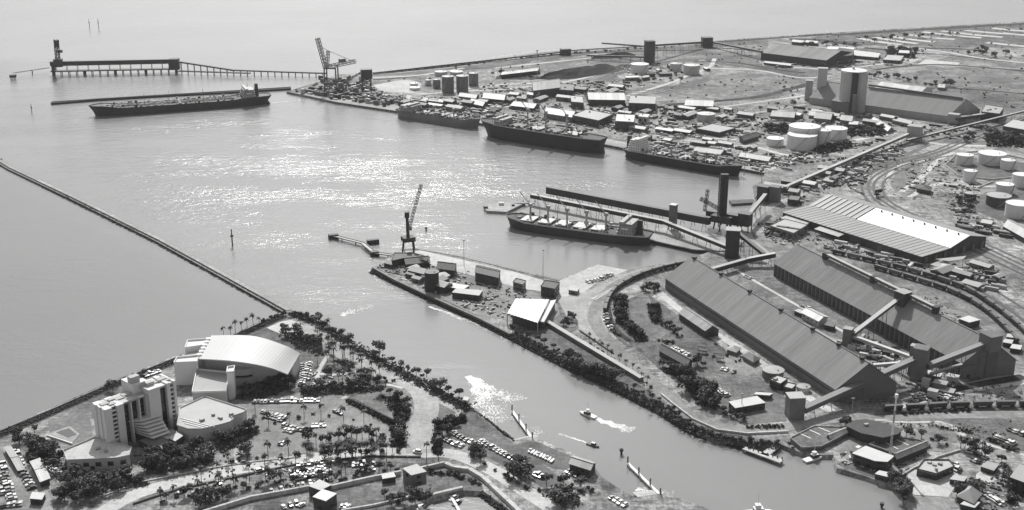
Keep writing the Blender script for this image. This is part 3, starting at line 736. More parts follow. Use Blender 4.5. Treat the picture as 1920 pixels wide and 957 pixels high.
# ---------------------------------------------------------------- cars
def car_proto(m, L=4.4, W=1.75, name='car', tall=0.0):
    b = MB(); z0 = .28
    prof = [(-L/2, z0), (-L/2, .85), (-L*.42, .92), (L*.22, .95), (L*.47, .78), (L/2, .6), (L/2, z0)] if not tall else [(-L/2, z0), (-L/2, 1.0), (L*.3, 1.0), (L*.48, .9), (L/2, .7), (L/2, z0)]
    n = len(prof); b.v = [(x, -W/2, z) for x, z in prof] + [(x, W/2, z) for x, z in prof]
    b.f = [[k for k in range(n)], [n + k for k in range(n)][::-1]] + [[k, n + k, n + (k + 1) % n, (k + 1) % n] for k in range(n)]
    for s in (-1, 1):
        for x in (-L*.3, L*.31): b.tube((x, s * W/2 - .1 * s, .32), (x, s * W/2 + .02 * s, .32), .32, 8)
    h = 1.42 + tall; x0, x1 = (-L*.4, L*.2) if not tall else (-L*.48, L*.3)
    b.box(((x0 + x1) / 2 - .12, 0, h), (x1 - x0) * .72, W * .78, .06)                 # roof skin
    o = b.build(name, m, raw=True)
    g = MB(); g.frustum([(x0, -W*.45), (x1, -W*.45), (x1, W*.45), (x0, W*.45)], .9, h, .76)
    gl = g.build('cabin_glass', M_glass, raw=True); gl.parent = o; child(gl, o); PROTO.append(o); return o
M_carw = mat('white_car_paint', .75, .04, .2, rough=.3, spec=.5); M_carg = mat('silver_car_paint', .4, .05, .2, rough=.3, spec=.5)
M_card = mat('dark_car_paint', .04, .1, .2, rough=.3, spec=.5); M_carm = mat('mid_grey_car_paint', .16, .05, .2, rough=.3, spec=.5)
CARS = [('white', car_proto(M_carw)), ('silver', car_proto(M_carg)), ('dark', car_proto(M_card)), ('grey', car_proto(M_carm)), ('white', car_proto(M_carw, 4.8, 1.9, tall=.45))]
def cars(pts, n, where, group, head=None, kinds=(0, 0, 0, 1, 1, 2, 2, 3, 3, 4), skip=.0, jit=.25, z=LAND + .2, s=1.12):
    """a row of n parked cars along a photo polyline; head: 'side' = side by side, 'line' = nose to tail"""
    P = px(pts, z); L = path_len(P)
    slots = [i for i in range(n) if rnd.random() >= skip]
    if P[0].x > P[-1].x: slots.reverse()
    for j, i in enumerate(slots):
        p, a = along(P, L * (i + .5) / n if n > 1 else 0); nth = f', {ORD[j]} from the left' if len(slots) > 1 else ''
        col, pr = CARS[kinds[rnd.randrange(len(kinds))]]
        rz = a + (math.pi / 2 if head != 'line' else 0) + (math.pi if rnd.random() < .4 else 0) + rnd.uniform(-.05, .05)
        copy_thing(pr, (p.x + rnd.uniform(-jit, jit), p.y + rnd.uniform(-jit, jit), z), rz, s, f'{col} {"van" if pr is CARS[4][1] else "car"} {where}{nth}', group, 'van' if pr is CARS[4][1] else 'car')
# ---------------------------------------------------------------- rocks
def rocks(pts, name, label, n, size, z0=-.6, z1=LAND, width=4.0, z=LAND, m=None):
    P = px(pts, z); L = path_len(P); b = MB()
    for i in range(n):
        p, a = along(P, L * rnd.random()); t = rnd.random(); s = Vector((math.sin(a), -math.cos(a), 0))
        c = p + s * (t * width) ; c.z = z1 + (z0 - z1) * t + rnd.uniform(-.2, .3)
        r = size * rnd.uniform(.5, 1.3); ax = [Vector((rnd.uniform(-1, 1), rnd.uniform(-1, 1), rnd.uniform(-.6, .6))).normalized() for _ in range(1)][0]
        e1 = ax.orthogonal().normalized(); e2 = ax.cross(e1); k = len(b.v)
        for q in (ax, e1, e2, -ax, -e1, -e2): b.v.append(tuple(c + q * r * rnd.uniform(.7, 1.2)))
        b.f += [[k + x for x in f] for f in ([0,1,2],[0,2,4],[0,4,5],[0,5,1],[3,2,1],[3,4,2],[3,5,4],[3,1,5])]
    o = b.build(name, m or M_rock); o['kind'] = 'stuff'; tag(o, label, 'rocks'); return o
# ---------------------------------------------------------------- ships
def ship(label, stern, bow, beam, fb, fc, opts):
    """stern / bow: photo pixels of the near waterline; fb freeboard, fc extra height of the forecastle"""
    A, B = at(*stern, 0), at(*bow, 0); d = (B - A); L = d.length; d.normalize(); n = Vector((-d.y, d.x, 0))
    if n.y < 0: n = -n
    mid = A.lerp(B, .5) + n * beam * .46
    t = thing(opts.get('name', 'cargo_ship'), label, 'ship', mid, opts.get('group'), math.atan2(d.y, d.x))
    def bld(mb, name, m, par=None):
        o = mb.build(name, m, raw=True); o.parent = par or t; return o
    st = [(-.5, .62, .25), (-.47, .8, .5), (-.4, .97, .85), (-.25, 1, 1), (0, 1, 1), (.25, 1, 1), (.36, .97, .86), (.43, .82, .55), (.475, .5, .25), (.5, .05, .02)]
    b = MB(); hb = beam / 2; rows = []
    def sheer(x): return fb + (fc if x > .40 else 0) + (opts.get('poop', 0) if x < -.38 else 0) + 1.2 * max(0, x - .2) * 2
    for x, dk, wl in st:
        X = x * L; over = L * opts.get('rake', .035) * max(0, (x - .36) / .14); und = -L * .02 * max(0, (-.4 - x) / .1)
        h = sheer(x)
        for s in (-1, 1): rows.append([(X - und * -1 if x < -.4 else X, s * hb * wl * .98, -1.5), (X + over * .35, s * hb * (wl * .6 + dk * .4), h * .45), (X + over + (und if x < -.4 else 0), s * hb * dk, h + .9)])
    for r_ in rows: b.v += r_
    N = len(st)
    for i in range(N - 1):
        for s in (0, 1):
            p, q = (i * 2 + s) * 3, ((i + 1) * 2 + s) * 3
            for k in (0, 1):
                f = [p + k, q + k, q + k + 1, p + k + 1]
                b.f.append(f if s == 0 else f[::-1])
    b.f.append([0, 1, 2, 5, 4, 3]); 
    bld(b, 'hull', opts.get('hull', M_hull))
    dk_ = MB()
    for i in range(N - 1):
        for_h = min(sheer(st[i][0]), sheer(st[i + 1][0])); 
        x0 = rows[i * 2][2][0]; x1 = rows[i * 2 + 2][2][0]
        dk_.poly([(x0, -hb * st[i][1] * .985, sheer(st[i][0])), (x1, -hb * st[i + 1][1] * .985, sheer(st[i + 1][0])), (x1, hb * st[i + 1][1] * .985, sheer(st[i + 1][0])), (x0, hb * st[i][1] * .985, sheer(st[i][0]))])
    bld(dk_, 'deck', opts.get('deck', M_deck))
    if opts.get('stripe', True):
        rl = MB()
        for s in (-1, 1):
            for i in range(N - 1):
                p, q = rows[i * 2 + (s > 0)][2], rows[i * 2 + 2 + (s > 0)][2]
                rl.beam((p[0], p[1] + s * .06, p[2] + .25), (q[0], q[1] + s * .06, q[2] + .25), .25, opts.get('stripe_h', .9))
        bld(rl, 'bulwark', opts.get('stripe_m', M_gal))
    hx0, hx1, nh = opts.get('hatches', (-.2, .38, 5))
    hm = opts.get('hatch_m', M_pmetal)
    for i in range(nh):
        x = (hx0 + (hx1 - hx0) * (i + .5) / nh) * L; w_ = (hx1 - hx0) * L / nh * .68
        c = MB(); c.box((x, 0, fb), w_, beam * .62, 1.5)
        co = bld(c, 'hatch_coaming', M_mmetal)
        h_ = MB(); h_.box((x, 0, fb + 1.5), w_ * 1.03, beam * .66, .7); bld(h_, 'hatch_cover', hm[i % len(hm)] if isinstance(hm, list) else hm)
    for x in opts.get('cranes', ()):
        c = MB(); X = x * L; hh = opts.get('crane_h', 14); c.cyl((X, 0), 1.1, fb, fb + hh, 10, .9); c.box((X, 0, fb + hh), 3.4, 3, 2.8)
        co = bld(c, 'deck_crane', opts.get('crane_m', M_gal))
        jl = opts.get('jib', 18); je = opts.get('jib_el', .5); j = MB(); ja = opts.get('jib_az', 0.0)
        e = Vector((X + math.cos(je) * math.cos(ja) * jl, math.cos(je) * math.sin(ja) * jl, fb + hh + math.sin(je) * jl))
        j.beam((X, 0, fb + hh + 1.5), e, .9, .8); j.tube((X, 0, fb + hh + 3), e, .12, 4)
        bld(j, 'jib', opts.get('crane_m', M_gal), co)
    for x in opts.get('masts', ()):
        c = MB(); X = x * L; hh = opts.get('mast_h', 16); c.tube((X, 0, fb), (X, 0, fb + hh), .35, 6, .18); c.beam((X, -3, fb + hh * .75), (X, 3, fb + hh * .75), .3, .3); bld(c, 'mast', M_mmetal)
    hx, lv, hl = opts.get('house', (-.4, 5, 16)); z = fb + opts.get('poop', 0)
    hw = opts.get('house_m', M_wwall); ho = None
    for k in range(lv):
        c = MB(); ll = hl * (1 - .07 * k); ww = beam * (.92 - .05 * k)
        c.box((hx * L, 0, z + k * 2.7), ll, ww, 2.55); c.box((hx * L, 0, z + k * 2.7 + 2.55), ll + .8, ww + .8, .15)
        o = bld(c, 'deckhouse_storey', hw)
        g = MB()
        for s in (-1, 1):
            for j in range(5): g.box((hx * L - ll * .38 + ll * .76 * j / 4, s * (ww / 2 + .02), z + k * 2.7 + 1.1), .9, .1, .8)
        for s in (-1, 1):
            for j in range(6): g.box((hx * L + s * (ll / 2 + .02), -ww * .4 + ww * .8 * j / 5, z + k * 2.7 + 1.1), .1, .9, .8)
        bld(g, 'window_row', M_glass, o)['kind'] = 'stuff'
    zt = z + lv * 2.7
    c = MB(); c.box((hx * L + hl * .2, 0, zt), 4, beam * 1.02, 2.2); bld(c, 'bridge', hw)
    c = MB(); c.tube((hx * L, 0, zt + 2), (hx * L, 0, zt + 9), .3, 6, .12); c.beam((hx * L, -2.5, zt + 6), (hx * L, 2.5, zt + 6), .25, .25); bld(c, 'radar_mast', M_mmetal)
    fx = hx * L - hl * .72 * opts.get('funnel_side', 1)
    c = MB(); c.frustum([(fx - 2.6, -2), (fx + 2.6, -2), (fx + 2.6, 2), (fx - 2.6, 2)], z, zt + opts.get('funnel_up', 2), .8); bld(c, 'funnel', opts.get('funnel_m', M_dmetal))
    if opts.get('boats', True):
        for s in (-1, 1):
            c = MB(); c.frustum([(hx * L - 3, s * beam * .43 - 1), (hx * L + 3, s * beam * .43 - 1), (hx * L + 3, s * beam * .43 + 1), (hx * L - 3, s * beam * .43 + 1)], z + 5.6, z + 7, 1.15); bld(c, 'lifeboat', M_paint)
    c = MB(); c.tube((.46 * L, 0, fb + fc), (.46 * L, 0, fb + fc + 9), .25, 6, .1); c.box((.43 * L, 0, fb + fc), 3, 5, 1.2); bld(c, 'foremast', M_mmetal)
    for k_, (mm, n_) in enumerate(((M_dmetal, 46), (M_gal, 40), (M_wmetal, 22))):
        c = MB()
        for _ in range(int(n_ * opts.get('gear', 1))):
            x = rnd.uniform(-.36, .44); c.box((x * L, rnd.choice((-1, 1)) * beam * rnd.uniform(.2, .44), fb + .02 + (2.2 if rnd.random() < .3 else 0)), rnd.uniform(1, 4), rnd.uniform(.8, 2.2), rnd.uniform(.7, 3.4), rnd.choice((0, 0, .3)))
        if c.v: bld(c, 'deck_gear', mm)['kind'] = 'stuff'
    if opts.get('pipes'):
        c = MB()
        for k in range(5): c.tube((-.3 * L, -2 + k, fb + 1.3), (.4 * L, -2 + k, fb + 1.3), .28, 5)
        for k in range(9): c.beam((-.28 * L + k * .08 * L, -beam * .4, fb + 1.2), (-.28 * L + k * .08 * L, beam * .4, fb + 1.2), .6, .8)
        bld(c, 'deck_pipes', M_dmetal)
        c = MB(); c.beam((-.33 * L, 0, fb + 3.2), (.42 * L, 0, fb + 3.2), 1.6, .3)
        for k in range(14): c.tube((-.32 * L + k * .055 * L, 0, fb), (-.32 * L + k * .055 * L, 0, fb + 3), .2, 4)
        bld(c, 'catwalk', M_mmetal)
        c = MB(); c.box((.02 * L, 0, fb), 3, beam * .8, 1.6); bld(c, 'manifold', M_mmetal)
    return t
# ================================================================ HARBOUR: JETTIES, SHIPS, BULK BERTH
ship('dark low tanker with aft deckhouse and black funnel alongside the long mole', (505, 197), (181, 221), 32, 9.5, 3.0, dict(name='tanker_ship', deck=M_dmetal, hatches=(0, 0, 0), house=(-.385, 4, 17), pipes=True, stripe=False, funnel_up=6, masts=(.08, -.12, .22), mast_h=17, poop=2.0, funnel_side=1, house_m=M_gal))
ship('grey-sided cargo ship with pale deckhouse at its stern by the outer quay', (741, 220), (886, 243), 24, 9.0, 2.0, dict(hull=mat('pale_grey_hull_paint', .2, .25, .08, rough=.6, fine=.7), masts=(.08, .3), mast_h=10, hatches=(-.22, .36, 5), house=(-.36, 3, 22), hatch_m=[M_pmetal, M_mmetal, M_pconc], cranes=(-.05, .2), crane_h=9, jib=12, jib_el=.3, house_m=M_gal, stripe=False))
ship('large black-hulled bulk ship with raked bow and pale cargo cranes', (1118, 291), (905, 258), 27, 17.0, 1.5, dict(hatches=(-.34, .3, 4), house=(.36, 3, 14), hatch_m=[M_pmetal, M_mmetal], cranes=(-.2, -.02, .14), crane_h=21, jib=18, jib_el=.95, jib_az=1.2, house_m=M_gal, stripe_h=1.1, funnel_side=-1, rake=.075, stripe_m=M_pwall, masts=(-.3, .05), mast_h=15))
ship('black-hulled freighter with tall white deckhouse at its left end', (1168, 297), (1375, 334), 24, 9.5, 2.0, dict(hatches=(-.22, .4, 6), house=(-.4, 5, 18), hatch_m=[M_pmetal, M_mmetal, M_pconc, M_dmetal], cranes=(-.1, .12, .3), crane_h=8, jib=12, jib_el=.15, masts=(.02, .22), mast_h=12, stripe_h=.9, stripe_m=M_pwall))
ship('dark bulk carrier with white hatch covers and angled jibs at the loading pier', (1208, 465), (948, 430), 25, 8.0, 1.5, dict(name='bulk_carrier', gear=.35, hatches=(-.22, .42, 5), house=(-.36, 4, 15), hatch_m=M_wmetal, cranes=(-.2, -.06, .08, .22, .35), crane_h=14, jib=18, jib_el=.95, jib_az=.35, masts=(-.13, .15, .28), mast_h=17, stripe_m=M_pwall, stripe_h=1.2, poop=1, hull=mat('slate_hull_paint', .055, .3, .06, rough=.55), house_m=M_gal))
# outer pier: elevated conveyor gallery on piles with ship loader
def W(x, y, h, z=0): p = at(x, y, z); return Vector((p.x, p.y, h))
a, b_ = W(97, 141, 0), W(335, 136, 0); d = (b_ - a).normalized(); nn = Vector((-d.y, d.x, 0))
t = thing('outer_pier', 'long dark pier on piles with a roofed conveyor gallery, far left', 'pier', a.lerp(b_, .5))
MB().beam(a + Vector((0, 0, 7)), b_ + Vector((0, 0, 7)), 12, 1.6).build('pier_deck', M_dmetal, t)
for k in range(17):
    c = a.lerp(b_, (k + .3) / 16.6); pb = MB()
    for s in (-4.5, 4.5): pb.tube(c + nn * s + Vector((0, 0, -4)), c + nn * s + Vector((0, 0, 5.5)), .7 if k % 4 else 1.6, 6)
    pb.build('pile_bent', M_dmetal, t)
MB().beam(a + Vector((0, 0, 21)), b_ + Vector((0, 0, 21)), 7, 6.5).build('gallery_side', M_dmetal, t)
MB().beam(a + Vector((0, 0, 21.5)), b_ + Vector((0, 0, 21.5)), 8, .45).build('gallery_roof', M_mmetal, t)
for k in range(12):
    c = a.lerp(b_, (k + .5) / 12); pb = MB()
    for s in (-3, 3): pb.tube(c + nn * s + Vector((0, 0, 7)), c + nn * s + Vector((0, 0, 15)), .35, 5)
    pb.build('gallery_post', M_dmetal, t)
e = a.lerp(b_, .97); MB().box((e.x, e.y, 5), 16, 14, 17, math.atan2(d.y, d.x)).build('transfer_house', M_dmetal, t)
e = a.lerp(b_, .02); MB().box((e.x, e.y, 5), 4, 10, 16, math.atan2(d.y, d.x)).build('end_frame', M_dmetal, t)
e = W(112, 142, 0) ; t = thing('ship_loader', 'dark ship loader with a tall mast astride the outer pier', 'ship loader', e)
MB().box((e.x, e.y, 14), 13, 11, 12, .24).build('portal', M_dmetal, t)
MB().lattice((e.x, e.y, 26), (e.x + 1, e.y, 56), 5, .8, 6).build('mast', M_dmetal, t)
MB().box((e.x + 4, e.y, 36), 9, 5, 4, .24).build('machinery_house', M_dmetal, t)
MB().beam((e.x, e.y, 50), (e.x + 2, e.y - 2, 55), 6, 6).build('mast_head', M_dmetal, t)
# walkway to the mooring dolphin and the dolphin itself
p, q = W(26, 145, 7), W(93, 135, 7)
t = thing('mooring_walkway', 'thin walkway from the outer pier to a lone mooring dolphin', 'walkway', (p.x, p.y, 0))
MB().beam(p, q, 2, .9).build('walkway_deck', M_mmetal, t)
MB().tube(W(61, 140, -4), W(61, 140, 6), .8, 6).build('pile', M_dmetal, t)
p = at(25, 149, 0); t = thing('mooring_dolphin', 'square dark mooring dolphin standing alone at far left', 'dolphin', p)
MB().box((p.x, p.y, 3), 8, 8, 4).build('cap', M_dmetal, t)
for s in ((-2.5, -2.5), (2.5, -2.5), (2.5, 2.5), (-2.5, 2.5)): MB().tube((p.x + s[0], p.y + s[1], -4), (p.x + s[0], p.y + s[1], 3), .6, 6).build('pile', M_dmetal, t)
# approach trestle: falling gallery then low causeway on piles
P = [W(335, 137, 19), W(385, 139, 14), W(440, 141, 8.5), W(540, 143, 7.2), W(612, 145, 7)]
t = thing('approach_trestle', 'long thin trestle on slender piles joining the outer pier to the shore', 'trestle', P[2])
for k in range(4): MB().beam(P[k], P[k + 1], 5, 2.2 if k < 2 else 1.8).build('trestle_span', M_dmetal, t)
tl = path_len(P)
for k in range(22):
    c, _ = along(P, tl * (k + .5) / 22); pb = MB()
    for s in (-2, 2): pb.tube((c.x, c.y + s, -4), (c.x, c.y + s, c.z - 1.5), .45, 5)
    pb.build('pile_bent', M_mmetal, t)
road_b = MB().beam(W(335, 140, 6), W(470, 143, 5), 6, 1.2)
road_b.build('roadway_span', M_dmetal, t)
# mole behind the tanker
P = [W(96, 196, 0), W(180, 189, 0), W(330, 180, 0), (W(448, 174, 0)), W(545, 168, 0)]
t = thing('harbour_mole', 'long low rubble mole running out behind the dark tanker', 'breakwater', P[2])
b = MB(); ribbon(b, P, 5, 2.6); i = len(b.v)
for k in range(len(P) - 1):
    b.beam(P[k] + Vector((0, 0, 2.5)), P[k + 1] + Vector((0, 0, 2.5)), 9, 4)
b.build('rubble_bank', M_rock, t)
MB().beam(P[0] + Vector((0, 4, 3.4)), P[-1] + Vector((0, 4, 3.4)), 1.5, .9).build('crest_wall', M_mmetal, t)
# container crane with raised boom
g = at(622, 168); t = thing('container_crane', 'tall quayside container crane with its boom raised steeply', 'crane', g)
for (dx, dy) in ((-9, -10), (9, -10), (-9, 14), (9, 14)): MB().beam((g.x + dx, g.y + dy, LAND + 34), (g.x + dx * 1.05, g.y + dy, LAND), 1.8, 1.8).build('portal_leg', M_mmetal, t)
for dy in (-10, 14):
    MB().beam((g.x - 9, g.y + dy, LAND + 34), (g.x + 9, g.y + dy, LAND + 34), 1.8, 2.2).build('portal_beam', M_mmetal, t)
    MB().beam((g.x - 9, g.y + dy, LAND + 12), (g.x + 9, g.y + dy, LAND + 12), 1.5, 1.6).build('sill_beam', M_mmetal, t)
MB().lattice((g.x - 6, g.y - 10, 36), (g.x - 15, g.y - 14, 80), 4.5, .75, 9).build('boom', M_gal, t)
MB().lattice((g.x - 4, g.y - 8, 36), (g.x - 2, g.y - 4, 60), 3.5, .6, 6).build('apex_frame', M_gal, t)
MB().lattice((g.x - 6, g.y - 10, 37), (g.x + 34, g.y + 24, 40), 4, .7, 8).build('bridge_girder', M_gal, t)
MB().tube((g.x - 2, g.y - 4, 60), (g.x + 30, g.y + 20, 41), .4, 4).tube((g.x - 2, g.y - 4, 60), (g.x - 12, g.y - 13, 68), .4, 4).build('stay', M_mmetal, t)
MB().box((g.x + 16, g.y + 9, 41), 9, 6, 5, .7).build('machinery_house', M_mmetal, t)
# mobile cranes and sheds at the outer berth
for (x, y, yt, lab) in ((640, 176, 138, 'grey slewing wharf crane with a level jib beside the container crane'), (668, 180, 152, 'squat wharf crane beside the dark hopper house'), (583, 170, 158, 'low wharf hopper near the tip of the outer quay')):
    g = at(x, y); h = height(g, yt); t = thing('wharf_crane', lab, 'crane', g)
    MB().box((g.x, g.y, LAND + h * .25), 7, 7, h * .3).build('cab', M_mmetal, t)
    for s in ((-3, -3), (3, -3), (3, 3), (-3, 3)): MB().tube((g.x + s[0], g.y + s[1], LAND), (g.x + s[0] * .8, g.y + s[1] * .8, LAND + h * .3), .5, 5).build('leg', M_dmetal, t)
    MB().lattice((g.x, g.y, LAND + h * .5), (g.x + h * 1.0, g.y + 8, LAND + h), 2, .35, 6).build('jib', M_mmetal, t)
g = at(688, 168); t = thing('hopper_house', 'dark square hopper house on legs at the head of the outer quay', 'building', g)
h = height(g, 130)
MB().box((g.x, g.y, LAND + h * .55), 16, 14, h * .45, .2).build('house', M_dmetal, t)
MB().box((g.x, g.y, LAND + h), 17, 15, .4, .2).build('roof', M_mmetal, t)
for s in ((-6, -5), (6, -5), (6, 5), (-6, 5)): MB().tube((g.x + s[0], g.y + s[1], LAND), (g.x + s[0], g.y + s[1], LAND + h * .56), .7, 5).build('leg', M_dmetal, t)
# fenders on the quay wall: piles of the outer wharf
P = px([(545, 173), (630, 192), (731, 207), (885, 229), (1000, 248), (1121, 269), (1168, 278), (1280, 297), (1381, 315), (1434, 325)], LAND); tl = path_len(P)
t = thing('wharf_fendering', 'row of dark timber fender piles along the long berth wall', 'fender', P[4])
for k in range(90):
    c, a_ = along(P, tl * (k + .5) / 90); c = c + Vector((math.sin(a_), -math.cos(a_), 0)) * .8
    if k == 0: f0 = MB().box((c.x, c.y, -2), 1.2, .9, 4.2, a_).build('fender_pile', M_timber, t); c0 = c
    else: k_ = f0.copy(); COL.objects.link(k_); k_.parent = t; k_.location = c - c0
P2 = [p + Vector((0, 0, .35)) for p in P]; kb = MB()
for k in range(len(P2) - 1): kb.beam(P2[k], P2[k + 1], 1.4, 1.2)
kb.build('cope_beam', M_dmetal, t)
# ---------------------------------------------------------------- bulk loading pier
dk = [(905, 388), (960, 372), (1000, 358), (1340, 424), (1400, 404), (1412, 430), (1390, 446), (1366, 470), (1300, 470), (1214, 448)]
Pd = [at(x, y, 3.2) for x, y in ((975, 398), (1010, 378), (1040, 375), (1395, 452), (1375, 472), (1300, 468), (1214, 449), (1205, 446))]
t = thing('bulk_pier', 'concrete bulk loading pier on piles beside the dark bulk carrier', 'pier', at(1180, 430, 0))
MB().prism([(p.x, p.y) for p in Pd], 2.4, 3.4, True).build('pier_deck', M_conc, t)
for k in range(24):
    c = at(985, 399, 0).lerp(at(1300, 468, 0), k / 23); MB().tube((c.x, c.y, -3), (c.x, c.y, 2.6), .8, 6).build('pile', M_dmetal, t)
# mooring walk ahead of the carrier
Pm = [at(908, 390, 2.5), at(940, 390, 2.5), at(985, 394, 2.5)]
t = thing('mooring_island', 'small concrete mooring island ahead of the bulk carrier bow', 'dolphin', at(935, 390, 0))
MB().prism([V2(at(906, 386, 2)), V2(at(960, 376, 2)), V2(at(985, 381, 2)), V2(at(950, 398, 2)), V2(at(912, 396, 2))], -2, 2.4).build('island_block', M_conc, t)
MB().box(tuple(at(911, 390, 2.4)), 4, 4, 1.6).build('bollard_block', M_dmetal, t)
MB().box(tuple(at(940, 384, 2.4)), 5, 4, 2.4).build('winch_hut', M_wwall, t)
MB().box(tuple(at(962, 386, 2.4)), 3, 3, 1.5).build('winch', M_dmetal, t)
tw = thing('pier_walkway', 'thin concrete walkway joining the mooring island to the bulk pier', 'walkway', at(990, 380, 0))
MB().beam(at(965, 380, 2.9), at(1012, 380, 3.6), 5, 1).build('walkway_deck', M_conc, tw)
for k in range(4): c = at(970 + k * 11, 381, 0); MB().tube((c.x, c.y, -3), (c.x, c.y, 2.6), .6, 6).build('pile', M_dmetal, tw)
# two long galleries
ga, gb = at(1026, 371, 3.4), at(1330, 430, 3.4)
pa = Vector((ga.x, ga.y, 3.4 + height(ga, 350))); pb_ = Vector((gb.x, gb.y, 3.4 + height(gb, 408)))
gallery('conveyor_gallery', 'long dark-sided conveyor gallery at the back of the bulk pier', pa, pb_, 5, 7, M_mmetal, M_dmetal, 16, ground=2)
ga, gb = at(996, 383, 3.4), at(1243, 434, 3.4)
pc_ = Vector((ga.x, ga.y, 3.4 + height(ga, 364))); pd_ = Vector((gb.x, gb.y, 3.4 + height(gb, 413)))
gallery('conveyor_gallery', 'pale-roofed loading gallery running level beside the ship cranes', pc_, pd_, 4, 4, M_gal, M_dmetal, 12, ground=2)
ge = at(1366, 478, 3.4)
gallery('conveyor_gallery', 'pale inclined gallery sloping from the loading gallery to the transfer house', pd_, Vector((ge.x, ge.y, 3.4 + height(ge, 462))), 4, 3.2, M_pmetal, M_dmetal, 5, ground=2)
def tower(name, label, x, y, w, d, ytop, m=None, rm=None, rz=-.55, legs=0.0, bands=3, wins=False, z=LAND, cat='tower'):
    g = at(x, y, z); h = height(g, ytop); t = thing(name, label, cat, g)
    if legs:
        for s in ((-.45, -.45), (.45, -.45), (.45, .45), (-.45, .45)):
            c = Vector((s[0] * w, s[1] * d, 0)); c.rotate(Matrix.Rotation(rz, 3, 'Z')); MB().tube((g.x + c.x, g.y + c.y, z - 1), (g.x + c.x, g.y + c.y, z + h * legs), .5, 5).build('leg', M_dmetal, t)
    z0 = z + h * legs; hh = h * (1 - legs)
    for k in range(bands):
        MB().box((g.x, g.y, z0 + hh * k / bands), w * (1 if k % 2 == 0 else .985), d * (1 if k % 2 == 0 else .985), hh / bands, rz).build('storey', m or M_dwall, t)
    MB().box((g.x, g.y, z + h), w * 1.08, d * 1.08, .4, rz).build('roof', rm or M_pmetal, t)
    if wins:
        for k in range(bands):
            c = Vector((0, -d / 2 - .06, 0)); c.rotate(Matrix.Rotation(rz, 3, 'Z'))
            MB().box((g.x + c.x, g.y + c.y, z0 + hh * (k + .35) / bands), w * .3, .2, hh / bands * .3, rz).build('window', M_glass, t)
    return t
# ship loader towering over the pier
g = at(1354, 428, 3.4); h = height(g, 328); t = thing('ship_loader', 'tall dark slab-like ship loader mast standing over the bulk pier', 'ship loader', g)
MB().beam((g.x, g.y, 3.4 + h), (g.x, g.y, 3.4 + h * .18), 7, 5).build('mast', M_dmetal, t)
MB().lattice((g.x - 3, g.y - 2, 3.4 + h * .2), (g.x - 3, g.y - 2, 3.4 + h * .97), 3.4, .5, 8).build('ladder_frame', M_dmetal, t)
MB().box((g.x, g.y, 3.4 + h * .12), 20, 12, h * .12, -.6).build('machinery_deck', M_dmetal, t)
for s in ((-8, 2), (8, -6), (-4, -8), (6, 6)): MB().tube((g.x + s[0], g.y + s[1], 2), (g.x + s[0] * .8, g.y + s[1] * .8, 3.4 + h * .14), .7, 6).build('leg', M_dmetal, t)
MB().lattice((g.x - 2, g.y - 2, 3.4 + h * .35), (g.x - 22, g.y + 2, 3.4 + h * .55), 2.5, .35, 6).build('loading_boom', M_dmetal, t)
MB().lattice((g.x - 17, g.y + 2, 3.4 + h * .3), (g.x - 15, g.y + 2, 3.4 + h * .72), 2.2, .3, 6).build('hanging_chute', M_dmetal, t)
for k, (x, y, w_, d_, yt) in enumerate(((1338, 420, 14, 8, 396), (1375, 428, 12, 9, 402), (1396, 432, 11, 10, 400))):
    tower('machinery_house', ('dark machinery house left of the tall loader mast', 'dark machinery house right of the tall loader mast', 'dark drive house at the landward end of the pier gallery')[k], x, y, w_, d_, yt, M_dmetal, M_mmetal, legs=.3, bands=2, z=3.4, cat='building')
tower('sampling_tower', 'slim grey tower with a pale cap between the two pier galleries', 1261, 430, 6, 6, 384, M_mmetal, M_wmetal, legs=.15, z=3.4)
tower('transfer_house', 'dark transfer house with a pale roof where the pier galleries meet', 1372, 482, 12, 11, 430, M_dmetal, M_gal, rz=-.2)
gallery('conveyor_gallery', 'pale gallery descending from the dark transfer house towards the long sheds', P3(1383, 436, 478), P3(1432, 474, 490), 4, 3, M_pmetal, M_dwall, 3)
gallery('conveyor_gallery', 'pale level gallery curving towards the upper end of the upper shed', P3(1334, 503, 520), P3(1400, 484, 500), 3.6, 4, M_pmetal, M_dmetal, 4)
gallery('conveyor_gallery', 'pale level gallery reaching the corner of the upper shed', P3(1400, 484, 500), P3(1452, 474, 497), 3.6, 4, M_pmetal, M_dmetal, 3)
gallery('conveyor_gallery', 'pale steep gallery on a trestle from the pier drive house to the twin towers', P3(1399, 405, 432), P3(1433, 363, 395), 3.4, 3, M_pmetal, M_dwall, 4)
tower('transfer_tower', 'left one of two dark towers at the landward end of the loading basin', 1431, 376, 11, 10, 349, M_dwall, M_mmetal)
tower('transfer_tower', 'right one of two dark towers at the landward end of the loading basin', 1452, 378, 10, 9, 350, M_wall, M_mmetal)
gallery('conveyor_gallery', 'long thin pale gallery crossing the rail yard to the pale tower', P3(1470, 350, 362), P3(1702, 250, 264), 3.6, 3.2, M_pconc, M_wall, 14)
tower('transfer_tower', 'pale blocky tower at the far end of the long thin gallery', 1714, 262, 16, 14, 236, M_gal, M_gal)
b = [at(x, y, 2) for x, y in ((1367, 376), (1412, 374), (1416, 380), (1372, 383))]
t = thing('small_wharf', 'short timber wharf beside the bulk pier basin', 'wharf', b[0]); MB().prism([V2(p) for p in b], -1, 2.2).build('wharf_deck', M_timber, t)
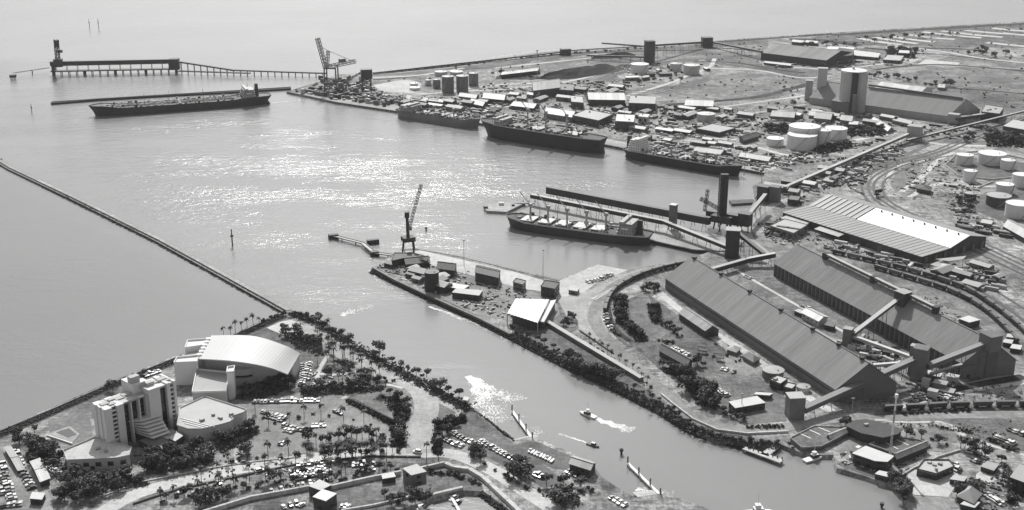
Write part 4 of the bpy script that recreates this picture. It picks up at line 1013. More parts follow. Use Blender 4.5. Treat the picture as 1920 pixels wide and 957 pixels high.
# ---------------------------------------------------------------- north quay peninsula
g = at(766, 470); t = thing('harbour_crane', 'tall harbour crane with a raised lattice jib at the quay tip', 'crane', g)
hh = height(g, 398)
for s in ((-5, -5), (5, -5), (5, 5), (-5, 5)): MB().tube((g.x + s[0], g.y + s[1], LAND), (g.x + s[0] * .8, g.y + s[1] * .8, LAND + 10), .7, 6).build('portal_leg', M_dmetal, t)
MB().box((g.x, g.y, LAND + 9), 11, 9, 4, .4).build('slew_platform', M_dmetal, t)
MB().tube((g.x, g.y, LAND + 10), (g.x - .5, g.y, LAND + hh - 3), 1.6, 10, 1.3).build('column', M_dmetal, t)
MB().box((g.x - .5, g.y, LAND + hh - 5), 4, 3.6, 5).build('mast_head', M_dmetal, t)
MB().box((g.x + 2, g.y - 1.5, LAND + hh * .55), 3, 3, 3).build('operator_cab', M_mmetal, t)
tip = P3(793, 346, 470); jr = Vector((g.x + 1.5, g.y, LAND + hh * .62))
MB().lattice(jr, tip, 1.8, .28, 14).build('jib', M_dmetal, t)
MB().tube((g.x, g.y, LAND + hh - 1), tip, .14, 4).build('stay', M_dmetal, t)
# gangway jetty
Pj = [at(x, y, 3.2) for x, y in ((736, 478), (702, 473), (680, 455), (628, 442))]
t = thing('gangway_jetty', 'dog-legged gangway jetty off the quay tip ending in a dolphin', 'jetty', Pj[1])
for k in range(3):
    dd = (Pj[k + 1] - Pj[k]).normalized(); s = Vector((-dd.y, dd.x, 0))
    for e in (-2, 2): MB().beam(Pj[k] + s * e, Pj[k + 1] + s * e, .9, .8).build('pipe_rail', M_mmetal, t)
    MB().beam(Pj[k] - Vector((0, 0, .4)), Pj[k + 1] - Vector((0, 0, .4)), 2.2, .4).build('walkway_deck', M_gal, t)
    for u in (.25, .75): c = Pj[k].lerp(Pj[k + 1], u); MB().tube((c.x, c.y, -3), (c.x, c.y, 2.6), .5, 6).build('pile', M_dmetal, t)
for (x, y, l, w_) in ((625, 441, 9, 5), (699, 451, 11, 4), (702, 473, 7, 5)):
    c = at(x, y, 3.2); MB().box((c.x, c.y, -2), l, w_, 6, .35).build('dolphin_block', M_dmetal, t)
flat('wharf_shed', 'dark low shed with a pale ridge just below the harbour crane', [(735, 503), (762, 497), (800, 503), (806, 496), (775, 488), (740, 488)], 6, M_dwall, M_dmetal, door=False)
gable('wharf_shed', 'dark gabled shed with a pale roof edge beside the crane hut', (762, 506), (806, 502), (800, 492), 5, 8, M_dwall, M_mmetal, 5)
flat('wharf_hut', 'small pale hut right beside the foot of the harbour crane', [(740, 486), (752, 483), (758, 489), (746, 492)], 4, M_gal, M_wmetal)
gable('wharf_shed', 'dark shed with a white gable front halfway along the quay apron', (820, 516), (852, 520), (856, 508), 6, 9, M_dwall, M_dmetal, 5, wins=3)
gable('wharf_shed', 'dark long shed with open bays at the middle of the quay', (891, 528), (934, 538), (938, 524), 8, 10, M_dwall, M_dmetal, 6, wins=5)
tank('dark upright cylindrical silo by the creek-side wall of the quay', 810, 509, 13.5, 549, M_dmetal, M_mmetal, .02, name='silo', stair=False)
flat('wharf_shed', 'long flat white-roofed open shelter beside the dark silo', [(824, 545), (868, 552), (880, 545), (836, 538)], 4, M_dwall, M_wmetal, parapet=0, door=False)
flat('wharf_shed', 'dark flat shed with a thin white roof below the open shelter', [(848, 560), (898, 566), (905, 556), (856, 552)], 5, M_dmetal, M_pmetal, parapet=0, wins=(1, 5))
flat('wharf_office', 'grey two-storey wharf office on the concrete apron', [(962, 543), (980, 548), (986, 541), (968, 536)], 6, M_brick, M_mmetal, wins=(2, 4))
flat('wharf_office', 'dark building with a pale diagonal roof ridge beside the fanned canopy', [(1014, 556), (1040, 561), (1049, 549), (1022, 544)], 8, M_dwall, M_dmetal, wins=(2, 4))
b = [at(1034, 532, LAND + 8.6), at(1022, 549, LAND + 8.6)]
flat('gate_hut', 'small dark hut where the quay apron meets the road', [(1066, 551), (1082, 554), (1086, 548), (1070, 545)], 3.2, M_brick, M_pmetal, parapet=0)
for k, (x, y) in enumerate(((760, 515), (790, 520), (720, 495))):
    flat('store_hut', ('dark store hut in the yard below the gabled shed', 'low dark store near the silo', 'dark store at the pointed end of the quay')[k], [(x, y + 6), (x + 16, y + 10), (x + 20, y + 4), (x + 5, y)], 3.5, M_dwall, M_mmetal, parapet=0)
# fan-folded white canopy
A_, B_, C_, D_ = (at(x, y, LAND + 9) for x, y in ((967, 560), (1030, 562), (1008, 606), (951, 588)))
t = thing('folded_canopy', 'large white folded-plate canopy with a serrated shadow beside the creek', 'canopy', Vector((A_.x, A_.y, LAND)))
n = 9; M_canopy = mat('white_canopy_sheet', .74, .04, .1, rough=.5)
for k in range(n):
    u0, um, u1 = k / n, (k + .5) / n, (k + 1) / n
    m_ = MB(); hi = Vector((0, 0, .3))
    a0, a1, a2 = A_.lerp(B_, u0), A_.lerp(B_, um) + hi, A_.lerp(B_, u1); d0, d1, d2 = D_.lerp(C_, u0), D_.lerp(C_, um) + hi, D_.lerp(C_, u1)
    m_.poly([d0, d1, a1, a0]); m_.poly([d1, d2, a2, a1]); m_.poly([x - Vector((0, 0, .2)) for x in (a0, a1, d1, d0)]); m_.poly([x - Vector((0, 0, .2)) for x in (a1, a2, d2, d1)])
    m_.build('folded_plate', M_canopy, t)
for c in (A_, B_, C_, D_, A_.lerp(D_, .5), B_.lerp(C_, .5)): MB().tube((c.x, c.y, LAND), (c.x, c.y, c.z), .4, 6).build('post', M_gal, t)
MB().prism([V2(p) for p in (A_.lerp(C_, .1), B_.lerp(D_, .1), C_.lerp(A_, .12), D_.lerp(B_, .12))], LAND, LAND + 6).build('enclosure', M_dwall, t)
q = [at(x, y, LAND + 7) for x, y in ((1032, 564), (1043, 562), (1020, 604), (1011, 602))]
t = thing('covered_ramp', 'narrow white covered ramp along the right edge of the folded canopy', 'ramp', Vector((q[0].x, q[0].y, LAND)))
MB().prism([V2(p) for p in q], LAND + 6.2, LAND + 7, True).build('ramp_roof', M_wmetal, t); MB().prism([V2(p.lerp(q[0].lerp(q[2], .5), .15)) for p in q], LAND, LAND + 6.2).build('ramp_wall', M_mmetal, t)
gallery('covered_walkway', 'pale-roofed covered walkway from the folded canopy down the creek bank', P3(1020, 598, 606), P3(1203, 708, 716), 3.4, 2.8, M_pwall, M_wall, 14, cat='walkway')
# ================================================================ BULK SHEDS, WAREHOUSE, SILOS
M_shed = mat('weathered_fibro_roof', .25, .24, .16, rough=.7, rand=.05, fine=.8, streak=(21.7, 14))
M_shed2 = mat('weathered_fibro_roof_dark', .235, .26, .14, rough=.7, rand=.05, fine=.8, streak=(21.7, 9))
M_shedp = mat('pale_fibro_roof', .245, .14, .1, rough=.7, rand=.03, fine=.7, streak=(50, 12))
s1 = gable('bulk_store_shed', 'lower of the two huge gabled bulk stores, nearest the creek', (1247, 541), (1565, 754), (1679, 742), 9.2, 25.5, M_wall, M_shed, 44, 'shed', panels=0, cap=M_mmetal, doors=0)
s2 = gable('bulk_store_shed', 'upper of the two huge gabled bulk stores, with a conveyor along its ridge', (1450, 517), (1800.5, 708.6), (1901, 703), 11, 26.5, M_brick, M_shed2, 44, 'shed', panels=42, pm=M_dwall, cap=M_shed2)
A, B, C, D = quad4((1247, 541), (1565, 754), (1679, 742))
m0, m1 = A.lerp(D, .5), B.lerp(C, .5)
wall_openings(s1, 'wall_band', A, B, LAND + 5.2, 40, 5.2, 1.2, M_dwall, proud=.12)
for k, u in enumerate((.02, .2, .38, .56, .73, .86, .97)):
    c = m0.lerp(m1, u); MB().box((c.x, c.y, LAND + 25.4), 3.2, 2.6, 1.7, .9).build('ridge_vent', M_dmetal, s1)
A2, B2, C2, D2 = quad4((1450, 517), (1800.5, 708.6), (1901, 703))
n0, n1 = A2.lerp(D2, .5), B2.lerp(C2, .5)
up = lambda p, h: Vector((p.x, p.y, LAND + h))
gallery('ridge_conveyor', 'pale narrow conveyor running along the upper shed ridge', up(n0.lerp(n1, .18), 31), up(n0.lerp(n1, .74), 31), 2.6, 2.2, M_pmetal, M_mmetal, 10, ground=LAND + 26, lw=.3)
for k, u in enumerate((.17, .44, .75)):
    c = n0.lerp(n1, u); MB().box((c.x, c.y, LAND + 26), 4, 4, 5.2, .55).build('ridge_vent', M_dmetal, s2)
t = thing('roof_transfer_house', 'dark transfer house perched on the upper shed ridge where the gallery arrives', 'building', up(n0.lerp(n1, .6), 25)); c = n0.lerp(n1, .6)
MB().box((c.x - 2, c.y - 3, LAND + 22), 9, 9, 10, .55).build('house', M_dwall, t); MB().box((c.x - 2, c.y - 3, LAND + 32), 9.6, 9.6, .4, .55).build('roof', M_gal, t)
tower('conveyor_junction', 'grey junction tower in the gap between the two bulk stores', 1588, 648, 6, 6, 616, M_brick, M_gal)
gallery('conveyor_gallery', 'pale gallery rising from the junction tower to the upper shed ridge', P3(1597, 624, 650), up(n0.lerp(n1, .6), 29.5), 3.2, 2.6, M_pmetal, M_wall, 4)
gallery('conveyor_gallery', 'bright white gallery from the junction tower to the grey tower', P3(1596, 628, 648), P3(1706, 668, 705), 2.6, 2.2, M_wmetal, M_gal, 5)
gallery('conveyor_gallery', 'short bright white gallery above the lower shed gable', P3(1634, 683, 716), P3(1684, 679, 712), 2.2, 2, M_wmetal, M_gal, 2)
gallery('conveyor_gallery', 'short forked white gallery beside the grey tower', P3(1655, 668, 704), P3(1672, 675, 708), 2, 1.8, M_wmetal, M_gal, 1)
tower('transfer_tower', 'tall grey transfer tower standing between the two shed gables', 1722, 712, 9, 9, 652, M_brick, M_brick, bands=4)
MBt = at(1708, 700); tower('lift_tower', 'slim grey lift shaft against the left of the tall transfer tower', 1708, 702, 4, 5, 648, M_brick, M_gal, wins=False)
gallery('conveyor_gallery', 'long grey gallery climbing from the creek road tower past the lower shed gable', P3(1505, 764, 786), P3(1712, 670, 712), 4.2, 3.6, M_shed, M_wall, 7)
gallery('conveyor_gallery', 'grey gallery climbing to the upper shed gable', P3(1736, 683, 716), P3(1842, 640, 706), 4.2, 3.6, M_shed, M_wall, 4)
gallery('conveyor_gallery', 'thin grey gallery along the foot of the upper shed gable', P3(1742, 700, 722), P3(1800, 682, 712), 2, 1.6, M_gal, M_wall, 2)
t = thing('gable_house', 'boxy grey head house on top of the upper shed gable', 'building', up(n1, 20)); MB().box((n1.x - 1, n1.y, LAND + 20), 10, 11, 11, .4).build('house', M_wall, t); MB().box((n1.x - 1, n1.y, LAND + 31), 10.6, 11.6, .4, .4).build('roof', M_mmetal, t)
flat('lean_to', 'grey lean-to block at the foot of the upper shed gable', [(1803, 710), (1826, 709), (1826, 704), (1803, 705)], 9, M_brick, M_brick, parapet=0)
flat('lean_to', 'small projecting bay in the middle of the upper shed gable', [(1846, 707), (1866, 706), (1864, 700), (1845, 701)], 20, M_wall, M_wall, parapet=0, door=False)
tower('transfer_tower', 'pale grey tower by the creek road where the long gallery starts', 1489, 782, 10, 9, 742, M_brick, M_pmetal, rz=.1)
# warehouse with the white upper roof
Ae = at(1467, 397.5, LAND + 8); Be = at(1729, 481, LAND + 8); ab = (Be - Ae); ab.z = 0; Lw = ab.length; ab.normalize(); pn = Vector((-ab.y, ab.x, 0))
if pn.y < 0: pn = -pn
def plane_hit(x, y, P):
    dd = (FWD * F + Vector((x - CX, 0, 0)) + UPV * (CY - y)); o = Vector((0, 0, H)); k = (P - o).dot(ab) / dd.dot(ab); q = o + dd * k
    return (q - P).dot(pn), q.z - LAND
d1, h1 = plane_hit(1781, 465.5, Be); d2, h2 = plane_hit(1818, 442, Be)
print('warehouse profile', d1, h1, d2, h2)
d3 = d2 + (d2 - d1) * 1.0; h3 = 9
wh = thing('warehouse', 'very large ribbed-roof warehouse with a bright white upper roof', 'warehouse', (Ae.x, Ae.y, LAND))
def wp(u, dd, h): q = Ae + ab * (Lw * u) + pn * dd; return Vector((q.x, q.y, LAND + h))
b = MB(); pr = [(0, 0), (d3, 0), (d3, h3), (d2, h2 - .3), (d1, h1 - .3), (0, 7.7)]
for u in (0.004, .996): b.v += [tuple(wp(u, *q)) for q in pr]
b.f = [[5, 4, 3, 2, 1, 0], [6, 7, 8, 9, 10, 11], [0, 6, 11, 5], [1, 2, 8, 7]]
b.build('wall', M_dwall, wh)
roof_strips(wh, wp(-.004, -1, 7.9), wp(1.004, -1, 7.9), wp(-.004, d1, h1), wp(1.004, d1, h1), 30, mat('ribbed_roof', .33, .1, .03, rough=.6, spec=.3, rand=.06), 'roof_sheet', .4)
for k in range(31):
    u = -.004 + 1.008 * k / 30; a, b_ = wp(u, -1, 8.05), wp(u, d1, h1 + .15)
    MB().beam(a, b_, .7, .35).build('roof_rib', M_mmetal, wh)
u0 = .36
for k in range(18):
    ua, ub = u0 * k / 18 - .004, u0 * (k + (.98 if k % 2 == 0 else .7)) / 18 - .004; z_ = .35 if k % 2 else 0
    roof_strips(wh, wp(ua, d1, h1 + z_), wp(ub, d1, h1 + z_), wp(ua, d2, h2 + z_), wp(ub, d2, h2 + z_), 1, M_gal if k % 2 else M_gmetal, 'skylight_strip' if k % 2 else 'roof_sheet', .4)
roof_strips(wh, wp(u0, d1, h1 + .3), wp(1.004, d1, h1 + .3), wp(u0, d2, h2 + .3), wp(1.004, d2, h2 + .3), 10, mat('new_white_roof', .86, .02, .05, rough=.5), 'white_roof_sheet', .4)
roof_strips(wh, wp(-.004, d3 + 1, h3 + .1), wp(1.004, d3 + 1, h3 + .1), wp(-.004, d2, h2 + .1), wp(1.004, d2, h2 + .1), 20, M_gmetal, 'roof_sheet', .4)
for k in range(8):
    q = wp(u0 + .06 + (.93 - u0) * k / 7.6, d2 - 3.5, h2 - .8); MB().cyl(q, .75, q.z, q.z + 1.6, 10).build('roof_ventilator', M_dmetal, wh)
for k in range(9):
    q = wp((k + .5) / 9, -.1, 0); MB().box((q.x, q.y, LAND), 5, .3, 5.4, math.atan2(ab.y, ab.x)).build('roller_door', M_dmetal if k % 3 else M_mmetal, wh)
for k in range(7):
    q = wp(1.0, 6 + k * (d3 - 12) / 6, 0); MB().box((q.x, q.y, LAND), .5, 4, 6, math.atan2(ab.y, ab.x)).build('end_wall_panel', M_wall, wh)
for k, (ua, ub) in enumerate(((.30, .48), (.04, .22))):
    roof_strips(wh, wp(ua, -9, 5), wp(ub, -9, 5), wp(ua, -.3, 6.4), wp(ub, -.3, 6.4), 4, M_pmetal, 'awning_sheet', .3)
    for q in (wp(ua + .01, -8.5, 0), wp(ub - .01, -8.5, 0)): MB().tube(q, q + Vector((0, 0, 4.9)), .2, 5).build('awning_post', M_mmetal, wh)
flat('office_block', 'grey annex with two dark slots in its roof left of the white-topped warehouse', [(1443, 437), (1487, 451), (1513, 435), (1470, 424)], 6.5, M_brick, M_pmetal, wins=(1, 7))
c = at(1476, 428, LAND + 7)
for k in range(2): MB().box((c.x - 3 + k * 9, c.y + 4 - k * 5, LAND + 7), 12, 3, .5, -.5).build('roof_light', M_glass, None); o_ = bpy.context.scene.objects[-1] if False else None
for o in [o for o in bpy.data.objects if o.name.startswith('roof_light')]:
    pw = bpy.data.objects['office_block']; o.location = o.location - pw.location; o.parent = pw
for k, (pts, hh, lab) in enumerate((([(1744, 496), (1764, 488), (1784, 495), (1766, 503)], 5, 'small pale square canopy at the near gable corner of the warehouse'), ([(1754, 486), (1812, 480), (1806, 486), (1780, 490)], 7, 'thin grey awning roof against the warehouse gable'))):
    q = [at(x, y, LAND + hh) for x, y in pts]; t = thing('loading_canopy', lab, 'canopy', (q[0].x, q[0].y, LAND))
    MB().prism([V2(p) for p in q], LAND + hh - .3, LAND + hh, True).build('canopy_roof', M_pmetal if k == 0 else M_gal, t)
    for p in q: MB().tube((p.x, p.y, LAND), (p.x, p.y, LAND + hh - .3), .2, 5).build('post', M_mmetal, t)
# small buildings round the bulk stores
gable('store_building', 'dark-walled store with a pale gabled roof beside the lower bulk shed', (1273, 599), (1322, 633), (1347, 631), 5.5, 9, M_dwall, M_pmetal, 10, wins=7, doors=1)
gable('store_building', 'long dark low building behind the creek road trees', (1236, 668), (1288, 697), (1297, 688), 4.5, 7.5, M_dwall, M_mmetal, 8, wins=5)
gable('store_building', 'white-roofed building in the gap between the two bulk stores', (1503, 598), (1534, 614), (1551, 606), 5, 7, M_pwall, M_wmetal, 6, wins=4)
flat('store_building', 'small white flat shed left of the white-roofed building between the stores', [(1489, 590), (1503, 596), (1510, 592), (1497, 587)], 3, M_dwall, M_wmetal, parapet=0)
flat('store_building', 'dark low shed right of the white-roofed building between the stores', [(1545, 618), (1562, 622), (1566, 616), (1550, 612)], 3.5, M_dwall, M_mmetal, parapet=0)
tank('squat drum-shaped tank with a flat pale roof beside the lower bulk shed', 1448, 693, 20, 716, M_wall, M_pmetal, .03)
tank('white tank with a pale roof beside the two small white-roofed blocks', 1505, 724, 13, 738, M_tank, M_pmetal, .05)
flat('switch_room', 'dark block with a white flat roof, left one of two by the drum tank', [(1443, 726), (1462, 734), (1476, 724), (1456, 718)], 5, M_dwall, M_wmetal, plant=1)
flat('switch_room', 'dark block with a white flat roof, right one of two by the drum tank', [(1469, 738), (1484, 742), (1492, 734), (1476, 730)], 4.5, M_dwall, M_wmetal)
flat('site_office', 'low building with a stepped white roof on the creek road lawn', [(1366, 766), (1378, 778), (1434, 768), (1418, 755)], 4.5, M_dwall, M_wmetal, wins=(1, 5), parapet=0)
flat('site_office', 'thin white shelter behind the stepped white-roofed building', [(1413, 748), (1442, 750), (1448, 746), (1418, 744)], 3, M_dwall, M_wmetal, parapet=0)
hip('cottage', 'small dark hipped-roof hut beside the wall of the lower shed', (1392, 675), (1412, 687), (1424, 680), 3.2, 5.5, M_brick, M_mmetal)
hip('cottage', 'small grey hut with a pale flat porch beside the lower shed', (1363, 662), (1380, 668), (1388, 660), 3, 5, M_brick, M_gal)
for k, (x, y) in enumerate(((1315, 655), (1318, 663), (1346, 668), (1350, 677))):
    q = at(x, y); t = thing('shade_shelter', ('upper dark shelter of the left pair on the shed lawn', 'lower dark shelter of the left pair on the shed lawn', 'upper dark shelter of the right pair on the shed lawn', 'lower dark shelter of the right pair on the shed lawn')[k], 'shelter', q)
    MB().box((q.x, q.y, LAND + 2.6), 6, 3.5, .35, -.3).build('roof', M_dmetal, t)
    for s in ((-2.5, -1.3), (2.5, -1.3), (2.5, 1.3), (-2.5, 1.3)): MB().tube((q.x + s[0], q.y + s[1], LAND), (q.x + s[0], q.y + s[1], LAND + 2.6), .12, 4).build('post', M_mmetal, t)
for k, pts in enumerate(([(1886, 640), (1902, 642), (1904, 636), (1888, 634)], [(1879, 650), (1896, 653), (1899, 646), (1883, 644)], [(1893, 661), (1912, 664), (1915, 656), (1897, 654)], [(1797, 610), (1816, 617), (1836, 612), (1815, 604)])):
    flat('roofed_bay', ('top white-roofed hut behind the upper shed gable', 'middle white-roofed hut behind the upper shed gable', 'lowest white-roofed hut behind the upper shed gable', 'white flat roof just beyond the upper shed ridge')[k], pts, 3.2 if k < 3 else 5, M_dwall, M_wmetal, parapet=0)
for k, (x, y, w_, h_) in enumerate(((1748, 745, 6, 6), (1762, 732, 8, 7), (1786, 716, 7, 5), (1775, 738, 9, 3), (1735, 728, 5, 8), (1750, 712, 9, 5))):
    tower('plant_block', ('small pale plant block at the corner of the coal yard', 'pale rounded plant block below the grey tower', 'white-topped plant block under the upper shed gable', 'low plant block among cars', 'grey plant block at the foot of the tall tower', 'dark plant block behind the tall tower')[k], x, y, w_, w_ * .8, y - h_ * 2.1, M_brick if k % 2 else M_pwall, (M_pmetal, M_gal, M_wmetal)[k % 3], bands=1, cat='building')
# ---------------------------------------------------------------- silo block and long pale shed beyond
gable('bulk_store_shed', 'long pale bulk store behind the tall silo block', (1517, 195), (1776, 231), (1836, 219), 9.2, 27, M_gal, M_shedp, 40, 'shed', cap=M_mmetal)  # paler wall colour stands in for haze over the distance
g = at(1600, 212); hs = height(g, 137); t = thing('silo_block', 'tall block of four round concrete silos under one shallow white cap', 'silo', g)
R_ = 6.3; yy = at(1600, 214)
M_silo = mat('silo_concrete', .46, .12, .08)
for s in ((-10.6, 0), (10.6, 0), (-9.0, 14), (9.0, 14)):
    MB().cyl((g.x + s[0], g.y + s[1] + R_), R_, LAND, LAND + hs, 28).build('silo_cell', M_silo, t)
MB().box((g.x, g.y + R_ + 8, LAND), 9, 14, hs - 3).build('elevator_shaft', M_dwall, t)
MB().cyl((g.x, g.y + R_ + 7), 17.5, LAND + hs + .3, LAND + hs + 1.3, 40, 17).build('cap_slab', M_wmetal, t)
MB().cyl((g.x, g.y + R_ + 7), 17, LAND + hs + 1.3, LAND + hs + 3.6, 40, 1.5).build('cap_roof', M_troof, t)
MB().box((g.x - 2, g.y + R_ + 6, LAND + hs + 3), 3, 3, 3.6).build('head_house', M_wwall, t)
flat('silo_annex', 'dark block of sheds at the left foot of the silo block', [(1558, 208), (1590, 214), (1596, 206), (1566, 201)], 14, M_wall, M_mmetal, parapet=0)
tower('silo_stair', 'narrow stair tower against the front of the silo block', 1600, 216, 5, 4, 178, M_wall, M_gal, rz=0, bands=5)
tower('elevator_tower', 'pale square tower at the left end of the long pale shed', 1538, 190, 13, 11, 128, M_pwall, M_gal, rz=-.2, bands=4)
tower('elevator_tower', 'shorter pale tower left of the square elevator tower', 1515, 188, 10, 9, 151, M_gal, M_gal, rz=-.2, bands=2)
gallery('conveyor_gallery', 'dark thin gallery along the ridge of the long pale shed', P3(1625, 158, 200), P3(1800, 183, 224), 3, 2.4, M_mmetal, M_mmetal, 0)
for k, (a, b, c) in enumerate((((1640, 176), (1690, 182), (1713, 172)), ((1664, 181), (1722, 188), (1748, 176)))):
    gable('pale_store', ('left', 'right')[k] + ' one of two white-roofed sheds tucked behind the long pale shed', a, b, c, 9, 14, M_pwall, M_wmetal, 6)
tower('transfer_tower', 'pale drum-like tower at the right end of the long pale shed', 1787, 232, 13, 11, 214, M_gal, M_pmetal, cat='tower')
gallery('conveyor_gallery', 'dark gallery running right from the drum-like tower to the rail sheds', P3(1790, 220, 234), P3(1866, 210, 224), 5, 4, M_gal, M_dwall, 3)
flat('rail_shed', 'dark machinery sheds at the right end of the gallery by the trees', [(1838, 226), (1872, 230), (1880, 218), (1846, 212)], 11, M_dwall, M_gal, plant=3)
gallery('pipe_bridge', 'long thin grey pipe bridge running to the right edge of the photo', P3(1700, 262, 272), P3(1925, 206, 220), 3, 2, M_gal, M_dwall, 12)
flat('long_roof', 'long white flat roof at the far right edge beyond the trees', [(1880, 244), (1925, 252), (1940, 240), (1900, 232)], 5, M_dwall, M_wmetal, parapet=0)
# ---------------------------------------------------------------- far shed on the flats
gable('bulk_store_shed', 'large dark-walled shed with a two-tone roof far out on the flats', (1426, 112), (1548, 127), (1600, 112), 11.5, 21, M_dwall, mat('two_tone_roof', .27, .1, .03, rand=.12), 22, 'shed')
flat('shed_annex', 'dark annex at the right end of the large far shed', [(1560, 122), (1597, 119), (1600, 108), (1572, 104)], 13, M_dwall, M_dmetal, parapet=0)
flat('long_shelter', 'low white loading shelter along the front of the large far shed', [(1432, 122), (1482, 128), (1484, 124), (1434, 119)], 3.5, M_dwall, M_wmetal, parapet=0)
for k, pts in enumerate(([(1484, 84), (1506, 86), (1508, 82), (1486, 80)], [(1509, 85), (1532, 87), (1534, 83), (1511, 81)], [(1600, 110), (1646, 114), (1650, 106), (1600, 100)], [(1656, 118), (1688, 120), (1694, 111), (1664, 109)], [(1684, 105), (1704, 106), (1705, 101), (1686, 100)], [(1550, 98), (1600, 100), (1602, 95), (1552, 93)])):
    flat('far_store', ('left white-roofed store behind the large far shed', 'right white-roofed store behind the large far shed', 'long white-roofed store right of the far shed annex', 'pale-roofed house in front of the far trees', 'bright roof among the far trees', 'thin white roof just behind the far shed ridge')[k], pts, 5, M_dwall, M_wmetal if k not in (3,) else M_pmetal, parapet=0)
# conveyor with stacker boom and towers along the far shore
tower('stacker_tower', 'tall dark stacker tower on the far shore with a long boom', 1217, 116, 15, 13, 77, M_dwall, M_wall, rz=.2, wins=False)
tower('shore_tower', 'dark square tower at the right end of the far shore conveyor', 1325, 88, 18, 16, 70, M_dmetal, M_mmetal, rz=.1, bands=2)
tower('shore_tower', 'small dark square house on the far shore left of the stacker', 1060, 103, 16, 12, 92, M_dmetal, M_mmetal, rz=.3, bands=1)
gallery('stacker_boom', 'thin stacker boom pointing left over the far shore', P3(1129, 80, 100), P3(1212, 86, 116), 3.5, 2.4, M_mmetal, M_mmetal, 1)
gallery('shore_conveyor', 'thin conveyor between the two far shore towers', P3(1222, 84, 112), P3(1316, 78, 90), 3.5, 2.6, M_mmetal, M_dmetal, 6)
gallery('shore_conveyor', 'dark conveyor slanting from the far shore tower down to the large far shed', P3(1334, 78, 88), P3(1428, 96, 112), 4, 2.6, M_mmetal, M_dmetal, 7)
gallery('shore_conveyor', 'dark low conveyor running left of the stacker along the stockpile', P3(1100, 103, 112), P3(1210, 106, 118), 3, 2.4, M_mmetal, M_dmetal, 6)
gallery('shore_conveyor', 'dark low belt following the far shore', P3(700, 136, 140), P3(1050, 97, 102), 4, 2, M_mmetal, M_dmetal, 16)
# stockpiles and the long dark shed
def mound(name, label, pts, hgt, m, wdt):
    P = smooth(px(pts), 5); b = MB(); n = len(P); k = 7
    for i in range(n):
        dd = (P[min(i + 1, n - 1)] - P[max(i - 1, 0)]); dd.z = 0; dd.normalize(); s = Vector((-dd.y, dd.x, 0)); e = math.sin(math.pi * (i + .3) / (n - .4)) ** .5
        for j in range(k):
            v = -1 + 2 * j / (k - 1); b.v.append((P[i].x + s.x * v * wdt * e, P[i].y + s.y * v * wdt * e, LAND - .3 + hgt * e * (1 - abs(v)) * rnd.uniform(.85, 1.1)))
    b.f = [[i * k + j, (i + 1) * k + j, (i + 1) * k + j + 1, i * k + j + 1] for i in range(n - 1) for j in range(k - 1)]
    o = b.build(name, m); tag(o, label, 'stockpile'); return o
mound('stockpile', 'long dark ridged stockpile on the flats left of the stacker', [(1015, 148), (1060, 144), (1110, 136), (1150, 127)], 13, M_soil, 24)
mound('stockpile', 'low dark stockpile in front of the stacker tower', [(1110, 110), (1150, 107), (1190, 104)], 7, M_soil, 14)
gable('long_shed', 'long dark shed with a white roof edge far out beside the stockpile', (940, 148), (1008, 140), (1012, 134), 6, 8, M_dmetal, M_wmetal, 14, 'shed')
# ================================================================ TANKS
for lab, x, yt, r, yb, dk in (
    ('largest white tank of the central cluster, behind the front one', 1505.7, 236, 29, 277, 0), ('front white tank of the central cluster', 1502, 252, 27.5, 284, 0), ('small white tank at the left of the central cluster', 1452.6, 259, 16.5, 276, 0),
    ('white tank half hidden at the right of the front central tank', 1543, 244, 13, 277, 0), ('white tank at the right end of the central cluster', 1566, 240, 20.5, 264, 0),
    ('white tank at the left end of the bunded yard on the right', 1807, 290, 15.5, 311, 0), ('widest white tank of the bunded yard on the right', 1858, 287, 25.5, 312, 0), ('smaller white tank overlapping the widest one', 1888, 300, 13, 320, 0),
    ('slender white tank with a domed top alone on the bund floor', 1817, 320, 12.3, 343, 0), ('tall white tank cut by the right edge of the photo', 1912, 327, 16, 353, 0), ('white tank in the middle of the lower right group', 1881.6, 345, 16.5, 367, 0),
    ('dark-sided tank with a pale roof in the lower right group', 1870, 366, 22, 390, 2), ('tall white tank in front at the right edge', 1906, 381, 23, 412, 0), ('small dark tank beside the dark-sided one', 1818, 362, 11, 378, 2),
    ('lone white tank on the far flats beside the loop track', 1199, 120, 17, 139, 0), ('left one of two far tanks beside the grass field', 1267, 119, 11, 134, 1), ('right one of two far tanks beside the grass field', 1296, 122, 15, 141, 1),
    ('left one of two tall grey silos near the outer quay', 840, 143, 11.3, 175, 3), ('right one of two tall grey silos near the outer quay', 867, 142, 11.3, 174, 3), ('small grey tank left of the two tall silos', 819, 149, 7, 166, 3), ('smallest grey tank at the left of the silo group', 803, 150, 5.5, 161, 1),
    ('grey tank behind the right tall silo', 888, 137, 9, 162, 3), ('low white-roofed tank behind the left tall silo', 827, 134, 12, 144, 1), ('low white-roofed tank behind the right tall silo', 856, 134, 12.5, 142, 1), ('white low tank at the left edge of the silo yard', 778, 164, 10, 170, 0), ('second white low tank at the edge of the silo yard', 776, 156, 8, 161, 0),
    ('pale drum-shaped building near the inner quay roofs', 1323, 213, 17, 229, 1)):
    tank(lab + (''), x, yt, r, yb, (M_tank, M_pwall, M_dwall, M_brick)[dk], (M_troof, M_wmetal, M_pmetal, M_gal)[dk], .05 if r > 14 else .12)
def bund(pts, label, m=M_dwall, closed=True, h=1.6):
    P = px(pts); t = thing('bund_wall', label, 'wall', P[0])
    for i in range(len(P) - (0 if closed else 1)):
        a, b = P[i], P[(i + 1) % len(P)]; MB().beam(a + Vector((0, 0, h)), b + Vector((0, 0, h)), .8, h + .1).build('wall_panel', m, t)
sheet('bund_floor', [(1774, 312), (1795, 292), (1862, 302), (1925, 305), (1960, 330), (1855, 338), (1796, 332)], M_dasph)
